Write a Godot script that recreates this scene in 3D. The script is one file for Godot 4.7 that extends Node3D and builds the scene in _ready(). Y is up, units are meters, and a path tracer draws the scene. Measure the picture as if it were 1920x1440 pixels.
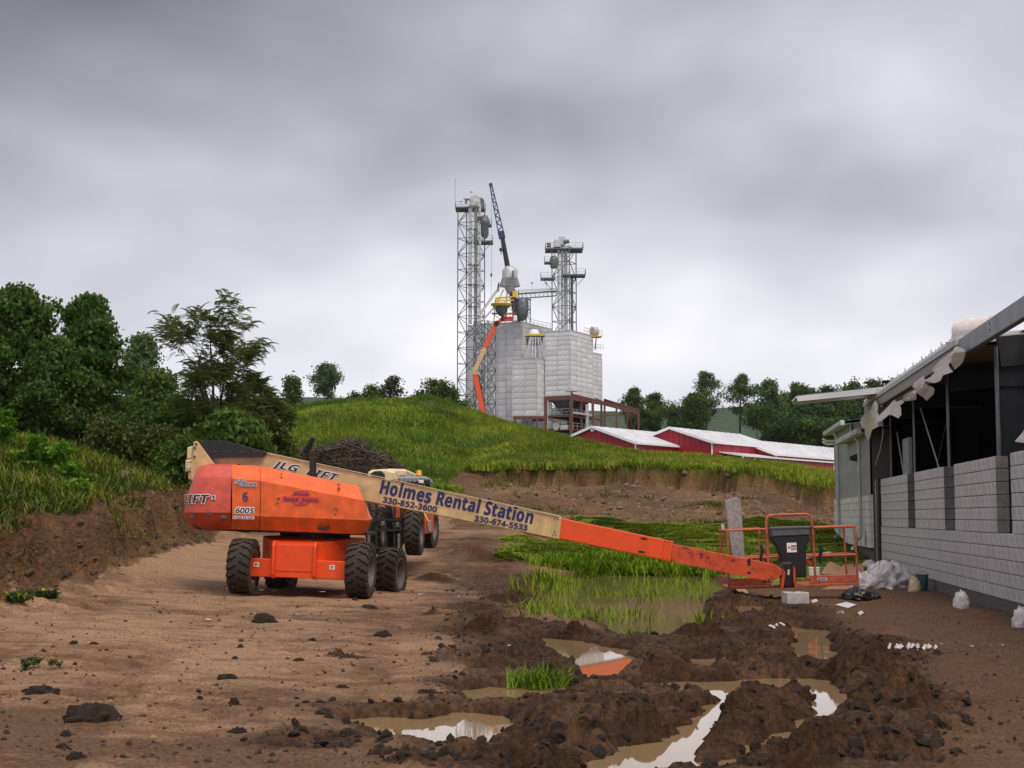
extends Node3D
# A muddy building site: a boom lift on a dirt track, a block wall and steel shell on the right, a grain plant beyond the hill.
const F := 2774.0          # focal length in pixels of a 1920 x 1440 picture
const EYE := 1.5           # camera height, metres
const PITCH := 0.0890118   # camera tilt upwards
var rng := RandomNumberGenerator.new()
var M := {}
var taken := {}

func _ready():
	rng.seed = 7
	var cam := Camera3D.new()
	cam.name = "camera"
	cam.fov = rad_to_deg(2.0 * atan(720.0 / F))
	cam.near = 0.1
	cam.far = 3000.0
	cam.position = Vector3(0, EYE, 0)
	cam.rotation.x = PITCH
	add_child(cam)
	cam.current = true
	var sun := DirectionalLight3D.new()
	sun.name = "sun"
	sun.light_energy = 0.5
	sun.light_color = Color(1.0, 0.945, 0.87)
	sun.light_angular_distance = 40.0
	sun.shadow_enabled = true
	sun.rotation_degrees = Vector3(-58, 28, 0)
	add_child(sun)
	var env := Environment.new()
	env.background_mode = Environment.BG_SKY
	env.tonemap_mode = Environment.TONE_MAPPER_LINEAR
	env.tonemap_exposure = 1.72
	env.sdfgi_enabled = true
	env.ssao_enabled = true
	env.ssil_enabled = true
	env.fog_enabled = true
	env.fog_density = 0.00006
	env.fog_light_color = Color(0.78, 0.79, 0.83)
	var sky := Sky.new()
	sky.sky_material = make_sky()
	env.sky = sky
	var we := WorldEnvironment.new()
	we.name = "daylight"
	we.environment = env
	add_child(we)
	make_materials()
	build_terrain()
	build_water()
	build_grain_plant()
	build_barns()
	build_far_building()
	build_block_wall()
	build_steel_shell()
	build_trees()
	build_boom_lift()
	build_telehandler()
	build_site_things()
	build_grass()

# ---------------------------------------------------------------- sky
func make_sky() -> PanoramaSkyMaterial:
	var w := 1024
	var h := 512
	var im := Image.create(w, h, false, Image.FORMAT_RGBF)
	var n1 := noise(11, 1.0, 4)
	var n2 := noise(12, 1.0, 3)
	for y in h:
		var el := (0.5 - (y + 0.5) / h) * PI
		for x in w:
			var az := (x + 0.5) / w * TAU
			if az > PI: az -= TAU
			var e := maxf(el, 0.0)
			# clouds lie in a layer overhead: look the noise up on that layer, gently curved
			var r := 1.0 / (sin(e) + 0.13)
			var p := Vector2(sin(az) * r, -cos(az) * r)
			var a := n1.get_noise_2d(p.x * 0.42 + 3.1, p.y * 0.42 - 4.5)
			var b := n2.get_noise_2d(p.x * 1.5 + 8.0, p.y * 0.9)
			var f := clampf(e / 0.35, 0.0, 1.0)
			var base := lerpf(0.67, 0.41, f * f)
			base += 0.0 if e < 0.35 else 0.05 * minf((e - 0.35) / 0.5, 1.0)
			var k := base * (1.0 + 0.42 * a * (0.35 + f) + 0.18 * b * (0.25 + f) + 0.17 * n1.get_noise_2d(az * 3.2 + 20.0, el * 6.5) * (0.3 + f) + 0.11 * n2.get_noise_2d(az * 6.0 + 7.0 + 2.0 * el, el * 14.0 - az * 2.0))
			# the heavy cloud to the upper left of the view and the duller patch right of the middle
			k *= 1.0 - 0.62 * blob(az, e, -0.36, 0.37, 0.36, 0.17)
			k *= 1.0 - 0.20 * blob(az, e, 0.20, 0.20, 0.16, 0.05)
			k *= 1.0 - 0.22 * blob(az, e, -0.36, 0.13, 0.22, 0.09)
			k *= 1.0 + 0.18 * blob(az, e, -0.10, 0.20, 0.18, 0.07)
			k = clampf(k, 0.16, 0.8) * 0.82
			var g := clampf(k / 0.49, 0.0, 1.2)
			im.set_pixel(x, y, Color(k * lerpf(0.865, 0.965, g), k * lerpf(0.905, 0.965, g), k * lerpf(1.12, 1.045, g)))
	var m := PanoramaSkyMaterial.new()
	m.panorama = ImageTexture.create_from_image(im)
	return m

func blob(az: float, e: float, ca: float, ce: float, ra: float, re: float) -> float:
	var q := pow((az - ca) / ra, 2) + pow((e - ce) / re, 2)
	return exp(-q)

func noise(s: int, freq: float, oct := 4, kind := FastNoiseLite.TYPE_SIMPLEX_SMOOTH) -> FastNoiseLite:
	var n := FastNoiseLite.new()
	n.seed = s
	n.frequency = freq
	n.noise_type = kind
	n.fractal_octaves = oct
	return n

# ---------------------------------------------------------------- places
func W(px: float, py: float, d: float) -> Vector3:      # the place at that distance which a surveyor sees at that mark
	var a := (px - 960.0) / F
	var b := (720.0 - py) / F
	var t := d / (cos(PITCH) - b * sin(PITCH))
	return Vector3(a * t, EYE + t * (sin(PITCH) + b * cos(PITCH)), -d)

func G(px: float, py: float, y := 0.0) -> Vector3:      # the same at a given height
	var a := (px - 960.0) / F
	var b := (720.0 - py) / F
	var t := (y - EYE) / (sin(PITCH) + b * cos(PITCH))
	return Vector3(a * t, y, -t * (cos(PITCH) - b * sin(PITCH)))

func X(px: float, d: float) -> float:
	return (px - 960.0) / F * d

# ---------------------------------------------------------------- objects
func numbered(called: String) -> String:
	if not taken.has(called):
		taken[called] = 0
		return called
	taken[called] += 1
	return "%s_%03d" % [called, taken[called]]

func tag(o: Node3D, label: String, category := "", group := "", kind := ""):
	if label: o.set_meta("label", label)
	if category: o.set_meta("category", category)
	if group: o.set_meta("group", group)
	if kind: o.set_meta("kind", kind)
	return o

func thing(called: String, label: String, category: String, at := Vector3.ZERO, group := "") -> Node3D:
	var o := Node3D.new()
	o.name = numbered(called)
	o.position = at
	add_child(o)
	tag(o, label, category, group)
	return o

func put(mb: MB, called: String, mat: Material, parent: Node = self) -> MeshInstance3D:
	return put_mesh(mb.mesh(), called, mat, parent)

func put_mesh(mesh: Mesh, called: String, mat: Material, parent: Node = self) -> MeshInstance3D:
	var o := MeshInstance3D.new()
	o.mesh = mesh
	o.material_override = mat
	if parent == self:
		o.name = numbered(called)
		add_child(o)
	else:
		var k := 1
		var nm := called
		while parent.has_node(nm):
			nm = "%s_%03d" % [called, k]
			k += 1
		o.name = nm
		parent.add_child(o)
	return o

func scatter(called: String, mesh: Mesh, mat: Material, where: Array, cols: PackedColorArray, parent: Node = self) -> MultiMeshInstance3D:
	var mm := MultiMesh.new()
	mm.transform_format = MultiMesh.TRANSFORM_3D
	mm.use_colors = true
	mm.mesh = mesh
	mm.instance_count = where.size()
	for i in where.size():
		mm.set_instance_transform(i, where[i])
		mm.set_instance_color(i, cols[i])
	var o := MultiMeshInstance3D.new()
	o.multimesh = mm
	o.material_override = mat
	o.name = numbered(called) if parent == self else called
	parent.add_child(o, true)
	return o

# ---------------------------------------------------------------- mesh building
class MB:
	var v := PackedVector3Array()
	var n := PackedVector3Array()
	var c := PackedColorArray()
	var idx := PackedInt32Array()
	var col := Color(1, 1, 1)
	var T := Transform3D()

	func face(p: Array, out: Vector3, hard := true):
		var nn := Vector3.ZERO
		var m := p.size()
		for k in m:
			var a: Vector3 = p[k]
			var b: Vector3 = p[(k + 1) % m]
			nn += Vector3((a.y - b.y) * (a.z + b.z), (a.z - b.z) * (a.x + b.x), (a.x - b.x) * (a.y + b.y))
		if nn.length_squared() < 1e-18: return
		nn = nn.normalized()
		var flip := nn.dot(out) < 0.0
		var wn := nn
		if flip: wn = -nn
		wn = (T.basis * wn).normalized()
		var base := v.size()
		for q in p:
			v.append(T * q)
			n.append(wn)
			c.append(col)
		for k in range(1, m - 1):
			if flip: idx.append_array([base, base + k, base + k + 1])
			else: idx.append_array([base, base + k + 1, base + k])

	func soft(p: Array, ns: Array):
		var nn: Vector3 = (p[1] - p[0]).cross(p[2] - p[0])
		if p.size() > 3 and nn.length_squared() < 1e-16: nn = (p[2] - p[0]).cross(p[3] - p[0])
		var flip := nn.dot(ns[0] + ns[1] + ns[2]) < 0.0
		var base := v.size()
		for k in p.size():
			v.append(T * p[k])
			n.append((T.basis * ns[k]).normalized())
			c.append(col)
		for k in range(1, p.size() - 1):
			if flip: idx.append_array([base, base + k, base + k + 1])
			else: idx.append_array([base, base + k + 1, base + k])

	func box(cen: Vector3, size: Vector3, B := Basis(), bev := 0.0):
		var h := size * 0.5
		bev = minf(bev, minf(h.x, minf(h.y, h.z)) * 0.6)
		for a in 3:
			var b := (a + 1) % 3
			var d := (a + 2) % 3
			for s in [-1.0, 1.0]:
				var pts := []
				for q in [[-1, -1], [1, -1], [1, 1], [-1, 1]]:
					var p := Vector3()
					p[a] = s * h[a]
					p[b] = q[0] * (h[b] - bev)
					p[d] = q[1] * (h[d] - bev)
					pts.append(cen + B * p)
				var o := Vector3()
				o[a] = s
				face(pts, B * o)
				if bev > 0.0:
					for s2 in [-1.0, 1.0]:
						var e := []
						for q in [[0, -1], [0, 1], [1, 1], [1, -1]]:
							var p := Vector3()
							p[a] = s * (h[a] - (bev if q[0] else 0.0))
							p[b] = s2 * (h[b] - (0.0 if q[0] else bev))
							p[d] = q[1] * (h[d] - bev)
							e.append(cen + B * p)
						var o2 := Vector3()
						o2[a] = s
						o2[b] = s2
						face(e, B * o2)
		if bev > 0.0:
			for sx in [-1.0, 1.0]:
				for sy in [-1.0, 1.0]:
					for sz in [-1.0, 1.0]:
						var s := Vector3(sx, sy, sz)
						var t := []
						for a in 3:
							var p := h * s
							for b in 3:
								if b != a: p[b] -= s[b] * bev
							t.append(cen + B * p)
						face(t, B * s)

	func bar(a: Vector3, b: Vector3, w: float, h: float, up := Vector3.UP, bev := 0.0):
		var z := (b - a)
		var l := z.length()
		if l < 1e-5: return
		z /= l
		if absf(z.dot(up)) > 0.99: up = Vector3.RIGHT if absf(z.x) < 0.9 else Vector3.FORWARD
		var x := up.cross(z).normalized()
		var y := z.cross(x)
		box((a + b) * 0.5, Vector3(w, h, l), Basis(x, y, z), bev)

	func ring(cen: Vector3, ax: Vector3, r: float, seg: int, ref := Vector3.UP) -> Array:
		if absf(ax.dot(ref)) > 0.98: ref = Vector3.RIGHT if absf(ax.x) < 0.9 else Vector3.FORWARD
		var x := ref.cross(ax).normalized()
		var y := ax.cross(x)
		var o := []
		for k in seg:
			var t := TAU * k / seg
			o.append(cen + (x * cos(t) + y * sin(t)) * r)
		return o

	func tube(path: Array, radii: Array, seg := 8, caps := true):
		var m := path.size()
		var rings := []
		var axes := []
		var ref := Vector3(0.31, 0.9, 0.3).normalized()
		for k in m:
			var ax: Vector3
			if k == 0: ax = path[1] - path[0]
			elif k == m - 1: ax = path[m - 1] - path[m - 2]
			else: ax = path[k + 1] - path[k - 1]
			ax = ax.normalized()
			axes.append(ax)
			var r: float = radii[k] if radii.size() > 1 else radii[0]
			rings.append(ring(path[k], ax, r, seg, ref))
		for k in m - 1:
			for j in seg:
				var j2 := (j + 1) % seg
				var a: Vector3 = rings[k][j]
				var b: Vector3 = rings[k][j2]
				var d: Vector3 = rings[k + 1][j2]
				var e: Vector3 = rings[k + 1][j]
				soft([a, b, d, e], [a - path[k], b - path[k], d - path[k + 1], e - path[k + 1]])
		if caps:
			face(rings[0], -axes[0])
			face(rings[m - 1], axes[m - 1])

	func cyl(a: Vector3, b: Vector3, r0: float, r1 := -1.0, seg := 10, caps := true):
		tube([a, b], [r0, r0 if r1 < 0.0 else r1], seg, caps)

	func lathe(prof: Array, X0: Transform3D, seg := 24, hard := 0.5):
		# profile of Vector2(radius, height); creases where the profile turns sharply
		for k in prof.size() - 1:
			var p: Vector2 = prof[k]
			var q: Vector2 = prof[k + 1]
			var dn := Vector2(q.y - p.y, p.x - q.x)
			if dn.length() < 1e-7: continue
			dn = dn.normalized()
			var n0 := dn
			var n1 := dn
			if k > 0:
				var d0: Vector2 = p - prof[k - 1]
				var e0 := Vector2(d0.y, -d0.x).normalized()
				if e0.dot(dn) > hard: n0 = (e0 + dn).normalized()
			if k < prof.size() - 2:
				var d1: Vector2 = prof[k + 2] - q
				var e1 := Vector2(d1.y, -d1.x).normalized()
				if e1.dot(dn) > hard: n1 = (e1 + dn).normalized()
			for j in seg:
				var t := TAU * j / seg
				var u := TAU * (j + 1) / seg
				var ct := Vector3(cos(t), 0, sin(t))
				var cu := Vector3(cos(u), 0, sin(u))
				var pts := [ct * p.x + Vector3.UP * p.y, cu * p.x + Vector3.UP * p.y, cu * q.x + Vector3.UP * q.y, ct * q.x + Vector3.UP * q.y]
				var ns := [ct * n0.x + Vector3.UP * n0.y, cu * n0.x + Vector3.UP * n0.y, cu * n1.x + Vector3.UP * n1.y, ct * n1.x + Vector3.UP * n1.y]
				var P := []
				var N := []
				for w in 4:
					P.append(X0 * pts[w])
					N.append(X0.basis * ns[w])
				if p.x < 1e-6: P.remove_at(1); N.remove_at(1)
				elif q.x < 1e-6: P.remove_at(3); N.remove_at(3)
				soft(P, N)

	func prism(poly: PackedVector2Array, X0: Transform3D, depth: float, bev := 0.0):
		# polygon in local xy, front at z = 0, back at z = -depth
		if Geometry2D.is_polygon_clockwise(poly):
			poly = poly.duplicate()
			poly.reverse()
		var inner := poly
		if bev > 0.0:
			inner = PackedVector2Array()
			var m := poly.size()
			for k in m:
				var a := (poly[k] - poly[(k + m - 1) % m]).normalized()
				var b := (poly[(k + 1) % m] - poly[k]).normalized()
				var na := Vector2(-a.y, a.x)
				var nb := Vector2(-b.y, b.x)
				var mm := (na + nb)
				mm = mm / maxf(mm.length_squared() * 0.5, 0.3)
				inner.append(poly[k] + mm * bev)
		var tri := Geometry2D.triangulate_polygon(inner)
		for side in 2:
			var z := 0.0 if side == 0 else -depth
			var o := X0.basis * Vector3(0, 0, 1.0 if side == 0 else -1.0)
			for k in range(0, tri.size(), 3):
				var pts := []
				for j in 3:
					var p := inner[tri[k + j]]
					pts.append(X0 * Vector3(p.x, p.y, z))
				face(pts, o)
		var m := poly.size()
		for k in m:
			var a := poly[k]
			var b := poly[(k + 1) % m]
			var nn := X0.basis * Vector3((b - a).y, -(b - a).x, 0)
			face([X0 * Vector3(a.x, a.y, -bev), X0 * Vector3(b.x, b.y, -bev), X0 * Vector3(b.x, b.y, -depth + bev), X0 * Vector3(a.x, a.y, -depth + bev)], nn)
			if bev > 0.0:
				var ia := inner[k]
				var ib := inner[(k + 1) % m]
				face([X0 * Vector3(ia.x, ia.y, 0), X0 * Vector3(ib.x, ib.y, 0), X0 * Vector3(b.x, b.y, -bev), X0 * Vector3(a.x, a.y, -bev)], nn + X0.basis * Vector3(0, 0, nn.length()))
				face([X0 * Vector3(ia.x, ia.y, -depth), X0 * Vector3(ib.x, ib.y, -depth), X0 * Vector3(b.x, b.y, -depth + bev), X0 * Vector3(a.x, a.y, -depth + bev)], nn - X0.basis * Vector3(0, 0, nn.length()))

	func grid(pts: Array, cols: int, closed := false, facing := Vector3.ZERO):
		# rows of points joined into one smooth sheet
		var rows := pts.size() / cols
		var acc := []
		acc.resize(pts.size())
		acc.fill(Vector3.ZERO)
		for r in rows - 1:
			for q in cols if closed else cols - 1:
				var q2 := (q + 1) % cols
				var a := r * cols + q
				var b := r * cols + q2
				var d := (r + 1) * cols + q2
				var e := (r + 1) * cols + q
				var nn: Vector3 = (pts[d] - pts[a]).cross(pts[e] - pts[b])
				for i in [a, b, d, e]: acc[i] += nn
		var sgn := 1.0
		if facing != Vector3.ZERO:
			var s := Vector3.ZERO
			for q in acc: s += q
			if s.dot(facing) < 0.0: sgn = -1.0
		elif closed:
			var mid := Vector3.ZERO
			for q in pts: mid += q
			mid /= pts.size()
			var s := 0.0
			for i in pts.size(): s += acc[i].dot(pts[i] - mid)
			if s < 0.0: sgn = -1.0
		var base := v.size()
		for i in pts.size():
			v.append(T * pts[i])
			n.append((T.basis * (acc[i] * sgn)).normalized() if acc[i].length_squared() > 1e-20 else Vector3.UP)
			c.append(col)
		for r in rows - 1:
			for q in cols if closed else cols - 1:
				var q2 := (q + 1) % cols
				var a := base + r * cols + q
				var b := base + r * cols + q2
				var d := base + (r + 1) * cols + q2
				var e := base + (r + 1) * cols + q
				if sgn < 0.0: idx.append_array([a, b, d, a, d, e])
				else: idx.append_array([a, d, b, a, e, d])

	func mesh() -> ArrayMesh:
		var m := ArrayMesh.new()
		var arr := []
		arr.resize(Mesh.ARRAY_MAX)
		arr[Mesh.ARRAY_VERTEX] = v
		arr[Mesh.ARRAY_NORMAL] = n
		arr[Mesh.ARRAY_COLOR] = c
		arr[Mesh.ARRAY_INDEX] = idx
		m.add_surface_from_arrays(Mesh.PRIMITIVE_TRIANGLES, arr)
		return m

# lettering: a text laid along a line, optionally slanted; every vertex passes through the given mapping
func letters(text: String, fnt: String, wt: int, x0: float, y0: float, w: float, h: float, slant: float, map: Callable, grow := 0.0) -> ArrayMesh:
	var f := SystemFont.new()
	f.font_names = PackedStringArray([fnt])
	f.font_weight = wt
	var tm := TextMesh.new()
	tm.font = f
	tm.text = text
	tm.font_size = 64
	tm.pixel_size = 0.01
	tm.depth = 0.02
	tm.curve_step = 1.0
	var arr := tm.surface_get_arrays(0)
	var pv: PackedVector3Array = arr[Mesh.ARRAY_VERTEX]
	var id: PackedInt32Array = arr[Mesh.ARRAY_INDEX]
	var lo := Vector2(1e9, 1e9)
	var hi := Vector2(-1e9, -1e9)
	for p in pv:
		lo = lo.min(Vector2(p.x, p.y))
		hi = hi.max(Vector2(p.x, p.y))
	var vv := PackedVector3Array()
	var offs := [Vector2.ZERO]
	if grow > 0.0:
		offs = []
		for k in 8: offs.append(Vector2.from_angle(TAU * k / 8) * grow)
		offs.append(Vector2.ZERO)
	var mb := MB.new()
	var oi := 0
	for o in offs:
		oi += 1
		for k in range(0, id.size(), 3):
			var t := []
			for j in 3:
				var p := pv[id[k + j]]
				var u: float = x0 + (p.x - lo.x) / (hi.x - lo.x) * w + o.x
				var q: float = y0 + (p.y - lo.y) / (hi.y - lo.y) * h + o.y
				t.append(map.call(u + slant * (q - y0), q, p.z + 0.01 + oi * 0.0008))
			var nn: Vector3 = (t[2] - t[0]).cross(t[1] - t[0])
			if nn.length_squared() > 1e-16: mb.face(t, nn)
	return mb.mesh()

# ---------------------------------------------------------------- materials
func tex(s: int, freq: float, lo: float, hi: float, size := 512, oct := 5, kind := FastNoiseLite.TYPE_SIMPLEX_SMOOTH, stops = null) -> NoiseTexture2D:
	var t := NoiseTexture2D.new()
	t.width = size
	t.height = size
	t.seamless = true
	t.noise = noise(s, freq, oct, kind)
	var g := Gradient.new()
	if stops == null:
		g.set_color(0, Color(lo, lo, lo))
		g.set_color(1, Color(hi, hi, hi))
	else:
		g.offsets = stops[0]
		g.colors = stops[1]
	t.color_ramp = g
	return t

func mat(c: Color, rough := 0.7, metal := 0.0, t: Texture2D = null, scale := 1.0, bump: Texture2D = null, bump_cm := 0.0) -> StandardMaterial3D:
	var m := StandardMaterial3D.new()
	m.albedo_color = c.linear_to_srgb()
	m.roughness = rough
	m.metallic = metal
	m.vertex_color_use_as_albedo = true
	if t != null:
		m.albedo_texture = t
	if bump != null:
		m.heightmap_enabled = true
		m.heightmap_texture = bump
		m.heightmap_scale = bump_cm
	if t != null or bump != null:
		m.uv1_triplanar = true
		m.uv1_scale = Vector3.ONE * scale
	return m

func make_materials():
	var grime := tex(21, 0.012, 0.55, 1.0, 512, 5)
	var fine := tex(22, 0.02, 0.45, 1.0, 512, 6)
	var rough_t := tex(23, 0.025, 0.0, 1.0, 512, 6)
	var clump := tex(24, 0.03, 0.0, 1.0, 512, 5, FastNoiseLite.TYPE_CELLULAR)
	var worn := tex(25, 0.011, 0, 1, 512, 6, FastNoiseLite.TYPE_SIMPLEX_SMOOTH, [PackedFloat32Array([0.0, 0.10, 0.16, 0.5, 1.0]), PackedColorArray([Color(0.34, 0.36, 0.36), Color(0.52, 0.55, 0.55), Color(0.90, 0.92, 0.92), Color(0.96, 0.96, 0.96), Color(1, 1, 1)])])
	var rust := tex(26, 0.009, 0, 1, 512, 6, FastNoiseLite.TYPE_SIMPLEX_SMOOTH, [PackedFloat32Array([0.0, 0.13, 0.21, 0.5, 1.0]), PackedColorArray([Color(0.3, 0.26, 0.25), Color(0.45, 0.42, 0.4), Color(0.82, 0.8, 0.8), Color(0.92, 0.92, 0.92), Color(1, 1, 1)])])
	var soft := tex(27, 0.008, 0.80, 1.0, 512, 4)
	var grain := tex(29, 0.045, 0.58, 1.0, 1024, 5)
	M.soil = mat(Color(1.22, 1.22, 1.22), 0.95, 0.0, grain, 0.45, rough_t, 1.3)
	M.soil.metallic_specular = 0.25
	M.bank = mat(Color(1.25, 1.25, 1.25), 0.95, 0.0, fine, 1.0, rough_t, 4.0)
	M.bank.uv1_world_triplanar = true
	M.bank.metallic_specular = 0.2
	M.mud = mat(Color(1.25, 1.25, 1.25), 0.62, 0.0, fine, 1.3, rough_t, 3.5)
	M.mud.uv1_world_triplanar = true
	M.mud.metallic_specular = 0.18
	M.soil.uv1_world_triplanar = true
	M.far = mat(Color(1.2, 1.2, 1.2), 1.0, 0.0, grime, 0.03)
	M.far.uv1_world_triplanar = true
	M.clod = mat(Color(0.095, 0.053, 0.030), 0.75, 0.0, fine, 3.0, rough_t, 2.0)
	M.stone = mat(Color(0.27, 0.19, 0.14), 0.9, 0.0, fine, 2.0, rough_t, 1.0)
	M.water = mat(Color(0.27, 0.18, 0.092), 0.03, 0.0)
	M.water.metallic_specular = 0.55
	M.pond = mat(Color(0.17, 0.145, 0.055), 0.05, 0.0)
	M.orange = mat(Color(0.86, 0.085, 0.012), 0.42, 0.0, worn, 0.45)
	M.orange_hood = mat(Color(0.94, 0.15, 0.025), 0.38, 0.0, soft, 0.8)
	M.faded = mat(Color(0.72, 0.105, 0.07), 0.5, 0.0, soft, 1.2)
	M.orange_worn = mat(Color(0.66, 0.085, 0.025), 0.6, 0.0, rust, 0.9)
	M.rail = mat(Color(0.56, 0.125, 0.06), 0.6, 0.0, rust, 1.6)
	M.cream = mat(Color(0.74, 0.50, 0.245), 0.45, 0.0, soft, 0.7)
	M.cream_pale = mat(Color(0.72, 0.58, 0.36), 0.5, 0.0, worn, 0.9)
	M.black = mat(Color(0.014, 0.014, 0.016), 0.55, 0.0, soft, 2.0)
	M.black_metal = mat(Color(0.022, 0.022, 0.026), 0.5, 0.0, grime, 2.0)
	M.rubber = mat(Color(0.085, 0.066, 0.052), 0.9, 0.0, fine, 2.2)
	M.rim = mat(Color(0.27, 0.235, 0.20), 0.65, 0.0, fine, 3.0)
	M.grey_plastic = mat(Color(0.115, 0.125, 0.14), 0.55, 0.0, soft, 2.0)
	M.navy = mat(Color(0.012, 0.022, 0.115), 0.45)
	M.violet = mat(Color(0.05, 0.03, 0.16), 0.5)
	M.ink = mat(Color(0.012, 0.014, 0.028), 0.5)
	M.white = mat(Color(0.78, 0.78, 0.78), 0.5)
	M.sticker = mat(Color(0.62, 0.55, 0.60), 0.5)
	M.red_print = mat(Color(0.5, 0.03, 0.02), 0.5)
	M.logo = mat(Color(0.75, 0.06, 0.02), 0.5)
	M.galv = mat(Color(0.60, 0.61, 0.63), 0.45, 0.15, soft, 0.25)
	M.galv_dark = mat(Color(0.20, 0.22, 0.245), 0.5, 0.3, grime, 0.3)
	M.steel_grey = mat(Color(0.30, 0.32, 0.35), 0.5, 0.2, soft, 0.3)
	M.panel = mat(Color(0.82, 0.81, 0.84), 0.55, 0.0, tex(28, 0.01, 0.78, 1.0, 512, 5), 0.35)
	M.yellow = mat(Color(0.62, 0.42, 0.05), 0.5)
	M.red_steel = mat(Color(0.17, 0.055, 0.042), 0.65, 0.0, soft, 0.2)
	M.red_paint = mat(Color(0.60, 0.03, 0.02), 0.5)
	M.blue_steel = mat(Color(0.015, 0.028, 0.11), 0.5)
	M.wood = mat(Color(0.27, 0.14, 0.085), 0.85, 0.0, fine, 0.6)
	M.barn_red = mat(Color(0.42, 0.006, 0.02), 0.5, 0.0, soft, 0.2)
	M.roof_white = mat(Color(0.80, 0.81, 0.86), 0.42, 0.0, soft, 0.1)
	M.trim_white = mat(Color(0.80, 0.80, 0.83), 0.5)
	M.siding = mat(Color(0.40, 0.41, 0.41), 0.5, 0.0, soft, 0.3)
	M.siding_pale = mat(Color(0.50, 0.52, 0.53), 0.5, 0.0, soft, 0.4)
	M.white_block = mat(Color(0.76, 0.74, 0.71), 0.8, 0.0, soft, 0.5)
	M.block = mat(Color(0.60, 0.57, 0.56), 0.92, 0.0, soft, 1.3, rough_t, 0.12)
	M.found = mat(Color(0.15, 0.125, 0.105), 0.9, 0.0, grime, 1.5, rough_t, 0.5)
	M.mortar = mat(Color(0.11, 0.095, 0.092), 0.95)
	M.dark_steel = mat(Color(0.036, 0.039, 0.043), 0.5, 0.0, soft, 0.5)
	M.interior = mat(Color(0.007, 0.007, 0.008), 0.95)  # near-black: the shade of enclosed places is put into this colour
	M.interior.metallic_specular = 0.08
	M.dark_steel.metallic_specular = 0.25
	M.bag = mat(Color(0.86, 0.79, 0.76), 0.85, 0.0, soft, 2.5, rough_t, 1.0)
	M.foil = mat(Color(0.36, 0.27, 0.21), 0.6, 0.0, soft, 2.0, rough_t, 1.0)
	M.wrap = mat(Color(0.80, 0.75, 0.77), 0.3, 0.0, soft, 2.0, rough_t, 0.6)
	M.card = mat(Color(0.46, 0.24, 0.13), 0.85, 0.0, soft, 2.0)
	M.board = mat(Color(0.38, 0.34, 0.335), 0.9, 0.0, soft, 2.0)
	M.bark = mat(Color(0.095, 0.078, 0.062), 0.95, 0.0, fine, 1.5, rough_t, 2.0)
	M.stick = mat(Color(0.145, 0.098, 0.08), 0.95)
	M.leaf = mat(Color(1, 1, 1), 0.55)
	M.leaf.backlight_enabled = true
	M.leaf.backlight = Color(0.75, 0.85, 0.5)
	M.leaf.metallic_specular = 0.35
	M.leaf.cull_mode = BaseMaterial3D.CULL_DISABLED
	M.blade = mat(Color(1, 1, 1), 0.7)
	M.blade.backlight_enabled = true
	M.blade.backlight = Color(0.5, 0.5, 0.35)
	M.blade.metallic_specular = 0.25
	M.blade.cull_mode = BaseMaterial3D.CULL_DISABLED
	M.amber = mat(Color(0.75, 0.30, 0.015), 0.25)
	M.glass_dark = mat(Color(0.03, 0.035, 0.04), 0.1)
	M.green_pail = mat(Color(0.03, 0.105, 0.10), 0.5)
	M.plastic_black = mat(Color(0.012, 0.012, 0.013), 0.3)
	M.cloth = mat(Color(0.03, 0.034, 0.05), 0.9)
	M.skin = mat(Color(0.42, 0.24, 0.17), 0.7)
	M.wire = mat(Color(0.10, 0.10, 0.11), 0.6)

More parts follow.
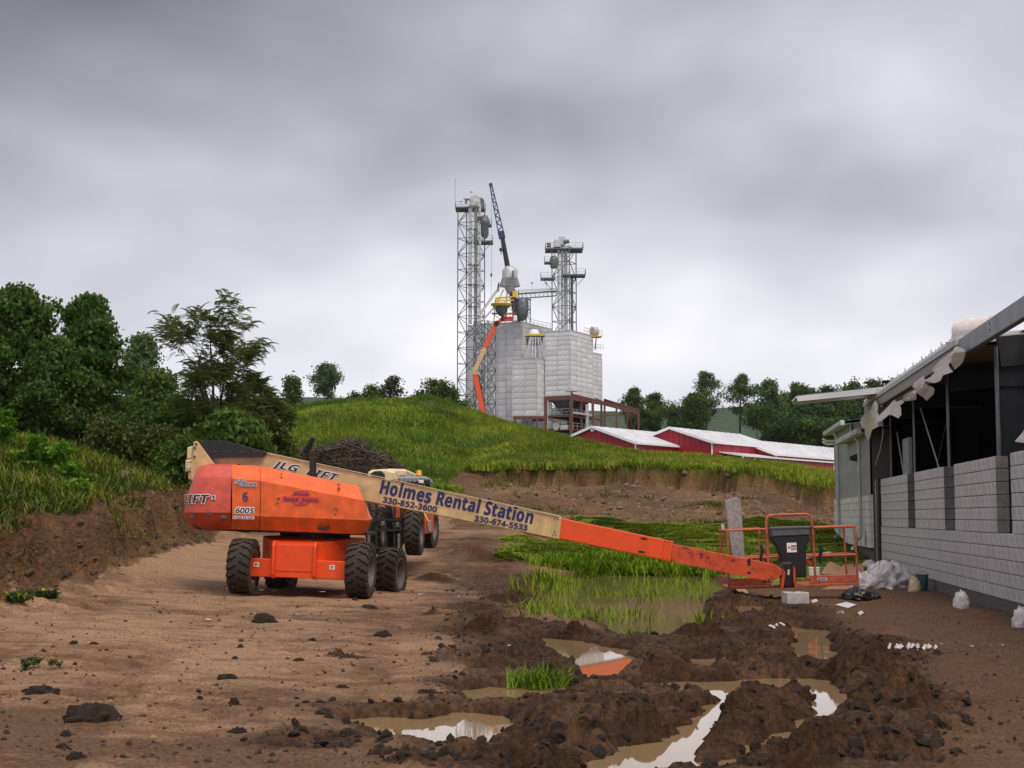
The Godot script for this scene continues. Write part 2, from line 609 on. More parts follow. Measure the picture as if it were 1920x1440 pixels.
# ---------------------------------------------------------------- terrain
const COLS := [-700.0, 0.0, 200.0, 400.0, 600.0, 800.0, 1000.0, 1200.0, 1400.0, 1600.0, 1920.0, 2700.0]
const ROWS := [5.0, 12.0, 20.0, 26.0, 32.0, 39.0, 46.0, 52.0, 58.0, 64.0, 67.0, 75.0, 90.0, 100.0, 110.0, 125.0, 150.0, 190.0, 280.0, 360.0, 500.0, 560.0, 800.0, 1600.0]
var table := [
	[.2, .1, .06, .03, .02, .01, .0, .0, .02, .05, .1, .1],
	[.25, .12, .08, .05, .04, .03, .0, .0, .02, .04, .06, .06],
	[.4, .3, .2, .12, .08, .03, .0, -.02, .0, .03, .05, .05],
	[.5, .4, .3, .18, .12, .06, .0, -.1, .0, .0, .04, .05],
	[1.2, .95, .75, .42, .22, .14, .05, -.15, -.05, .0, .02, .1],
	[2.0, 1.65, 1.45, .80, .5, .42, .3, -.02, .1, .3, .4, .4],
	[2.4, 2.1, 1.8, 1.25, .9, .8, .8, .65, .6, .65, .7, .7],
	[2.9, 2.6, 2.2, 1.7, 1.45, 1.2, 1.3, 1.2, 1.1, 1.1, 1.1, 1.1],
	[3.3, 3.1, 2.9, 2.6, 2.4, 2.1, 1.85, 1.8, 1.7, 1.55, 1.5, 1.5],
	[3.4, 3.4, 3.2, 3.1, 3.2, 2.9, 2.65, 2.65, 2.55, 2.15, 2.0, 2.0],
	[3.8, 3.7, 3.5, 3.4, 3.7, 3.4, 2.85, 2.75, 2.6, 2.2, 2.1, 2.0],
	[4.6, 4.6, 4.4, 4.3, 5.0, 4.8, 3.6, 3.2, 2.95, 2.4, 2.2, 2.0],
	[5.5, 5.5, 5.5, 6.0, 7.6, 7.7, 5.9, 4.45, 3.85, 2.95, 2.6, 2.4],
	[6.0, 6.0, 6.2, 7.0, 9.0, 9.35, 7.1, 5.1, 4.35, 3.4, 3.0, 2.8],
	[6.0, 6.0, 6.2, 7.2, 9.2, 9.4, 7.3, 5.35, 4.2, 3.4, 3.0, 2.8],
	[6.0, 6.0, 6.2, 7.0, 8.0, 8.9, 7.7, 6.1, 4.75, 4.05, 3.5, 3.2],
	[7.0, 7.0, 7.0, 7.5, 8.0, 8.6, 7.6, 5.6, 4.2, 3.8, 3.4, 3.2],
	[10., 10., 10., 10., 10., 10.5, 9.5, 7.0, 5.4, 4.6, 4.4, 4.2],
	[20., 20., 19., 18., 17., 16.5, 16., 14., 13., 13., 13., 13.],
	[28., 28., 27., 26., 24., 22., 21., 20., 20., 21., 23., 24.],
	[38., 38., 39., 41., 42., 40., 38.5, 36.3, 38.7, 42., 46., 50.],
	[38., 38., 39., 41., 42.5, 40., 38., 36., 39., 43., 48., 53.],
	[30., 30., 30., 30., 30., 30., 30., 30., 30., 34., 38., 40.],
	[20., 20., 20., 20., 20., 20., 20., 20., 20., 20., 20., 20.]]
const TOE_D := [4.0, 10.0, 14.0, 20.0, 26.0, 32.0, 42.0, 48.0, 54.0, 60.0]
const TOE_P := [-2600.0, -560.0, -230.0, -10.0, 165.0, 290.0, 420.0, 540.0, 700.0, 860.0]
const CUT_P := [700.0, 880.0, 960.0, 1100.0, 1300.0, 1565.0, 1900.0, 2700.0]
const CUT_D := [74.0, 69.0, 67.0, 66.0, 65.0, 61.0, 58.0, 55.0]
const CUT_H := [0.0, 0.05, 0.75, 0.85, 0.85, 0.75, 0.7, 0.6]
const LEVEL := -0.07
# shores of the standing water and the rims of the churned ground, as marks on the flat site
var shores := [
	[[628, 1352], [700, 1347], [790, 1348], [850, 1336], [930, 1344], [962, 1372], [930, 1398], [880, 1422], [800, 1410], [740, 1394], [690, 1374]],
	[[555, 1412], [605, 1407], [604, 1421], [562, 1423]],
	[[858, 1302], [920, 1289], [1010, 1289], [1062, 1281], [1040, 1301], [980, 1323], [890, 1326]],
	[[1012, 1198], [1080, 1203], [1160, 1220], [1190, 1237], [1170, 1262], [1130, 1282], [1090, 1280], [1080, 1245], [1030, 1222]],
	[[1175, 1292], [1250, 1282], [1400, 1278], [1525, 1273], [1562, 1290], [1606, 1312], [1608, 1334], [1560, 1350], [1532, 1346], [1526, 1312], [1400, 1314], [1280, 1313]],
	[[1535, 1338], [1568, 1348], [1505, 1385], [1450, 1412], [1370, 1450], [1320, 1450], [1430, 1398], [1495, 1365]],
	[[1345, 1314], [1382, 1314], [1340, 1360], [1316, 1402], [1290, 1460], [1120, 1460], [1160, 1423], [1230, 1402], [1285, 1368]],
	[[1482, 1178], [1542, 1183], [1562, 1215], [1574, 1242], [1500, 1252], [1488, 1220]],
	[[1298, 1238], [1372, 1234], [1388, 1247], [1308, 1260]],
	[[1380, 1138], [1428, 1139], [1424, 1162], [1384, 1163]],
	[[985, 1150], [1010, 1125], [1060, 1092], [1120, 1078], [1200, 1080], [1335, 1083], [1352, 1100], [1312, 1130], [1322, 1168], [1290, 1192], [1180, 1197], [1130, 1166], [1050, 1162]]]
var churned := [[700, 1470], [760, 1380], [850, 1300], [820, 1200], [850, 1140], [930, 1128], [1000, 1165], [1150, 1190], [1290, 1190], [1330, 1095], [1420, 1112], [1560, 1150], [1640, 1190], [1760, 1255], [1800, 1330], [1760, 1470]]
var churned_ridge := [[790, 1005], [900, 1010], [1000, 1060], [1090, 1100], [1010, 1125], [900, 1110], [800, 1060]]
# heaps of mud: mark of the foot, width, height (pixels)
var heaps := [[905, 1190, 125, 62], [1000, 1200, 120, 34], [1130, 1212, 130, 68], [1085, 1190, 60, 30], [915, 1262, 120, 48], [985, 1235, 90, 26], [1245, 1262, 110, 78], [1190, 1225, 70, 34],
	[1345, 1165, 110, 62], [1330, 1195, 150, 40], [1410, 1195, 90, 30], [1530, 1196, 120, 52], [1600, 1232, 90, 36], [1640, 1275, 150, 66], [1560, 1262, 90, 34], [1400, 1276, 220, 46], [1310, 1270, 90, 30], [1480, 1262, 90, 34],
	[1690, 1335, 210, 84], [1580, 1300, 80, 30], [1180, 1362, 170, 70], [1290, 1330, 150, 56], [1090, 1392, 150, 60], [1230, 1392, 130, 48], [1430, 1352, 200, 76], [1340, 1398, 120, 54], [1420, 1402, 120, 40],
	[1560, 1420, 220, 80], [1680, 1430, 220, 60], [1500, 1452, 160, 50], [1000, 1430, 200, 70], [1040, 1350, 150, 42], [1120, 1330, 110, 44], [752, 1366, 84, 62], [900, 1440, 130, 40], [860, 1348, 60, 24], [1060, 1445, 160, 44], [760, 1440, 120, 24],
	[900, 1062, 170, 44], [1000, 1092, 150, 30], [850, 1026, 70, 34], [1180, 1092, 90, 12], [960, 1110, 120, 22], [820, 1085, 110, 20], [650, 1240, 90, 14], [805, 1160, 60, 22], [1745, 1350, 90, 40], [1640, 1395, 110, 40]]
var pools := []
var mud := PackedVector2Array()
var mud_ridge := PackedVector2Array()
var mounds := []
var nA: FastNoiseLite
var nB: FastNoiseLite
var nC: FastNoiseLite
var nD: FastNoiseLite
var nR: FastNoiseLite
var nK: FastNoiseLite

func marks(list: Array, y: float) -> PackedVector2Array:
	var o := PackedVector2Array()
	for q in list:
		var p := G(q[0], q[1], y)
		o.append(Vector2(p.x, -p.z))
	return o

func edge_distance(p: Vector2, poly: PackedVector2Array) -> float:      # positive inside
	var best := 1e9
	var m := poly.size()
	for k in m:
		best = minf(best, p.distance_squared_to(Geometry2D.get_closest_point_to_segment(p, poly[k], poly[(k + 1) % m])))
	best = sqrt(best)
	return best if Geometry2D.is_point_in_polygon(p, poly) else -best

func bounds(poly: PackedVector2Array, pad: float) -> Rect2:
	var r := Rect2(poly[0], Vector2.ZERO)
	for q in poly: r = r.expand(q)
	return r.grow(pad)

func pw(xs: Array, ys: Array, x: float) -> float:
	if x <= xs[0]: return ys[0]
	for k in range(1, xs.size()):
		if x < xs[k]:
			return lerpf(ys[k - 1], ys[k], (x - xs[k - 1]) / (xs[k] - xs[k - 1]))
	return ys[-1]

var row_d := -1.0
var row_v := []
var row_mounds := []
var row_pools := []

func set_row(d: float):
	if d == row_d: return
	row_d = d
	var k := 0
	while k < ROWS.size() - 2 and d > ROWS[k + 1]: k += 1
	var t := clampf((d - ROWS[k]) / (ROWS[k + 1] - ROWS[k]), 0.0, 1.0)
	row_v = []
	for j in COLS.size(): row_v.append(lerpf(table[k][j], table[k + 1][j], t))
	row_mounds = []
	row_pools = []
	if d < 45.0:
		for m in mounds:
			if absf(d - m[1]) < m[3] * 1.5: row_mounds.append(m)
		for q in pools:
			if d > q[1].position.y and d < q[1].end.y: row_pools.append(q)

var soil_wet := 0.0     # set by ground(): how wet and churned the place is
var soil_track := 0.0
var soil_scuff := 0.0
var tracks := [[-2.4, 8.0, -4.7, 25.0], [-0.75, 8.0, -2.5, 25.0], [-4.4, 8.0, -6.2, 27.0], [-3.2, 8.0, -3.3, 24.0], [3.4, 10.0, 5.2, 24.0], [4.5, 10.0, 6.6, 26.0]]
var cut_dc := 0.0
var soil_dl := -9.0
var soil_bank := 0.0    # and whether it belongs to a cut face

func ground(x: float, z: float) -> float:
	var d := maxf(-z, 4.0)
	set_row(d)
	var px := 960.0 + F * x / d
	var h := pw(COLS, row_v, px)
	soil_wet = 0.0
	soil_track = 0.0
	soil_scuff = 0.0
	soil_bank = 0.0
	soil_dl = -9.0 if d < 62.0 else 9.0
	if d < 62.0:
		var dl: float = (pw(TOE_D, TOE_P, d) - px) * d / F
		if dl > -2.0:
			var fl := nB.get_noise_2d(x * 0.45 + 3.0, z * 0.45)
			dl += 0.55 * nA.get_noise_2d(x * 3.0, z * 3.0) + 0.28 * nB.get_noise_2d(x * 2.0, z * 2.0) + 0.9 * nA.get_noise_2d(x * 0.9, z * 0.9) - 0.5 * maxf(0.0, fl - 0.1) * 2.0
			var up := smoothstep(0.0, 1.15, dl)
			dl += 0.16 * nD.get_noise_2d(x * 1.4, z * 1.4)
			soil_dl = dl
			h += (0.93 + 0.3 * nA.get_noise_2d(x * 0.5 + 9.0, z * 0.5)) * up * (1.0 - smoothstep(50.0, 60.0, d)) + maxf(0.0, minf(dl, 10.0) - 0.8) * 0.13 * (1.0 - smoothstep(40.0, 58.0, d))
			h += smoothstep(-0.9, 0.1, dl) * 0.14 + 0.09 * nK.get_noise_2d(x * 0.55, z * 0.55) * up * (1.0 - up) * 4.0 + 0.22 * up * (1.0 - up) * 4.0 * nB.get_noise_2d(x * 1.2 + 20.0, z * 1.2)
			soil_bank = smoothstep(-0.6, 0.05, dl) * (1.0 - smoothstep(0.9, 1.5, dl))
	if d > 45.0 and d < 90.0 and px > 700.0:
		var dc: float = d - pw(CUT_P, CUT_D, px) + 0.9 * nA.get_noise_2d(x * 1.3, 3.0) + 0.5 * nB.get_noise_2d(x * 0.9, 9.0)
		cut_dc = dc
		h += pw(CUT_P, CUT_H, px) * smoothstep(0.0, 0.35, dc)
		if dc < 0.4 and d > 50.0:
			var sp := smoothstep(51.0, 54.0, d) * smoothstep(850.0, 960.0, px)
			soil_bank = maxf(soil_bank, sp)
			h += sp * (0.30 * nA.get_noise_2d(x * 0.8, z * 0.8) + 0.13 * absf(nB.get_noise_2d(x * 0.7, z * 0.7)) + 0.05 * nB.get_noise_2d(x * 3.0, z * 3.0))
		if dc > 0.0: soil_bank = 0.0
	if d < 46.0:
		var p := Vector2(x, d)
		h += 0.035 * nA.get_noise_2d(x * 0.8, z * 0.8) + 0.012 * nB.get_noise_2d(x * 2.0, z * 2.0)
		if d < 30.0:
			var scuff := smoothstep(-0.05, 0.28, nA.get_noise_2d(x * 0.9 + 70.0, z * 0.9)) + 0.8 * smoothstep(2.2, 3.6, x)
			h += (0.25 + scuff) * (0.016 * nD.get_noise_2d(x * 1.6, z * 1.6) + 0.011 * nK.get_noise_2d(x * 1.8, z * 1.8)) + 0.016 * nB.get_noise_2d(x * 1.1, z * 1.1)
			soil_scuff = scuff
		for t in tracks:
			var f: float = (d - t[1]) / (t[3] - t[1])
			if f < 0.0 or f > 1.0: continue
			var off: float = x - lerpf(t[0], t[2], f) - 0.25 * sin(f * 3.0 + t[0])
			if absf(off) < 0.30:
				var w := 1.0 - smoothstep(0.14, 0.26, absf(off))
				h -= w * (0.018 + 0.012 * sin((d + absf(off) * 0.8) * 26.0)) * (0.6 + 0.8 * nA.get_noise_2d(x * 0.5, z * 0.5 + 50.0))
				soil_track = maxf(soil_track, w)
		var em := 0.0
		if d < 34.0 and x > -3.0:
			em = smoothstep(-0.5, 0.6, edge_distance(p, mud) + 0.5 * nA.get_noise_2d(x * 0.9, z * 0.9))
		if d > 18.0 and x > -4.0:
			em = maxf(em, 0.8 * smoothstep(-0.5, 0.7, edge_distance(p, mud_ridge) + 0.6 * nA.get_noise_2d(x, z)))
		var keep := 1.0
		var dip := 0.0
		for q in row_pools:
			if x > q[1].position.x and x < q[1].end.x:
				var e := edge_distance(p, q[0]) + 0.16 * nB.get_noise_2d(x * 1.1, z * 1.1)
				var s := smoothstep(-0.18, 0.16, e)
				dip = maxf(dip, s)
				soil_wet = maxf(soil_wet, smoothstep(-0.5, 0.0, e))
		keep = 1.0 - dip
		if em > 0.0:
			var a := nA.get_noise_2d(x * 2.2, z * 2.2)
			var b := absf(nB.get_noise_2d(x * 1.25, z * 1.25))
			var c := absf(nB.get_noise_2d(x * 3.6 + 9.0, z * 3.6))
			h += 0.62 * em * keep * (0.01 + 0.055 * a + 0.12 * (0.42 - b) * (0.7 + a) + 0.05 * (0.3 - c) + 0.055 * nK.get_noise_2d(x * 1.3, z * 1.3) + 0.07 * nK.get_noise_2d(x * 0.5 + 8.0, z * 0.5) + 0.09 * nD.get_noise_2d(x * 1.1, z * 1.1) + 0.10 * a * absf(nD.get_noise_2d(x * 0.6 + 4.0, z * 0.6)))
			soil_wet = maxf(soil_wet, em * 0.9)
		var hm := 0.0
		for m in row_mounds:
			var u: float = (x - m[0]) / m[2]
			if absf(u) > 1.6: continue
			var w: float = (d - m[1]) / m[3]
			var wob := nA.get_noise_2d(x * 2.6 + m[0], z * 2.6)
			var q := 1.0 - sqrt(u * u + w * w) * (1.0 - 0.5 * wob)
			if q > 0.0:
				var c := absf(nB.get_noise_2d(x * 1.9, z * 1.9))
				hm = maxf(hm, smoothstep(0.0, 0.95, q) * (m[4] * (0.85 + 0.75 * wob + 0.5 * (0.3 - c)) + 0.075 * nK.get_noise_2d(x * 0.6 + 5.0, z * 0.6) + 0.045 * nK.get_noise_2d(x * 1.4, z * 1.4 + 3.0) + 0.10 * nD.get_noise_2d(x * 0.7, z * 0.7)) * (1.0 - 0.9 * dip))
				soil_wet = maxf(soil_wet, smoothstep(0.0, 0.3, q) * 0.95)
		h += hm
		if dip > 0.0:
			h = lerpf(h, minf(h, LEVEL - 0.13), dip)
	elif px < 1000.0 or soil_bank == 0.0:
		h += 0.22 * nA.get_noise_2d(x * 0.16, z * 0.16) + 0.10 * nA.get_noise_2d(x * 0.6, z * 0.6)
	return h

func kind_of(x: float, z: float) -> int:      # 0 dirt, 1 embankment, 2 lawn, 3 spoil bank, 4 grass hill, 5 far land; ground() must have been called just before
	var d := -z
	var px := 960.0 + F * x / d
	if d > 150.0: return 5
	if d < 60.0:
		var dl: float = (pw(TOE_D, TOE_P, d) - px) * d / F
		if dl > -0.2 and px < 860.0: return 1
	var wob := 1.6 * nA.get_noise_2d(x * 0.5, z * 0.5) + 0.5 * nB.get_noise_2d(x * 0.4, z * 0.4)
	if d > 33.0 and d < 53.5 + wob:
		# the mown strip between pond and spoil bank
		var left := 935.0 + maxf(0.0, d - 46.0) * 20.0 + wob * 20.0
		if px > left and d > 38.5 + wob * 0.25 - smoothstep(1300.0, 1500.0, px) * 6.0: return 2
	if d > 50.0 and px > 840.0 + wob * 20.0:
		if cut_dc < 0.28: return 3
		return 4
	if d > 56.0 + wob: return 4
	return 6 if soil_wet > 0.45 and d < 34.0 else 0

func build_terrain():
	nA = noise(31, 0.35, 4)
	nB = noise(32, 1.1, 3)
	nC = noise(33, 0.12, 3)
	nD = noise(34, 2.5, 3)
	nR = noise(35, 0.05, 3)
	nK = noise(36, 3.2, 2, FastNoiseLite.TYPE_CELLULAR)
	nK.cellular_return_type = FastNoiseLite.RETURN_CELL_VALUE
	nK.domain_warp_enabled = true
	nK.domain_warp_amplitude = 0.35
	nK.domain_warp_frequency = 1.5
	for q in shores:
		var poly := marks(q, LEVEL)
		pools.append([poly, bounds(poly, 0.7)])
	mud = marks(churned, 0.0)
	mud_ridge = marks(churned_ridge, 0.25)
	for q in heaps:
		var p := G(q[0], q[1], 0.0 if q[1] > 1115 else 0.2)
		var k := -p.z / F
		var r: float = q[2] * 0.5 * k
		mounds.append([p.x, -p.z + r * 0.35, r * 1.1, clampf(r * 0.62, 0.16, 0.6), q[3] * k * (0.62 if q[3] < 60 else 0.48)])
	var names := ["dirt_ground", "dirt_embankment", "lawn_ground", "spoil_bank", "grass_hill", "far_hillside", "churned_mud"]
	var labels := ["tan packed dirt track and churned brown mud of the building site", "brown cut earth bank with grass on top along the left of the track", "short green lawn ground between the pond and the dug earth bank", "dug brown earth bank with a cut face below the field", "rough green grass hill and field in front of the grain plant", "distant green crop hillside and land behind the barns", "dark churned wet mud with ruts and heaps between the puddles"]
	var builders := []
	for k in 7: builders.append(MB.new())
	var bands := [
		[5.0, 8.4, -9.0, 9.0, 0.12, 0.12], [8.4, 17.0, -8.0, 8.5, 0.032, 0.032], [17.0, 27.0, -12.0, 12.0, 0.06, 0.06], [27.0, 46.0, -22.0, 20.0, 0.12, 0.12], [46.0, 72.0, -40.0, 40.0, 0.18, 0.18],
		[72.0, 150.0, -90.0, 90.0, 0.9, 0.8], [150.0, 1600.0, -900.0, 900.0, 12.0, 10.0]]
	for b in bands:
		terrain_band(b, builders)
	for k in 7:
		if builders[k].v.size() == 0: print("empty ", names[k]); continue
		var o := put(builders[k], names[k], [M.soil, M.bank, M.soil, M.bank, M.soil, M.far, M.mud][k])
		tag(o, labels[k], "ground", "", "structure")

func terrain_band(b: Array, builders: Array):
	# overlaps the next band a little, sunk by a hair, so that no gap shows
	var nz := int(ceil((b[1] - b[0]) / b[5])) + 1
	var nx := int(ceil((b[3] - b[2]) / b[4])) + 1
	var hs := PackedFloat32Array()
	hs.resize(nx * nz)
	var cs := PackedColorArray()
	cs.resize(nx * nz)
	var ks := PackedByteArray()
	ks.resize(nx * nz)
	var zs := PackedFloat32Array()
	for j in nz:
		var d: float = b[0] + b[5] * j
		if b[0] > 100.0: d = b[0] * pow(b[1] / b[0], float(j) / (nz - 1))
		zs.append(-d)
	var wide: float = minf(b[3], b[1] * 0.56 + 4.0)
	for j in nz:
		var z := zs[j]
		for i in nx:
			var x: float = b[2] + b[4] * i
			if absf(x) > -z * 0.62 + 3.0 + b[4]:
				hs[j * nx + i] = -1e9
				continue
			var k := j * nx + i
			hs[k] = ground(x, z)
			var kd := kind_of(x, z)
			ks[k] = kd
			cs[k] = earth_colour(x, z, hs[k], kd)
	var remap := []
	for k in 7:
		var a := PackedInt32Array()
		a.resize(nx * nz)
		a.fill(-1)
		remap.append(a)
	for j in nz - 1:
		for i in nx - 1:
			var k := j * nx + i
			if hs[k] < -1e8 or hs[k + 1] < -1e8 or hs[k + nx] < -1e8 or hs[k + nx + 1] < -1e8: continue
			var kd := ks[k]
			var mb: MB = builders[kd]
			var q := PackedInt32Array()
			for t in [k, k + 1, k + nx + 1, k + nx]:
				var r: int = remap[kd][t]
				if r < 0:
					r = mb.v.size()
					remap[kd][t] = r
					var jj: int = t / nx
					var ii: int = t % nx
					mb.v.append(Vector3(b[2] + b[4] * ii, hs[t], zs[jj]))
					var i0 := maxi(ii - 1, 0)
					var i1 := mini(ii + 1, nx - 1)
					var j0 := maxi(jj - 1, 0)
					var j1 := mini(jj + 1, nz - 1)
					if hs[jj * nx + i0] < -1e8: i0 = ii
					if hs[jj * nx + i1] < -1e8: i1 = ii
					if hs[j0 * nx + ii] < -1e8: j0 = jj
					if hs[j1 * nx + ii] < -1e8: j1 = jj
					var dx := (hs[jj * nx + i1] - hs[jj * nx + i0]) / maxf(b[4] * (i1 - i0), 1e-4)
					var dz := (hs[j1 * nx + ii] - hs[j0 * nx + ii]) / minf(zs[j1] - zs[j0], -1e-4)
					mb.n.append(Vector3(-dx, 1, -dz).normalized())
					mb.c.append(cs[t])
				q.append(r)
			# seen from above, clockwise: near-left, far-left, far-right, near-right
			mb.idx.append_array([q[0], q[3], q[2], q[0], q[2], q[1]])

func bare_patch(x: float, z: float) -> float:
	# the scraped brown patches on the hill below the plant
	var n := 1.3 * nA.get_noise_2d(x * 0.9, z * 0.5) + 0.5 * nB.get_noise_2d(x, z)
	var a := 1.0 - pow((x + 2.0) / 2.2, 2) - pow((z + 96.0) / 5.0, 2) + n
	var b := 1.0 - pow((x + 1.0) / 1.6, 2) - pow((z + 86.0) / 3.5, 2) + n
	return maxf(a, b)

func mixc(a: Color, b: Color, t: float) -> Color:
	return a.lerp(b, clampf(t, 0.0, 1.0))

const DRY := Color(0.37, 0.225, 0.138)
const DAMP := Color(0.155, 0.088, 0.052)
const WET := Color(0.058, 0.031, 0.0175)
const BANK := Color(0.15, 0.083, 0.046)
const OCHRE := Color(0.30, 0.178, 0.085)

func earth_colour(x: float, z: float, h: float, kd: int) -> Color:
	var d := -z
	var wet := soil_wet
	var px := 960.0 + F * x / d
	var a := nA.get_noise_2d(x * 0.55 + 40.0, z * 0.35)
	var b := nB.get_noise_2d(x * 0.5, z * 1.0 + 30.0)
	var c := nD.get_noise_2d(x, z)
	if kd == 5:
		var rows := 0.5 + 0.5 * sin((x * 0.35 + z) * 0.30)
		return mixc(Color(0.040, 0.078, 0.034), Color(0.052, 0.092, 0.036), rows * 0.6 + 0.4 * a)
	if kd == 4:
		if bare_patch(x, z) > 0.0: return mixc(Color(0.17, 0.11, 0.06), Color(0.30, 0.20, 0.12), 0.5 + b)
		return mixc(Color(0.11, 0.145, 0.018), Color(0.18, 0.19, 0.034), 0.5 + a)
	if kd == 2:
		return mixc(Color(0.085, 0.145, 0.014), Color(0.14, 0.19, 0.022), 0.5 + 0.9 * a + 0.4 * b)
	if kd == 3:
		var top := smoothstep(-0.25, 0.0, cut_dc)
		var s := mixc(Color(0.175, 0.10, 0.056), Color(0.30, 0.185, 0.108), 0.45 + 0.9 * a + 0.5 * b + 0.35 * c)
		if c > 0.33: s = mixc(s, Color(0.36, 0.26, 0.18), (c - 0.33) * 4.0)
		return mixc(s, mixc(OCHRE, Color(0.13, 0.075, 0.038), 0.5 + 1.2 * nB.get_noise_2d(x * 0.8, h * 0.5)), top)
	if kd == 1:
		var s := mixc(BANK, mixc(OCHRE, Color(0.085, 0.046, 0.026), 0.5 + 0.8 * c), 0.45 + 0.8 * a + 0.4 * b)
		if soil_bank < 0.4 and wet < 0.3:
			s = mixc(mixc(Color(0.055, 0.072, 0.02), Color(0.10, 0.075, 0.045), 0.35 + 0.8 * b + 0.5 * a), s, soil_bank)
		return s
	var dry := 0.55 + 0.75 * a + 0.45 * b + 0.25 * c
	# the wheel tracks along the dirt road are packed and pale
	dry += 0.45 * smoothstep(-1.2, -3.0, x) * smoothstep(9.0, 13.0, d) - 0.75 * smoothstep(12.5, 9.0, d)
	dry -= 1.15 * smoothstep(1.5, 4.5, x)
	dry -= soil_track * (0.22 + 0.25 * b) + 0.26 * soil_scuff
	dry += 0.30 * nD.get_noise_2d(x * 1.7, z * 1.7) + 0.14 * nK.get_noise_2d(x * 1.8, z * 1.8) - 0.5 * maxf(0.0, nD.get_noise_2d(x * 0.7 + 9.0, z * 0.9) - 0.25)
	dry += 0.45 * nD.get_noise_2d(x * 0.25 + 3.0, z * 0.5) - 0.5 * maxf(0.0, nB.get_noise_2d(x * 0.35 + 60.0, z * 0.7) - 0.12)
	var s := mixc(DAMP, DRY, dry)
	s = s * (1.0 + 0.16 * nD.get_noise_2d(x * 0.35, z * 1.3) + 0.14 * nB.get_noise_2d(x * 1.5, z * 3.0))
	s = mixc(s, mixc(WET, Color(0.145, 0.083, 0.047), 0.30 + 0.9 * b + 0.6 * c), wet)
	return s

# ---------------------------------------------------------------- standing water
func build_water():
	var labels := ["nearest brown puddle left of the middle reflecting the pale sky", "tiny puddle near the bottom edge on the packed dirt", "shallow brown puddle behind the nearest one beside the grass tuft", "muddy puddle between two mud ridges below the pond", "long brown puddle winding across the churned mud", "narrow water-filled rut curving towards the camera on the right", "brown wheel rut full of water at the bottom of the picture", "puddle at the foot of the mud heap below the lift basket", "small red-tinged puddle strip among the clods", "small puddle beside the loose concrete blocks", "shallow green-brown pond with reeds under the boom"]
	for k in pools.size():
		var poly: PackedVector2Array = Geometry2D.offset_polygon(pools[k][0], 0.32)[0]
		var cen := Vector2.ZERO
		for q in poly: cen += q
		cen /= poly.size()
		var mb := MB.new()
		var tri := Geometry2D.triangulate_polygon(poly)
		var y := LEVEL + 0.0012 * k
		for i in range(0, tri.size(), 3):
			mb.face([Vector3(poly[tri[i]].x, y, -poly[tri[i]].y), Vector3(poly[tri[i + 1]].x, y, -poly[tri[i + 1]].y), Vector3(poly[tri[i + 2]].x, y, -poly[tri[i + 2]].y)], Vector3.UP)
		var o := put(mb, "pond" if k == pools.size() - 1 else "puddle", M.pond if k == pools.size() - 1 else M.water)
		tag(o, labels[k], "water", "", "structure")
# ---------------------------------------------------------------- the boom lift
func at_place(o: Node3D) -> MB:
	var mb := MB.new()
	mb.T = o.transform.affine_inverse()
	return mb

func sheet(mb: MB, pts: Array, d0: float, d1: float, bev := 0.0):
	# a plate whose outline is surveyed at distance d0, reaching back to d1
	var poly := PackedVector2Array()
	for q in pts:
		var p := W(q[0], q[1], d0)
		poly.append(Vector2(p.x, p.y))
	mb.prism(poly, Transform3D(Basis(), Vector3(0, 0, -d0)), d1 - d0, bev)

func text_plane(o: Node3D, called: String, text: String, fnt: String, wt: int, p0: Array, p1: Array, hgt: float, slant: float, d: float, m: Material, grow := 0.0, tilt := 0.0):
	# p0, p1: marks of the two ends of the base line; tilt leans the plane back
	var a := W(p0[0], p0[1], d)
	var b := W(p1[0], p1[1], d)
	var ux := (b - a).normalized()
	var uy := Vector3(-ux.y, ux.x, 0).rotated(ux, -tilt)
	var uz := ux.cross(uy)
	var inv := o.transform.affine_inverse()
	var map := func(u: float, q: float, z: float) -> Vector3: return inv * (a + ux * u + uy * q + uz * (z * 0.2))
	var h := hgt * d / F
	var mesh := letters(text, fnt, wt, 0.0, 0.0, a.distance_to(b), h, slant, map, grow)
	return put_mesh(mesh, called, m, o)

func ground_y(x: float, z: float) -> float:
	return ground(x, z)

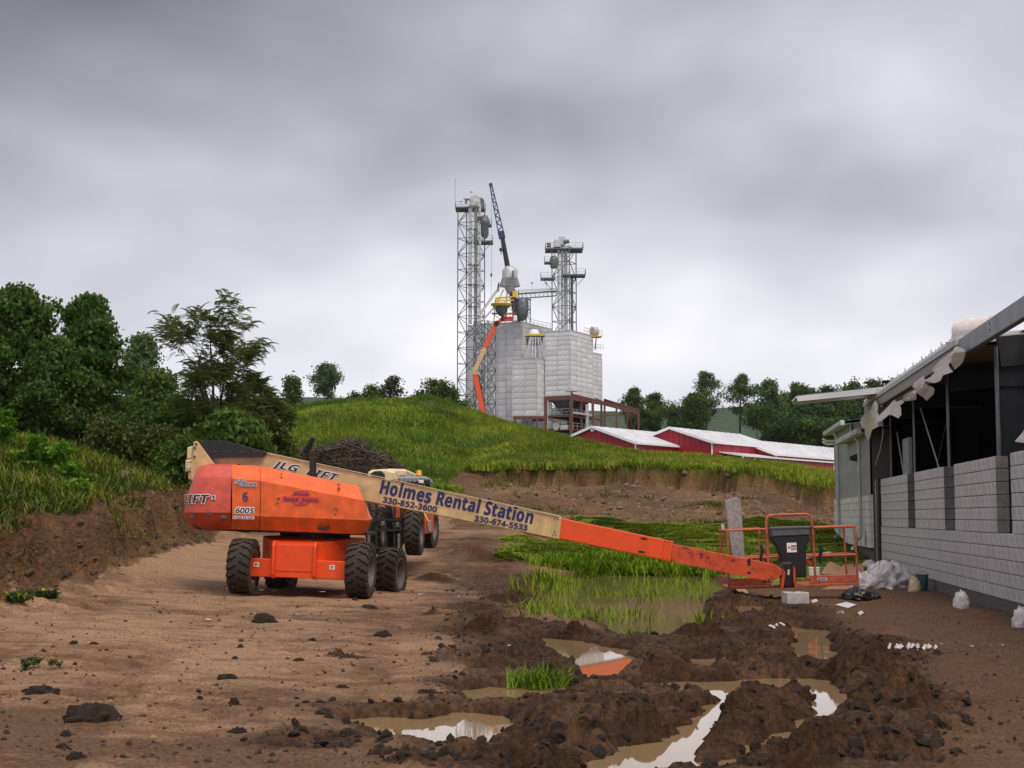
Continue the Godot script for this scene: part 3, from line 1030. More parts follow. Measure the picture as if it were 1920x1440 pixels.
func make_tyre(r: float, w: float, lugs: int, rim_r: float, lug_h: float) -> ArrayMesh:
	var mb := MB.new()
	var A := Transform3D(Basis(Vector3(0, -1, 0), Vector3(1, 0, 0), Vector3(0, 0, 1)), Vector3.ZERO)   # the lathe's axis becomes x
	var hw := w * 0.5
	var c := r - lug_h
	mb.lathe([Vector2(rim_r, -hw * 0.80), Vector2(rim_r + 0.02, -hw * 0.93), Vector2(lerpf(rim_r, c, 0.5), -hw), Vector2(c - 0.03, -hw * 0.94), Vector2(c, -hw * 0.78), Vector2(c + 0.008, 0), Vector2(c, hw * 0.78), Vector2(c - 0.03, hw * 0.94), Vector2(lerpf(rim_r, c, 0.5), hw), Vector2(rim_r + 0.02, hw * 0.93), Vector2(rim_r, hw * 0.80)], A, 40, 0.3)
	var rg := RandomNumberGenerator.new()
	rg.seed = 5
	for s in [-1.0, 1.0]:
		for k in lugs:
			var t0: float = TAU * (k + (0.5 if s > 0 else 0.0)) / lugs
			var path := [[-0.06 * w, 0.0], [0.14 * w, 0.02], [0.24 * w, 0.16], [0.36 * w, 0.18], [0.47 * w, 0.36], [0.50 * w, 0.40]]
			var half := TAU / lugs * 0.27
			var wear := rg.randf_range(0.85, 1.0)
			for j in path.size() - 1:
				var last: bool = j == path.size() - 2
				var pts := []
				for q in [[j, -1, 1], [j, 1, 1], [j + 1, 1, 1], [j + 1, -1, 1], [j, -1, 0], [j, 1, 0], [j + 1, 1, 0], [j + 1, -1, 0]]:
					var pp: Array = path[q[0]]
					var t: float = t0 + pp[1] * 0.55 + q[1] * half
					var rr: float = (c + lug_h * wear) if q[2] else (c - 0.05)
					if q[0] >= 4: rr -= 0.012 * (q[0] - 3) if q[2] else 0.0
					if q[0] == 5: rr = (c - 0.035) if q[2] else (c - 0.09)
					pts.append(Vector3(s * pp[0], cos(t) * rr, sin(t) * rr))
				var mid := Vector3.ZERO
				for p in pts: mid += p
				mid /= 8.0
				for f in [[0, 1, 2, 3], [0, 1, 5, 4], [1, 2, 6, 5], [2, 3, 7, 6], [3, 0, 4, 7]]:
					var fc: Vector3 = (pts[f[0]] + pts[f[1]] + pts[f[2]] + pts[f[3]]) * 0.25
					mb.face([pts[f[0]], pts[f[1]], pts[f[2]], pts[f[3]]], fc - mid)
	return mb.mesh()

func make_rim(rim_r: float, w: float) -> ArrayMesh:
	var mb := MB.new()
	var A := Transform3D(Basis(Vector3(0, -1, 0), Vector3(1, 0, 0), Vector3(0, 0, 1)), Vector3.ZERO)
	var hw := w * 0.5
	var half := [Vector2(rim_r, hw * 0.2), Vector2(rim_r, hw * 0.82), Vector2(rim_r + 0.016, hw * 0.90), Vector2(rim_r - 0.016, hw * 0.92), Vector2(rim_r - 0.03, hw * 0.80), Vector2(rim_r - 0.05, hw * 0.30), Vector2(rim_r * 0.52, hw * 0.22), Vector2(rim_r * 0.46, hw * 0.34), Vector2(rim_r * 0.34, hw * 0.36), Vector2(rim_r * 0.30, hw * 0.5), Vector2(0.0, hw * 0.52)]
	var prof := []
	for k in half.size():
		var q: Vector2 = half[half.size() - 1 - k]
		prof.append(Vector2(q.x, -q.y))
	prof.append_array(half)
	mb.lathe(prof, A, 32, 0.7)
	for s in [-1.0, 1.0]:
		for k in 9:
			var t := TAU * k / 9
			var p := Vector3(0, cos(t), sin(t)) * rim_r * 0.40
			mb.cyl(p + Vector3(hw * 0.3 * s, 0, 0), p + Vector3(hw * 0.42 * s, 0, 0), 0.014, -1, 6)
	return mb.mesh()

func wheel(o: Node3D, cen: Vector3, B: Basis, tyre: Mesh, rim: Mesh, rim_mat: Material):
	var k := 0
	while o.has_node("wheel" if k == 0 else "wheel_%03d" % k): k += 1
	var n := Node3D.new()
	n.name = "wheel" if k == 0 else "wheel_%03d" % k
	n.transform = Transform3D(B, cen - o.position)
	o.add_child(n)
	put_mesh(tyre, "tyre", M.rubber, n)
	put_mesh(rim, "rim", rim_mat, n)

func build_boom_lift():
	var o := thing("boom_lift", "orange and cream boom lift with lettered boom stretched low to the right", "boom lift", Vector3(-3.55, 0.1, -26.65))
	# --- chassis, seen nearly end on
	var C := Transform3D(Basis(Vector3.FORWARD, deg_to_rad(1.8)) * Basis(Vector3.UP, deg_to_rad(-7.0)), Vector3(-3.56, 0.10, -26.65))
	var mb := at_place(o)
	mb.T = mb.T * C
	var plan := PackedVector2Array([Vector2(-0.36, 1.3), Vector2(-0.78, 0.6), Vector2(-0.78, -0.6), Vector2(-0.36, -1.3), Vector2(0.36, -1.3), Vector2(0.78, -0.6), Vector2(0.78, 0.6), Vector2(0.36, 1.3)])
	# hull: plan at the bottom and a sloping lid
	var lo := []
	var hi := []
	for q in plan:
		lo.append(Vector3(q.x, 0.36, q.y))
		hi.append(Vector3(q.x, 1.03 if absf(q.y) < 1.0 else 0.93, q.y))
	for k in 8:
		var k2 := (k + 1) % 8
		mb.face([lo[k], lo[k2], hi[k2], hi[k]], Vector3(lo[k].x + lo[k2].x, 0, lo[k].z + lo[k2].z))
	mb.face([hi[0], hi[1], hi[6], hi[7]], Vector3.UP)
	mb.face([hi[1], hi[2], hi[5], hi[6]], Vector3.UP)
	mb.face([hi[2], hi[3], hi[4], hi[5]], Vector3.UP)
	mb.face(lo, Vector3.DOWN)
	put(mb, "chassis", M.orange, o)
	mb = at_place(o)
	mb.T = mb.T * C
	mb.box(Vector3(0, 0.63, 1.315), Vector3(0.66, 0.56, 0.05), Basis(), 0.008)
	mb.box(Vector3(0, 0.47, 1.345), Vector3(0.64, 0.012, 0.012))
	put(mb, "front_plate", M.orange, o)
	for s in [-1.0, 1.0]:
		mb = at_place(o)
		mb.T = mb.T * C
		mb.prism(PackedVector2Array([Vector2(1.10, 0.33), Vector2(1.36, 0.33), Vector2(1.40, 0.40), Vector2(1.40, 0.88), Vector2(1.36, 0.96), Vector2(1.10, 0.97)]), Transform3D(Basis(Vector3(0, 0, 1), Vector3(0, 1, 0), Vector3(-1, 0, 0)), Vector3(0.36 * s - 0.025, 0, 0)), 0.055, 0.012)
		put(mb, "flange", M.orange, o)
		for zz in [1.22, -1.24]:
			mb = at_place(o)
			mb.T = mb.T * C
			mb.box(Vector3(0.66 * s, 0.50, zz), Vector3(0.62, 0.31, 0.2), Basis(), 0.012)
			put(mb, "axle_beam", M.orange, o)
		mb = at_place(o)
		mb.T = mb.T * C
		mb.box(Vector3(0.66 * s, 0.55, 1.325), Vector3(0.09, 0.075, 0.006))
		put(mb, "sticker", M.white, o)
		mb = at_place(o)
		mb.T = mb.T * C
		mb.box(Vector3(0.66 * s - 0.018, 0.55, 1.3295), Vector3(0.018, 0.05, 0.002))
		mb.box(Vector3(0.66 * s + 0.012, 0.562, 1.3295), Vector3(0.026, 0.02, 0.002))
		mb.box(Vector3(0.66 * s + 0.012, 0.535, 1.3295), Vector3(0.02, 0.012, 0.002))
		put(mb, "sticker_print", M.ink, o)
	mb = at_place(o)
	mb.T = mb.T * C
	mb.box(Vector3(0.5, 0.98, 0.93), Vector3(0.05, 0.12, 0.02), Basis(Vector3.UP, 0.54))
	mb.cyl(Vector3(0, 0.9, 0), Vector3(0, 1.24, 0), 0.60, 0.66, 28)
	put(mb, "slew_bearing", M.black_metal, o)
	var tyre := make_tyre(0.475, 0.40, 20, 0.285, 0.036)
	var rim := make_rim(0.285, 0.40)
	for q in [[456.0, 1113.0, 25.4, 3.0], [676.0, 1120.0, 25.4, 1.0], [528.0, 1111.0, 27.85, -4.0], [733.0, 1122.0, 27.85, -5.0]]:
		var p := W(q[0], q[1], q[2]) + Vector3(0, 0.465, 0)
		wheel(o, p, Basis(Vector3.FORWARD, deg_to_rad(1.8)) * Basis(Vector3.UP, deg_to_rad(-7.0 + q[3])) * Basis(Vector3.RIGHT, q[0]), tyre, rim, M.rim)
	# --- turntable
	mb = at_place(o)
	sheet(mb, [[360, 986], [688, 999], [688, 1004], [430, 996], [372, 993]], 25.72, 27.6)
	put(mb, "turntable_deck", M.black_metal, o)
	counterweight(o)
	hood(o)
	boom(o)
	basket(o)

var cw_rows := [[870.0, 386.0, 26.05], [872.0, 378.0, 25.78], [876.0, 374.0, 25.66], [884.0, 371.5, 25.56], [893.0, 369.5, 25.47], [895.0, 369.2, 25.455], [912.0, 363.0, 25.42], [927.0, 358.0, 25.40], [945.0, 354.5, 25.39], [961.0, 352.6, 25.385], [962.0, 353.0, 25.41], [970.0, 354.5, 25.43], [984.0, 362.0, 25.54], [993.0, 370.0, 25.66]]

func cw_point(row: Array, th: float) -> Vector3:
	var xr := X(434.5, 25.4)
	var dc := 26.6
	var rx: float = xr - X(row[1], 26.35)
	var rd: float = dc - row[2]
	var e := 2.0 / 3.4
	var x := xr + rx * signf(cos(th)) * pow(absf(cos(th)), e)
	var dd: float = dc - rd * signf(sin(th)) * pow(absf(sin(th)), e)
	var y := W(420.0, row[0], row[2]).y
	return Vector3(x, y, -dd)

func counterweight(o: Node3D):
	var parts := [[0, 6, "counterweight_cap"], [5, 10, "counterweight"], [9, 14, "counterweight_skirt"]]
	for q in parts:
		var mb := at_place(o)
		var pts := []
		var nc := 37
		for r in range(q[0], q[1]):
			for k in nc:
				pts.append(cw_point(cw_rows[r], PI * 0.5 + PI * k / (nc - 1)))
		mb.grid(pts, nc, false, Vector3(-1, 0, 0.5))
		if q[0] == 0 or q[1] == 14:
			var rim := []
			var r: int = 0 if q[0] == 0 else 13
			for k in nc: rim.append(cw_point(cw_rows[r], PI * 0.5 + PI * k / (nc - 1)))
			mb.face(rim, Vector3.UP if r == 0 else Vector3.DOWN)
		put(mb, q[2], M.orange_worn if q[0] == 9 else M.faded, o)
	# lettering follows the rounded corner
	var row: Array = [940.0, 355.2, 25.385]
	var arc := [0.0]
	var pos := []
	var last := Vector3.ZERO
	for k in 400:
		var p := cw_point(row, PI * 0.5 + PI * 0.85 * k / 399.0)
		if k > 0: arc.append(arc[-1] + p.distance_to(last))
		pos.append(p)
		last = p
	var s_end := 0.0
	for k in 400:
		if pos[k].x > X(389.5, 25.4): s_end = arc[k]
	var inv := o.transform.affine_inverse()
	var y0 := W(400, 948.6, 25.4).y
	var wtot := 1.16
	for layer in 2:
		var map := func(u: float, q: float, z: float) -> Vector3:
			var s: float = s_end + (wtot - u)
			var k := clampi(arc.bsearch(s), 1, 398)
			var p: Vector3 = pos[k - 1].lerp(pos[k], clampf((s - arc[k - 1]) / maxf(arc[k] - arc[k - 1], 1e-6), 0, 1))
			var t: Vector3 = (pos[k + 1] - pos[k - 1]).normalized()
			var nn := Vector3(t.z, 0, -t.x)
			if nn.dot(p - Vector3(X(434, 25.4), p.y, -26.6)) < 0: nn = -nn
			return inv * (Vector3(p.x, y0 + q, p.z) + nn * (0.014 + layer * 0.004 + z * 0.1))
		var mesh := letters("JLG LIFT", "Droid Sans", 800, 0.0, 0.0, wtot, 0.195, 0.25, map, 0.013 if layer == 0 else 0.0)
		put_mesh(mesh, "lettering_edge" if layer == 0 else "lettering", M.white if layer == 0 else M.ink, o)
	var mb := at_place(o)
	sheet(mb, [[396, 928], [404, 928], [404, 937], [396, 937]], 25.382, 25.40)
	put(mb, "sticker", M.sticker, o)
	mb = at_place(o)
	sheet(mb, [[397.5, 929.5], [402, 929.5], [402, 931.5], [397.5, 931.5]], 25.378, 25.39)
	sheet(mb, [[399, 932.5], [402, 932.5], [402, 935.5], [399, 935.5]], 25.378, 25.39)
	put(mb, "sticker_print", M.ink, o)
	# scraped patches along the skirt
	mb = at_place(o)
	sheet(mb, [[384, 963], [397, 962], [400, 964], [392, 966], [386, 965]], 25.395, 25.42)
	sheet(mb, [[412, 968], [420, 965], [426, 971], [417, 972]], 25.405, 25.42)
	sheet(mb, [[356, 963], [366, 963], [364, 972], [357, 970]], 25.52, 25.6)
	put(mb, "scrape", M.galv_dark, o)

func slab(mb: MB, pts: Array, out: Vector3):
	var p := []
	for q in pts: p.append(W(q[0], q[1], q[2]))
	mb.face(p, out)

func hood(o: Node3D):
	var zf := Vector3(0, 0, 1)
	# narrow panel beside the counterweight
	var mb := at_place(o)
	slab(mb, [[435.2, 871.4, 25.72], [487.4, 873.5, 25.72], [487.4, 901.6, 25.36], [435.2, 897.0, 25.36]], zf + Vector3.UP)
	slab(mb, [[435.2, 897.0, 25.36], [487.4, 901.6, 25.36], [487.4, 967.6, 25.36], [435.2, 966.0, 25.36]], zf)
	slab(mb, [[435.2, 966.0, 25.36], [487.4, 967.6, 25.36], [484.2, 994.0, 25.52], [434.0, 992.6, 25.52]], zf + Vector3.DOWN)
	slab(mb, [[435.2, 871.4, 25.72], [487.4, 873.5, 25.72], [487.4, 873.5, 26.1], [435.2, 871.4, 26.1]], Vector3.UP)
	slab(mb, [[435.2, 871.4, 25.72], [435.2, 897.0, 25.36], [435.2, 966, 25.36], [434, 992.6, 25.52], [434, 992.6, 26.1], [435.2, 871.4, 26.1]], Vector3.LEFT)
	slab(mb, [[487.4, 873.5, 25.72], [487.4, 901.6, 25.36], [487.4, 967.6, 25.36], [484.2, 994, 25.52], [484.2, 994, 26.1], [487.4, 873.5, 26.1]], Vector3.RIGHT)
	put(mb, "side_panel", M.orange_hood, o)
	# the long engine hood
	var A := [488.6, 873.7, 25.72]
	var B := [671.5, 911.0, 25.72]
	var Cc := [488.6, 901.8, 25.35]
	var D := [681.4, 938.4, 25.35]
	var E := [692.4, 975.6, 25.35]
	var H := [488.6, 967.9, 25.35]
	var Fp := [681.4, 1001.9, 25.52]
	var Gp := [485.6, 994.0, 25.52]
	mb = at_place(o)
	slab(mb, [A, B, D, Cc], zf + Vector3.UP)
	slab(mb, [Cc, D, E, H], zf)
	slab(mb, [H, E, Fp, Gp], zf + Vector3.DOWN)
	var Bb := [671.5, 911.0, 26.15]
	var Db := [684.0, 938.4, 26.15]
	var Eb := [692.4, 975.6, 26.15]
	var Fb := [681.4, 1000.5, 26.15]
	slab(mb, [B, D, Db, Bb], Vector3.RIGHT)
	slab(mb, [D, E, Eb, Db], Vector3.RIGHT)
	slab(mb, [E, Fp, Fb, Eb], Vector3.RIGHT)
	slab(mb, [A, B, Bb, [488.6, 873.7, 26.15]], Vector3.UP)
	slab(mb, [A, Cc, H, Gp, [485.6, 994, 26.15], [488.6, 873.7, 26.15]], Vector3.LEFT)
	slab(mb, [Gp, Fp, Fb, [485.6, 994, 26.15]], Vector3.DOWN)
	put(mb, "engine_hood", M.orange_hood, o)
	# far side hood of the turntable
	mb = at_place(o)
	sheet(mb, [[440, 884], [488, 886], [668, 920], [690, 974], [681, 998], [440, 990]], 26.95, 27.8, 0.05)
	put(mb, "far_hood", M.orange_hood, o)
	mb = at_place(o)
	sheet(mb, [[595, 987], [598, 989], [612, 989], [615, 985], [616, 992], [611, 994.5], [599, 994], [595, 991]], 25.40, 25.5)
	put(mb, "handle", M.black, o)
	for q in [[526.7, 888.6], [528.0, 895.6]]:
		bolt(o, q, 25.50, 25.56)
	for q in [[521, 935], [519.7, 944], [633.5, 908.3], [635, 915.8], [628, 953.3], [632, 954.7], [628.5, 963.7], [604, 981.4], [561, 913], [523, 934]]:
		bolt(o, q, 25.335 if q[1] > 920 and q[1] < 970 else 25.40, 25.6)
	# print on the panels
	text_plane(o, "number", "6", "Droid Sans", 700, [454.6, 939.6], [464.6, 939.8], 16.8, 0.0, 25.352, M.violet)
	text_plane(o, "lettering_edge", "600S", "Droid Sans", 700, [440.5, 962.5], [474.5, 963.0], 11.0, 0.2, 25.354, M.white, 0.014)
	text_plane(o, "lettering", "600S", "Droid Sans", 700, [440.5, 962.5], [474.5, 963.0], 11.0, 0.2, 25.349, M.ink)
	text_plane(o, "lettering_edge", "Sky", "Droid Serif", 700, [438, 909.0], [456, 911.5], 13.0, 0.4, 25.354, M.sticker, 0.010)
	text_plane(o, "lettering", "Sky", "Droid Serif", 400, [438, 909.0], [456, 911.5], 13.0, 0.4, 25.349, M.ink)
	text_plane(o, "lettering_edge", "POWER", "Droid Serif", 700, [456, 911.5], [481, 912.0], 6.3, 0.1, 25.353, M.sticker, 0.010)
	text_plane(o, "lettering", "POWER", "Droid Serif", 700, [456, 911.5], [481, 912.0], 6.3, 0.1, 25.348, M.ink)
	for q in [[436.2, 967.8, 456.0, 973.4], [457.2, 968.0, 476.5, 973.8]]:
		mb = at_place(o)
		sheet(mb, [[q[0], q[1]], [q[2], q[1] + 0.4], [q[2], q[3]], [q[0], q[3] - 0.4]], 25.345, 25.42)
		put(mb, "sticker", M.sticker, o)
		mb = at_place(o)
		sheet(mb, [[q[0] + 1.5, q[1] + 1.5], [q[0] + 4.5, q[1] + 1.5], [q[0] + 4.5, q[3] - 1.5], [q[0] + 1.5, q[3] - 1.5]], 25.343, 25.4)
		for k in 3: sheet(mb, [[q[0] + 7, q[1] + 1.2 + k * 1.4], [q[2] - 2, q[1] + 1.5 + k * 1.4], [q[2] - 2, q[1] + 2.0 + k * 1.4], [q[0] + 7, q[1] + 1.7 + k * 1.4]], 25.343, 25.4)
		put(mb, "sticker_print", M.violet, o)
	# oval badge with a bar across it
	mb = at_place(o)
	var cen := W(564.7, 934.5, 25.345)
	var k := 25.345 / F
	var poly := PackedVector2Array()
	for j in 40: poly.append(Vector2(cos(TAU * j / 40) * 18.0 * k, sin(TAU * j / 40) * 13.5 * k))
	mb.prism(poly, Transform3D(Basis(), cen), 0.004)
	sheet(mb, [[528.7, 930.2], [599.0, 931.8], [599.0, 942.2], [528.7, 939.6]], 25.343, 25.349)
	put(mb, "badge", M.logo, o)
	mb = at_place(o)
	for j in 40:
		var a := TAU * j / 40
		var b := TAU * (j + 1) / 40
		if absf(sin(a)) > 0.3: mb.bar(cen + Vector3(cos(a) * 18 * k, sin(a) * 13.5 * k, 0.003), cen + Vector3(cos(b) * 18 * k, sin(b) * 13.5 * k, 0.003), 0.006, 0.004, Vector3.BACK)
	put(mb, "badge_rim", M.violet, o)
	text_plane(o, "badge_lettering", "Holmes", "Droid Sans", 700, [551, 929.3], [577, 930.2], 6.2, 0.2, 25.343, M.violet)
	text_plane(o, "badge_lettering", "Rental  Station", "Droid Sans", 700, [532.5, 939.0], [596.5, 941.2], 7.6, 0.05, 25.340, M.violet)
	text_plane(o, "badge_lettering", "INC", "Droid Sans", 700, [561, 945.4], [568.5, 945.7], 3.0, 0.0, 25.343, M.violet)

func bolt(o: Node3D, q: Array, d0: float, d1: float):
	var mb := at_place(o)
	var p := W(q[0], q[1], d0)
	mb.cyl(p, p + Vector3(0, 0, d0 - d1), 0.011, -1, 8)
	put(mb, "bolt", M.black_metal, o)

func boom(o: Node3D):
	var mb := at_place(o)
	sheet(mb, [[372, 852], [395, 855], [497, 850], [503, 850.6], [686, 891.4], [1053.5, 969.2], [1048.5, 1011.2], [686, 940], [640, 931], [430, 902], [380, 900]], 26.36, 26.74, 0.012)
	put(mb, "base_boom", M.cream, o)
	mb = at_place(o)   # edge flange along the top and a wear pad box below the end
	mb.bar(W(500, 848.6, 26.34), W(1050, 967.2, 26.34), 0.03, 0.012, Vector3.UP)
	put(mb, "boom_flange", M.cream_pale, o)
	mb = at_place(o)
	sheet(mb, [[978, 997.5], [1027, 1007], [1032, 1011], [1024, 1015.5], [1004, 1010]], 26.42, 26.68, 0.01)
	put(mb, "wear_pad", M.cream, o)
	for q in [[1040, 972.5], [1046, 973.5], [1040, 997.5], [1037, 1003], [1042, 1003.5]]:
		bolt(o, q, 26.345, 26.4)
	# tail: two plates, hinge blocks and the black cover
	for d in [26.22, 26.80]:
		mb = at_place(o)
		sheet(mb, [[362.6, 829.5], [365, 827.2], [368, 827], [371.5, 829.5], [401, 869], [430, 900], [430, 925], [384, 925], [366, 907], [358, 899], [357, 880], [361, 856]], d, d + 0.07, 0.008)
		put(mb, "tail_plate", M.cream, o)
	for q in [[367.6, 832.3], [364.6, 840], [364.4, 856]]:
		mb = at_place(o)
		var p := W(q[0], q[1], 26.19)
		mb.cyl(p, p - Vector3(0, 0, 0.1), 0.022, -1, 12)
		put(mb, "hinge_pin", M.rim, o)
	mb = at_place(o)
	sheet(mb, [[351, 839], [361.5, 835.5], [361, 860], [350, 860.5]], 26.30, 26.80, 0.02)
	put(mb, "hinge_block", M.cream_pale, o)
	mb = at_place(o)
	sheet(mb, [[347.6, 862.5], [361.5, 861], [361, 883], [347, 884.2]], 26.26, 26.84, 0.02)
	put(mb, "hinge_block", M.cream_pale, o)
	for q in [[352, 866.5], [357, 866], [351.5, 879], [356.5, 878.5]]:
		bolt(o, q, 26.25, 26.3)
	mb = at_place(o)
	sheet(mb, [[352.5, 885], [361, 884], [362, 903], [356, 900], [352.3, 898]], 26.3, 26.8, 0.02)
	put(mb, "hinge_block", M.cream, o)
	mb = at_place(o)
	sheet(mb, [[354, 832], [362, 828], [362, 838], [355, 838]], 26.32, 26.78, 0.02)
	put(mb, "end_cap", M.black, o)
	mb = at_place(o)
	sheet(mb, [[371, 826.6], [423, 826.6], [499.5, 847.6], [499.5, 849.8], [493.5, 855.4], [393.5, 858.3]], 26.27, 26.83, 0.006)
	put(mb, "boom_cover", M.black, o)
	for k in 4:
		mb = at_place(o)
		sheet(mb, [[399 + k * 25.0, 846.2], [409 + k * 25.0, 846], [408 + k * 25.0, 847.0], [400 + k * 25.0, 847.2]], 26.262, 26.3)
		put(mb, "vent_slot", M.grey_plastic, o)
	mb = at_place(o)
	sheet(mb, [[393.5, 855.5], [493.5, 852.6], [493.5, 856.4], [394.5, 859]], 26.245, 26.3)
	put(mb, "cover_edge", M.black_metal, o)
	mb = at_place(o)
	for j in 22:
		var a := TAU * j / 24 - 2.0
		var b := TAU * (j + 1) / 24 - 2.0
		var cc := W(468.5, 861.0, 26.355)
		mb.bar(cc + Vector3(cos(a), sin(a), 0) * 0.058, cc + Vector3(cos(b), sin(b), 0) * 0.058, 0.004, 0.003, Vector3.BACK)
	put(mb, "access_ring", M.rim, o)
	# exhaust stack in front of the boom
	mb = at_place(o)
	var e0 := W(587, 905, 26.05)
	var e1 := W(586.5, 862, 26.05)
	mb.tube([e0, e1, e1 + Vector3(0.02, 0.035, 0)], [0.062, 0.062, 0.035], 14)
	put(mb, "exhaust_stack", M.black, o)
	# telescoping sections
	mb = at_place(o)
	sheet(mb, [[1050, 971], [1262, 1015.2], [1257, 1052.5], [1046, 1009.5]], 26.40, 26.70, 0.012)
	put(mb, "mid_boom", M.orange, o)
	mb = at_place(o)
	sheet(mb, [[1246, 1011.6], [1262.5, 1014.8], [1257.2, 1053.2], [1240, 1049.8]], 26.385, 26.715, 0.008)
	put(mb, "boom_collar", M.orange, o)
	for q in [[1208, 1009.8], [1203, 1034.5]]:
		mb = at_place(o)
		sheet(mb, [[q[0] - 7, q[1] - 1.8], [q[0], q[1] - 2], [q[0] + 7, q[1] + 1], [q[0] + 4, q[1] + 2.2], [q[0] - 5, q[1] + 1.6]], 26.392, 26.41)
		put(mb, "boom_slot", M.black, o)
	for q in [[1247, 1014.5], [1254, 1016], [1244, 1047], [1251, 1048.2]]:
		bolt(o, q, 26.38, 26.4)
	mb = at_place(o)
	sheet(mb, [[1256, 1018.8], [1400, 1047.3], [1454, 1058.5], [1466, 1067], [1467.5, 1077], [1455, 1086], [1443, 1087.5], [1340, 1067.4], [1252, 1050.2]], 26.43, 26.67, 0.01)
	put(mb, "fly_boom", M.orange_worn, o)
	mb = at_place(o)
	mb.bar(W(1262, 1051.2, 26.42), W(1440, 1086.4, 26.42), 0.05, 0.014, Vector3.BACK)
	put(mb, "boom_rib", M.orange_worn, o)
	for q in [[1404.5, 1051.5, 3.6], [1404.6, 1057.5, 3.0], [1404.5, 1074, 3.0], [1315, 1044.5, 2.0], [1434, 1091, 3.0]]:
		mb = at_place(o)
		var p := W(q[0], q[1], 26.42)
		mb.cyl(p, p - Vector3(0, 0, 0.03), q[2] * 26.4 / F, -1, 10)
		put(mb, "pin", M.black, o)
	# big blue lettering, the numbers below it and the slanted mark near the tail
	text_plane(o, "lettering", "Holmes Rental Station", "Droid Sans", 700, [711.3, 925.0], [997.0, 982.6], 26.6, 0.03, 26.357, M.navy, 0.005)
	text_plane(o, "lettering", "330-852-3600", "Droid Sans", 700, [717.0, 941.9], [818.0, 960.8], 11.0, 0.0, 26.357, M.navy, 0.002)
	text_plane(o, "lettering", "330-674-5533", "Droid Sans", 700, [889.0, 976.9], [988.0, 995.4], 11.0, 0.0, 26.357, M.navy, 0.002)
	text_plane(o, "lettering_edge", "JLG  LIFT", "Droid Sans", 800, [505.5, 878.3], [624.0, 904.5], 17.5, 0.55, 26.358, M.white, 0.013)
	text_plane(o, "lettering", "JLG  LIFT", "Droid Sans", 800, [505.5, 878.3], [624.0, 904.5], 17.5, 0.55, 26.353, M.ink)

func rail(o: Node3D, T: Transform3D, pts: Array, r: float, m: Material, called := "rail", seg := 8):
	var mb := at_place(o)
	mb.T = mb.T * T
	mb.tube(pts, [r], seg)
	put(mb, called, m, o)

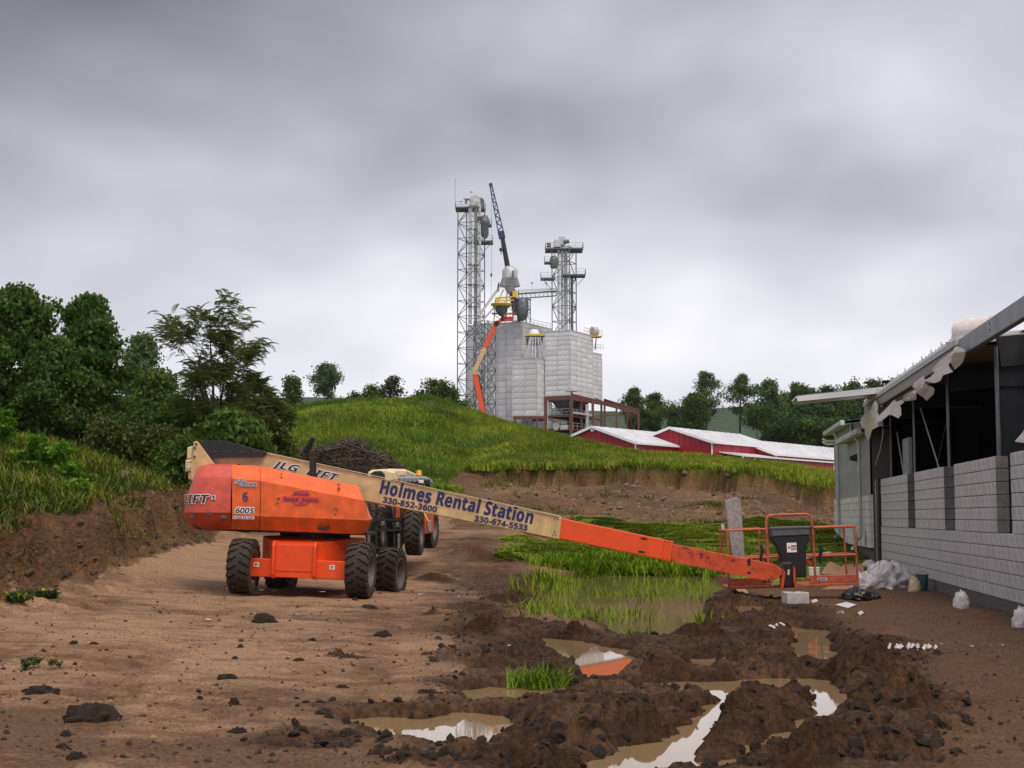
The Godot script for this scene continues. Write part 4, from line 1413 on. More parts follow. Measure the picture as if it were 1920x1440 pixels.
func basket(o: Node3D):
	var T := Transform3D(Basis(Vector3.BACK, deg_to_rad(1.9)), W(1479.5, 1098.5, 27.3))
	var L := 1.165
	var D := 0.44
	var r := 0.021
	for z in [D, -D]:
		for x in [-L, L]:
			rail(o, T, [Vector3(x, 0.03, z), Vector3(x * 0.985, 1.06, z)], r, M.rail, "post")
		for x in [-0.43, 0.40]:
			rail(o, T, [Vector3(x, 0.03, z), Vector3(x, 1.06, z)], r, M.rail, "post")
		for y in [0.54, 1.05]:
			rail(o, T, [Vector3(-L, y, z), Vector3(-0.43, y + 0.005, z)], r, M.rail)
			rail(o, T, [Vector3(0.40, y, z), Vector3(L, y, z)], r, M.rail)
		rail(o, T, [Vector3(-0.43, 0.55, z), Vector3(0.40, 0.55, z)], r, M.rail)
	for x in [-L, L]:
		for y in [0.54, 1.05]:
			rail(o, T, [Vector3(x, y, -D), Vector3(x, y, D)], r, M.rail)
	# raised hoop round the control console
	rail(o, T, [Vector3(-0.44, 0.1, D), Vector3(-0.44, 1.17, D), Vector3(-0.43, 1.23, D), Vector3(-0.40, 1.275, D), Vector3(-0.34, 1.30, D), Vector3(0.28, 1.30, D), Vector3(0.34, 1.275, D), Vector3(0.375, 1.23, D), Vector3(0.385, 1.17, D), Vector3(0.40, 0.1, D)], 0.024, M.rail, "hoop")
	rail(o, T, [Vector3(-0.41, 0.1, 0.20), Vector3(-0.41, 1.15, 0.2), Vector3(-0.44, 1.2, D)], r, M.rail, "hoop_brace")
	# floor and toe boards
	var mb := at_place(o)
	mb.T = mb.T * T
	mb.box(Vector3(0, 0.02, 0), Vector3(2 * L + 0.04, 0.045, 2 * D + 0.04), Basis(), 0.006)
	put(mb, "floor", M.rail, o)
	for q in [[-0.80, 0.68], [0.72, 0.86]]:
		mb = at_place(o)
		mb.T = mb.T * T
		mb.box(Vector3(q[0], 0.12, D), Vector3(q[1], 0.145, 0.03), Basis(), 0.01)
		put(mb, "toe_board", M.rail, o)
	mb = at_place(o)
	mb.T = mb.T * T
	mb.box(Vector3(0.52, 0.125, D + 0.018), Vector3(0.17, 0.05, 0.006))
	put(mb, "sticker", M.sticker, o)
	mb = at_place(o)
	mb.T = mb.T * T
	mb.box(Vector3(0.465, 0.125, D + 0.022), Vector3(0.03, 0.035, 0.003))
	mb.box(Vector3(0.54, 0.135, D + 0.022), Vector3(0.09, 0.008, 0.003))
	mb.box(Vector3(0.54, 0.12, D + 0.022), Vector3(0.09, 0.008, 0.003))
	put(mb, "sticker_print", M.violet, o)
	# console with its black housing
	var Z := Transform3D(Basis(), Vector3(0, 0, D + 0.10))
	mb = at_place(o)
	mb.T = mb.T * T
	mb.prism(PackedVector2Array([Vector2(-0.385, 1.08), Vector2(0.335, 1.08), Vector2(0.32, 0.92), Vector2(-0.36, 0.91)]), Z, 0.34, 0.02)
	mb.prism(PackedVector2Array([Vector2(-0.395, 1.045), Vector2(0.345, 1.045), Vector2(0.345, 1.085), Vector2(-0.395, 1.085)]), Transform3D(Basis(), Vector3(0, 0, D + 0.115)), 0.36, 0.008)
	put(mb, "console", M.grey_plastic, o)
	for q in [[-0.30, 0.085], [0.245, 0.055]]:
		mb = at_place(o)
		mb.T = mb.T * T
		mb.cyl(Vector3(q[0], 1.07, D - 0.02), Vector3(q[0], 1.08 + q[1], D - 0.02), 0.013, 0.016, 8)
		put(mb, "joystick", M.black, o)
	mb = at_place(o)
	mb.T = mb.T * T
	mb.prism(PackedVector2Array([Vector2(-0.37, 0.915), Vector2(0.33, 0.915), Vector2(0.315, 0.84), Vector2(0.26, 0.76), Vector2(0.24, 0.58), Vector2(0.225, 0.17), Vector2(-0.22, 0.17), Vector2(-0.22, 0.57), Vector2(-0.27, 0.72), Vector2(-0.36, 0.83)]), Transform3D(Basis(), Vector3(0, 0, D + 0.085)), 0.30, 0.02)
	put(mb, "console_housing", M.black, o)
	mb = at_place(o)
	mb.T = mb.T * T
	mb.box(Vector3(-0.015, 0.71, D + 0.089), Vector3(0.175, 0.17, 0.006))
	put(mb, "warning_label", M.trim_white, o)
	mb = at_place(o)
	mb.T = mb.T * T
	mb.box(Vector3(0.018, 0.735, D + 0.0935), Vector3(0.10, 0.028, 0.003))
	put(mb, "label_print", M.red_print, o)
	mb = at_place(o)
	mb.T = mb.T * T
	mb.prism(PackedVector2Array([Vector2(-0.088, 0.70), Vector2(-0.044, 0.70), Vector2(-0.066, 0.74)]), Transform3D(Basis(), Vector3(0, 0, D + 0.095)), 0.004)
	for y in [0.70, 0.685, 0.67]: mb.box(Vector3(0.018, y, D + 0.0935), Vector3(0.10, 0.006, 0.003))
	put(mb, "label_print", M.ink, o)
	# hanging straps and hoses
	for q in [[-0.56, 0.96, 0.60], [0.50, 0.90, 0.56]]:
		mb = at_place(o)
		mb.T = mb.T * T
		mb.cyl(Vector3(q[0], q[2] + 0.18, D + 0.02), Vector3(q[0] - 0.01, q[1], D + 0.02), 0.005, -1, 6)
		mb.tube([Vector3(q[0], q[2] + 0.18, D + 0.03), Vector3(q[0] + 0.02, q[2] + 0.08, D + 0.04), Vector3(q[0] - 0.01, q[2] - 0.06, D + 0.03), Vector3(q[0], q[2] - 0.16, D + 0.02)], [0.02, 0.038, 0.022, 0.03], 7)
		put(mb, "safety_strap", M.black, o)
	rail(o, T, [Vector3(0.33, 0.905, D + 0.05), Vector3(0.49, 0.905, D + 0.05), Vector3(0.505, 0.88, D + 0.05), Vector3(0.5, 0.80, D + 0.04)], 0.008, M.black, "cable", 6)
	# rotator between boom tip and platform
	mb = at_place(o)
	sheet(mb, [[1463, 1066], [1470, 1055], [1484, 1054], [1491, 1062], [1494, 1078], [1492, 1101], [1471, 1103], [1468, 1085]], 26.52, 26.86, 0.02)
	put(mb, "rotator", M.black_metal, o)
	for q in [[[1464, 1104], [1469, 1104], [1473, 1074], [1469, 1066], [1466, 1078]], [[1488, 1062], [1491.5, 1066], [1492, 1088], [1497, 1103], [1491, 1103.5], [1487.5, 1088]]]:
		mb = at_place(o)
		sheet(mb, q, 26.46, 26.60, 0.008)
		put(mb, "rotator_bracket", M.orange_worn, o)
	mb = at_place(o)
	sheet(mb, [[1477, 1068], [1481, 1068], [1480.5, 1078], [1476.5, 1078]], 26.505, 26.53)
	put(mb, "decal", M.cream_pale, o)
	for q in [[[1432, 1046], [1450, 1054], [1450, 1058], [1434, 1056]], [[1504, 1051], [1518, 1050], [1530, 1060], [1524, 1063]]]:
		mb = at_place(o)
		sheet(mb, q, 26.9, 27.0, 0.01)
		put(mb, "gusset", M.orange_worn, o)
	mb = at_place(o)
	mb.cyl(T * Vector3(-1.12, 1.06, -0.3), T * Vector3(-1.12, 1.16, -0.3), 0.03, -1, 10)
	put(mb, "post_cap", M.white, o)

# ---------------------------------------------------------------- the telehandler behind it
func build_telehandler():
	var o := thing("telehandler", "orange telehandler with cream boom parked half hidden behind the boom lift", "telehandler", Vector3(-2.4, 0.2, -34.0))
	var d := 33.5
	var tyre := make_tyre(0.53, 0.34, 22, 0.30, 0.04)
	var rim := make_rim(0.30, 0.34)
	for q in [[777.0, 1040.0, 32.6, -4.0], [803.0, 1027.0, 36.6, -9.0], [705.0, 1038.0, 32.9, -4.0], [738.0, 1028.0, 36.2, -14.0]]:
		var p := W(q[0], q[1], q[2]) + Vector3(0, 0.51, 0)
		wheel(o, p, Basis(Vector3.UP, deg_to_rad(q[3])) * Basis(Vector3.RIGHT, q[0]), tyre, rim, M.rim)
	var mb := at_place(o)
	sheet(mb, [[735, 950], [754, 948], [754, 972], [737, 972]], 32.9, 34.0, 0.02)
	put(mb, "front_guard", M.orange_worn, o)
	mb = at_place(o)
	sheet(mb, [[757, 965], [763, 950], [768, 958], [764, 990], [760, 1012], [756, 1014]], 32.9, 34.4, 0.02)
	put(mb, "fender", M.wood, o)
	mb = at_place(o)
	sheet(mb, [[790, 958], [799, 958], [799, 1000], [790, 1003]], 33.2, 36.6, 0.03)
	put(mb, "side_frame", M.orange, o)
	mb = at_place(o)
	sheet(mb, [[700, 952], [800, 955], [800, 1000], [700, 1000]], 33.7, 36.8, 0.05)
	put(mb, "main_frame", M.black_metal, o)
	mb = at_place(o)
	sheet(mb, [[800, 975], [808, 975], [808, 997], [801, 997]], 33.4, 33.8, 0.02)
	put(mb, "mud_flap", M.board, o)
	rail(o, Transform3D(), [W(795, 962, 33.1), W(799, 970, 33.0), W(803, 978, 33.0)], 0.02, M.yellow, "hose", 6)
	# cab
	for q in [[747, 903], [790, 903], [803, 902]]:
		var back: float = 33.3 if q[0] < 800 else 35.0
		mb = at_place(o)
		mb.bar(W(q[0], q[1], back), W(q[0], 965, back), 0.08, 0.08)
		put(mb, "cab_post", M.orange, o)
	mb = at_place(o)
	sheet(mb, [[742, 897], [746, 893.4], [797, 892.8], [803, 898], [804, 903], [744, 903]], 33.1, 35.0, 0.03)
	put(mb, "cab_roof", M.steel_grey, o)
	mb = at_place(o)
	sheet(mb, [[744, 895], [788, 894.5], [786, 904], [750, 904]], 33.02, 33.3, 0.02)
	put(mb, "roof_screen", M.steel_grey, o)
	for k in 5:
		mb = at_place(o)
		mb.bar(W(752 + 8 * k, 894.5, 33.0), W(753 + 8 * k, 904, 33.0), 0.02, 0.02)
		put(mb, "roof_rib", M.siding_pale, o)
	mb = at_place(o)
	sheet(mb, [[750, 905], [789, 905], [789, 940], [750, 940]], 33.4, 33.44)
	put(mb, "windscreen", M.glass_dark, o)
	mb = at_place(o)
	sheet(mb, [[785.5, 900.5], [794, 900.5], [794, 906], [785.5, 906]], 32.9, 33.05, 0.01)
	put(mb, "headlight", M.white, o)
	mb = at_place(o)
	sheet(mb, [[796, 899], [805, 898], [806, 912], [798, 912]], 33.0, 33.3, 0.03)
	put(mb, "mirror", M.black, o)
	mb = at_place(o)
	var bp := W(785.5, 892.4, 33.7)
	mb.lathe([Vector2(0.07, 0.0), Vector2(0.075, 0.02), Vector2(0.062, 0.03), Vector2(0.060, 0.10), Vector2(0.048, 0.125), Vector2(0, 0.135)], Transform3D(Basis(), bp), 16)
	put(mb, "beacon", M.amber, o)
	# cream boom over the cab, its head towards the viewer
	mb = at_place(o)
	sheet(mb, [[690, 885], [696, 881], [722, 879], [742, 884], [744, 900], [730, 906], [698, 904], [689, 893]], 32.6, 33.6, 0.05)
	put(mb, "boom_head", M.cream_pale, o)
	mb = at_place(o)
	sheet(mb, [[720, 881], [728, 878.6], [760, 879.5], [762, 884], [761, 893], [738, 896]], 33.3, 37.0, 0.04)
	put(mb, "boom", M.cream_pale, o)
	mb = at_place(o)
	sheet(mb, [[694, 889], [701, 883.5], [714, 882.5], [721, 888], [722, 899], [700, 899]], 32.56, 32.7, 0.02)
	put(mb, "head_opening", M.black, o)
	# fork carriage
	for q in [[[688, 958.5], [730, 958.5]], [[700, 974.5], [753, 974.5]], [[700, 993.5], [754, 994]], [[690, 1027], [752, 1028]]]:
		mb = at_place(o)
		mb.bar(W(q[0][0], q[0][1], 32.2), W(q[1][0], q[1][1], 32.2), 0.05, 0.05)
		put(mb, "carriage_bar", M.black_metal, o)
	for x in [693, 706, 724, 740, 752]:
		mb = at_place(o)
		mb.bar(W(x, 945, 32.25), W(x, 1029, 32.25), 0.05, 0.05)
		put(mb, "carriage_upright", M.black_metal, o)
	for x in [692, 748]:
		mb = at_place(o)
		mb.bar(W(x, 1000, 32.2), W(x, 1036, 32.2), 0.13, 0.05)
		mb.bar(W(x, 1036, 32.2), W(x, 1036, 32.2) + Vector3(0.1, -0.01, 1.1), 0.13, 0.05)
		put(mb, "fork", M.rim, o)
	for q in [[712, 980, 6], [736, 982, 7]]:
		mb = at_place(o)
		sheet(mb, [[q[0], q[1] - 2], [q[0] + 12, q[1] - 3], [q[0] + 13, q[1] + q[2]], [q[0] + 1, q[1] + q[2]]], 32.5, 32.6, 0.01)
		put(mb, "carriage_plate", M.steel_grey, o)
# ---------------------------------------------------------------- the grain plant beyond the hill
const YAW := 0.4887
func uu() -> Vector3: return Vector3(cos(YAW), 0, sin(YAW))       # along the front faces, to the right
func vv() -> Vector3: return Vector3(sin(YAW), 0, -cos(YAW))      # along the side faces, away

func beam(o: Node3D, called: String, a: Vector3, b: Vector3, w: float, m: Material):
	var mb := at_place(o)
	mb.bar(a, b, w, w)
	put(mb, called, m, o)

var pillow: ArrayMesh
var panel_mats := []

func make_pillow() -> ArrayMesh:
	# a pressed wall sheet one metre wide and high, bulging between its edges
	var mb := MB.new()
	var pts := []
	var prof := [[0.0, 0.0], [0.10, 0.75], [0.5, 1.0], [0.90, 0.75], [1.0, 0.0]]
	for q in prof:
		for x in [0.0, 0.04, 0.96, 1.0]:
			var e: float = 0.0 if x == 0.0 or x == 1.0 else 1.0
			pts.append(Vector3(x, q[0], q[1] * e))
	mb.grid(pts, 4, false, Vector3(0, 0, 1))
	return mb.mesh()

func bin_face(o: Node3D, at: Vector3, e: Vector3, out: Vector3, length: float, y0: float, y1: float, cols: int, rows: int, budget: Array):
	var cw := length / cols
	var rh := (y1 - y0) / rows
	var inv := o.transform.affine_inverse()
	for c in cols:
		for r in rows:
			var mi := MeshInstance3D.new()
			mi.mesh = pillow
			mi.material_override = panel_mats[rng.randi() % panel_mats.size()]
			var p := at + e * (cw * c + 0.04)
			p.y = y0 + rh * r + 0.012
			mi.transform = inv * Transform3D(Basis(e * (cw - 0.08), Vector3.UP * (rh - 0.024), out * 0.08), p)
			mi.name = "wall_panel"
			o.add_child(mi, true)
	for c in cols + 1:
		var p := at + e * (cw * c) + out * 0.06
		beam(o, "seam", Vector3(p.x, y0 - 0.05, p.z), Vector3(p.x, y1 + 0.05, p.z), 0.22, M.galv)

func bin(called_label: String, corner: Vector3, lf: float, ls: float, y0: float, y1: float, cf: int, cs: int, rows: int) -> Node3D:
	var o := thing("storage_bin", called_label, "storage bin", Vector3(corner.x, y0, corner.z), "sheet metal bins of the grain plant")
	var u := uu()
	var v := vv()
	var mb := at_place(o)
	mb.face([at_y(corner, y0), at_y(corner - u * lf, y0), at_y(corner - u * lf, y1), at_y(corner, y1)], -v)
	mb.face([at_y(corner, y0), at_y(corner + v * ls, y0), at_y(corner + v * ls, y1), at_y(corner, y1)], u)
	mb.face([at_y(corner - u * lf + v * ls, y0), at_y(corner - u * lf, y0), at_y(corner - u * lf, y1), at_y(corner - u * lf + v * ls, y1)], -u)
	mb.face([at_y(corner - u * lf + v * ls, y0), at_y(corner + v * ls, y0), at_y(corner + v * ls, y1), at_y(corner - u * lf + v * ls, y1)], v)
	for y in [y0, y1]:
		mb.face([at_y(corner, y), at_y(corner - u * lf, y), at_y(corner - u * lf + v * ls, y), at_y(corner + v * ls, y)], Vector3.UP if y == y1 else Vector3.DOWN)
	put(mb, "shell", M.panel, o)
	bin_face(o, corner - u * lf, u, -v, lf, y0, y1 - 0.9, cf, rows, [])
	bin_face(o, corner, v, u, ls, y0, y1 - 0.9, cs, rows, [])
	for q in [[corner - u * lf, corner, -v], [corner, corner + v * ls, u]]:
		mb = at_place(o)
		var a: Vector3 = at_y(q[0], y1 - 0.45) + q[2] * 0.02
		var b: Vector3 = at_y(q[1], y1 - 0.45) + q[2] * 0.02
		mb.bar(a, b, 0.18, 0.9)
		put(mb, "top_band", M.panel, o)
		beam(o, "edge_trim", a + Vector3(0, 0.47, 0) + q[2] * 0.08, b + Vector3(0, 0.47, 0) + q[2] * 0.08, 0.16, M.galv)
	return o

func at_y(p: Vector3, y: float) -> Vector3: return Vector3(p.x, y, p.z)

func railing(o: Node3D, pts: Array, h: float, m: Material):
	for k in pts.size() - 1:
		var a: Vector3 = pts[k]
		var b: Vector3 = pts[k + 1]
		for y in [h * 0.5, h]: beam(o, "rail", a + Vector3(0, y, 0), b + Vector3(0, y, 0), 0.07, m)
		var n := maxi(1, int(round(a.distance_to(b) / 1.5)))
		for j in n + 1: beam(o, "rail_post", a.lerp(b, float(j) / n), a.lerp(b, float(j) / n) + Vector3(0, h, 0), 0.07, m)

func platform(o: Node3D, px0: float, px1: float, py: float, d: float, depth: float, m: Material, rm: Material, h := 1.1):
	var a := W(px0, py, d)
	var b := W(px1, py, d)
	b.y = a.y
	var e := (b - a).normalized()
	var back := Vector3(0, 0, -1) * depth
	var mb := at_place(o)
	mb.box((a + b + back) * 0.5, Vector3(a.distance_to(b), 0.30, depth))
	put(mb, "platform", m, o)
	railing(o, [a + back, a, b, b + back], h, rm)

func lattice(o: Node3D, cen: Vector3, side: float, y0: float, y1: float, bays: int, leg_w: float, br_w: float, m: Material, yaw: float, both := false):
	var c := []
	for q in [[-1, 1], [1, 1], [1, -1], [-1, -1]]:
		var p := Vector3(q[0] * side * 0.5, 0, q[1] * side * 0.5).rotated(Vector3.UP, -yaw)
		c.append(cen + p)
	for p in c: beam(o, "leg", at_y(p, y0), at_y(p, y1), leg_w, m)
	var bh := (y1 - y0) / bays
	for k in bays:
		var a := y0 + bh * k
		for s in 4:
			var p: Vector3 = c[s]
			var q: Vector3 = c[(s + 1) % 4]
			beam(o, "strut", at_y(p, a + bh), at_y(q, a + bh), br_w, m)
			if (k + s) % 2 == 0 or both: beam(o, "brace", at_y(p, a), at_y(q, a + bh), br_w, m)
			if (k + s) % 2 == 1 or both: beam(o, "brace", at_y(q, a), at_y(p, a + bh), br_w, m)

func build_grain_plant():
	pillow = make_pillow()
	for k in 4:
		var m: StandardMaterial3D = M.panel.duplicate()
		var f: float = [1.0, 0.93, 1.05, 0.87][k]
		m.albedo_color = Color(0.88 * f, 0.865 * f, 0.91 * f).linear_to_srgb()
		panel_mats.append(m)
	var u := uu()
	var v := vv()
	var lb := W(978.6, 700, 278)
	var left_top := W(978.6, 603.7, 278).y
	bin("tall wide pale metal bin behind the left lattice tower", lb, 11.8, 12.4, 15.5, left_top, 7, 6, 19)
	var ab := W(1007, 700, 270)
	bin("short narrow pale metal bin standing in front of the tall bins", ab, 5.0, 3.4, W(1007, 780, 270).y, W(1007, 671.5, 270).y, 2, 2, 9)
	var rb := W(1069.4, 700, 270)
	var ry0 := W(1069.4, 741.6, 270).y
	var ry1 := W(1069.4, 619.5, 270).y
	bin("raised square pale metal bin on red steel columns on the right", rb, 5.1, 9.6, ry0, ry1, 2, 4, 12)
	var sb := rb + v * 9.7
	bin("lower pale metal bin stepped behind the raised square bin", sb, 5.1, 4.0, ry0, ry1 - 3.2, 2, 2, 9)
	# roof railings and the yellow trimmed hatch between the bins
	var o := thing("roof_railing", "thin grey railing along the roof edge of the tall left bin", "railing", at_y(lb, left_top))
	railing(o, [at_y(lb - u * 1.0, left_top), at_y(lb + v * 12.0, left_top)], 1.1, M.galv)
	o = thing("roof_railing", "yellow and grey railing with motor on the far roof corner of the raised bin", "railing", at_y(rb, ry1))
	railing(o, [at_y(rb + v * 6.0, ry1), at_y(rb + v * 11.6, ry1), at_y(rb + v * 11.6 + u * 1.2, ry1)], 1.2, M.yellow)
	var mb := at_place(o)
	mb.box(at_y(rb + v * 10.2 + u * 0.2, ry1 - 0.1), Vector3(2.6, 0.2, 2.4))
	put(mb, "deck", M.yellow, o)
	mb = at_place(o)
	mb.cyl(at_y(rb + v * 9.4, ry1 + 0.9), at_y(rb + v * 10.4 + u * 0.6, ry1 + 0.9), 0.85, -1, 14)
	put(mb, "drum", M.galv, o)
	beam(o, "prop", W(1118, 632, 279), W(1116, 655, 279), 0.2, M.galv_dark)
	railing(o, [W(1114, 657, 280), W(1131, 657, 284)], 1.1, M.galv)
	# surge hopper on the annex
	o = thing("hopper_frame", "hopper on splayed grey legs under a yellow platform above the short bin", "hopper", W(1000, 671, 272))
	for q in [[986, 993], [992, 995], [998, 998.5], [1004, 1003], [1012, 1007], [1020, 1011]]:
		beam(o, "leg", W(q[0], 671, 271.5), W(q[1] + 1.0, 632, 272), 0.24, M.galv)
	mb = at_place(o)
	mb.box(W(1003, 629.5, 274), Vector3(3.8, 0.35, 3.0))
	put(mb, "deck", M.yellow, o)
	mb = at_place(o)
	mb.lathe([Vector2(1.5, -1.6), Vector2(1.6, -0.4), Vector2(0.3, -0.2)], Transform3D(Basis(), W(1002, 630.5, 274)), 14)
	put(mb, "hopper", M.galv_dark, o)
	mb = at_place(o)
	mb.lathe([Vector2(0.95, 0.0), Vector2(0.95, 0.5), Vector2(0.7, 0.95), Vector2(0, 1.0)], Transform3D(Basis(), W(1001.5, 628, 274)), 14)
	put(mb, "motor_cover", M.trim_white, o)
	railing(o, [W(978, 668, 269.5), W(1007, 671, 269), W(1023, 674, 271)], 1.1, M.galv)
	# --- left elevator tower
	o = thing("elevator_tower", "tall lattice elevator tower with round head house on the left", "elevator tower", at_y(W(883, 700, 274), 16))
	var ty1 := W(883, 391, 274).y
	lattice(o, W(883, 700, 274), 3.75, 15.0, ty1, 15, 0.19, 0.10, M.galv_dark, 0.42)
	for q in [[881.3, 0.72, 273.0], [891.5, 0.72, 274.0], [899.0, 0.5, 273.2]]:
		var a := W(q[0], 700, q[2])
		beam(o, "casing", at_y(a, left_top - 1.0), at_y(a, ty1 + 0.5), q[1], M.galv)
	for py in [430, 456, 497, 535, 575]:
		for q in [881.3, 891.5]: 
			mb = at_place(o)
			mb.box(W(q, py, 273), Vector3(0.9, 0.16, 0.9))
			put(mb, "flange", M.galv_dark, o)
	platform(o, 853.5, 893, 388.5, 272.5, 4.0, M.galv_dark, M.galv)
	platform(o, 893, 910, 392.5, 275, 2.0, M.galv_dark, M.galv)
	platform(o, 900, 921.5, 421, 273, 2.2, M.galv_dark, M.galv)
	platform(o, 889, 924, 452, 273, 3.4, M.galv_dark, M.galv)
	beam(o, "knee_brace", W(923, 454, 273), W(907.5, 471, 273), 0.1, M.galv_dark)
	# head house: a hood with rounded top
	mb = at_place(o)
	var hw := []
	var poly := PackedVector2Array()
	var hb := W(880.3, 388, 273)
	for k in 13:
		var t := PI * k / 12.0
		poly.append(Vector2(1.02 - cos(t), 1.35 + 0.95 * sin(t)))
	poly.append(Vector2(2.02, 0))
	poly.append(Vector2(0.02, 0))
	mb.prism(poly, Transform3D(Basis(), hb), 1.5, 0.06)
	put(mb, "head_house", M.galv, o)
	mb = at_place(o)
	mb.prism(poly, Transform3D(Basis().scaled(Vector3(0.75, 0.92, 1)), hb + Vector3(1.25, 0, -1.4)), 1.3, 0.06)
	put(mb, "head_house", M.galv_dark, o)
	mb = at_place(o)
	mb.cyl(W(873.5, 374, 272.5), W(880.5, 374, 272.5), 0.2, -1, 8)
	mb.box(W(874, 377, 272.5), Vector3(0.4, 0.9, 0.4))
	put(mb, "motor", M.galv_dark, o)
	for q in [[884, 360], [864, 378], [870.5, 373]]:
		beam(o, "lamp_post", W(q[0], 388, 272.4), W(q[0], q[1], 272.4), 0.06, M.galv)
		mb = at_place(o)
		mb.box(W(q[0], q[1], 272.4), Vector3(0.3, 0.18, 0.3), Basis(), 0.04)
		put(mb, "lamp", M.galv_dark, o)
	beam(o, "antenna", W(853.6, 388, 272.4), W(853.4, 334, 272.4), 0.06, M.wire)
	mb = at_place(o)   # sampler and chute beside the platform
	mb.lathe([Vector2(0.35, -2.9), Vector2(0.75, -2.2), Vector2(0.72, -0.4), Vector2(1.0, 0.0), Vector2(0.95, 0.5), Vector2(0.5, 1.5), Vector2(0, 1.6)], Transform3D(Basis(), W(909, 419, 273.4)), 12)
	put(mb, "distributor_head", M.galv_dark, o)
	mb = at_place(o)
	mb.box(W(900, 411, 273.4), Vector3(0.9, 0.9, 0.9))
	put(mb, "gearbox", M.wood, o)
	# --- slim lattice stair tower before the tall bin
	o = thing("lattice_mast", "slim grey lattice frame standing before the tall bin wall", "lattice frame", at_y(W(909, 700, 262), 16))
	lattice(o, W(909, 700, 262), 2.9, 15.5, W(909, 604, 262).y, 7, 0.14, 0.09, M.galv_dark, 0.5, true)
	# --- right elevator tower
	o = thing("elevator_tower", "shorter lattice elevator tower with flat platforms above the raised bin", "elevator tower", at_y(W(1058, 620, 277), ry1))
	var ty2 := W(1058, 466, 277).y
	lattice(o, W(1058, 620, 277), 3.5, ry1 - 0.3, ty2, 6, 0.19, 0.11, M.galv_dark, 0.42)
	for q in [[1047.5, 0.42, 276.0, 465.0], [1054.0, 0.5, 276.5, 465.0], [1061.0, 0.72, 277.0, 468.0], [1072.5, 0.5, 276, 521.0]]:
		var a := W(q[0], 620, q[2])
		beam(o, "casing", at_y(a, ry1 - 0.3), at_y(a, W(q[0], q[3], q[2]).y), q[1], M.galv if q[0] < 1070 else M.galv_dark)
	platform(o, 1023, 1093.5, 465.5, 275, 4.5, M.galv_dark, M.galv)
	platform(o, 1014, 1040, 521.5, 275, 2.4, M.galv_dark, M.galv)
	platform(o, 1055, 1098, 515, 274.5, 3.0, M.galv_dark, M.galv)
	platform(o, 1021, 1034, 491.5, 275, 2.0, M.galv_dark, M.galv)
	beam(o, "knee_brace", W(1097, 518, 275), W(1082, 535, 275), 0.1, M.galv_dark)
	beam(o, "knee_brace", W(1017, 523, 275), W(1034, 543, 275), 0.1, M.galv_dark)
	mb = at_place(o)
	mb.box(W(1045, 457, 275.5), Vector3(1.3, 1.5, 1.4), Basis(), 0.08)
	put(mb, "head_house", M.galv, o)
	mb = at_place(o)
	mb.box(W(1054, 452, 275.5), Vector3(1.2, 1.9, 1.4), Basis(), 0.25)
	put(mb, "head_house", M.galv, o)
	mb = at_place(o)
	mb.cyl(W(1057, 454, 275), W(1067, 452, 275), 0.45, 0.35, 10)
	put(mb, "motor", M.galv_dark, o)
	mb = at_place(o)
	mb.box(W(1029, 459.5, 275.5), Vector3(0.8, 0.7, 0.8), Basis(), 0.06)
	put(mb, "cabinet", M.galv_dark, o)
	mb = at_place(o)
	mb.lathe([Vector2(0.6, -1.0), Vector2(0.75, -0.4), Vector2(0.85, 0.3), Vector2(0.7, 1.0), Vector2(0.4, 1.3), Vector2(0, 1.35)], Transform3D(Basis(), W(1038.5, 493, 275.5)), 12)
	put(mb, "distributor_head", M.galv_dark, o)
	# --- conveyor bridge
	o = thing("conveyor_bridge", "grey truss conveyor bridge between the drum and the right tower", "conveyor", W(972, 556, 276))
	for q in [[542.5, 541.0, 0.12], [549.5, 546.0, 0.30], [558.5, 554.5, 0.2], [545, 543, 0.08]]:
		beam(o, "chord", W(971, q[0] + 1.5, 276), W(1044, q[1], 277), q[2], M.galv_dark if q[2] > 0.15 else M.galv)
	for k in 19:
		var x := 972.0 + 4.0 * k
		var t := float(k) / 18
		beam(o, "web", W(x, lerpf(551, 546.5, t), 276.4), W(x + (4 if k % 2 else 0), lerpf(558.5, 554.5, t), 276.4), 0.1, M.galv)
		if k % 2 == 0: beam(o, "rail_post", W(x, lerpf(544, 541, t), 276), W(x, lerpf(551, 546, t), 276), 0.08, M.galv)
	for x in [997.5, 1024.0]:
		beam(o, "lamp_post", W(x, 546, 276), W(x, 531, 276), 0.07, M.galv)
		mb = at_place(o)
		mb.box(W(x, 530.5, 276), Vector3(0.35, 0.25, 0.3), Basis(), 0.05)
		put(mb, "lamp", M.galv_dark, o)
	# --- distributor drum and the frame under it
	o = thing("grain_drum", "round silver drum with fluted skirt and funnel under the crane", "drum", W(956, 552, 276))
	var k1 := 276.0 / F
	var b0 := W(956, 552, 276)
	var Tb := Transform3D(Basis(), b0)
	mb = at_place(o)
	mb.lathe([Vector2(14.6 * k1, 30 * k1), Vector2(14.6 * k1, 46 * k1), Vector2(8.0 * k1, 53.5 * k1), Vector2(0, 54 * k1)], Tb, 28, 0.3)
	put(mb, "cylinder", M.galv, o)
	mb = at_place(o)
	var pts := []
	for r in [[14.5, 31.0], [18.6, 15.0]]:
		for j in 56:
			var f := 0.90 if j % 2 == 0 else 1.06
			pts.append(b0 + Vector3(cos(TAU * j / 56) * r[0] * k1 * f, r[1] * k1, sin(TAU * j / 56) * r[0] * k1 * f))
	for j in 56:
		var j2 := (j + 1) % 56
		mb.face([pts[j], pts[j2], pts[56 + j2], pts[56 + j]], pts[j] - b0)
	put(mb, "fluted_skirt", M.steel_grey, o)
	mb = at_place(o)
	mb.lathe([Vector2(2.0 * k1, 0), Vector2(9.5 * k1, 9.5 * k1), Vector2(9.6 * k1, 14 * k1), Vector2(17.5 * k1, 14.8 * k1), Vector2(17.5 * k1, 16 * k1)], Tb, 24, 0.5)
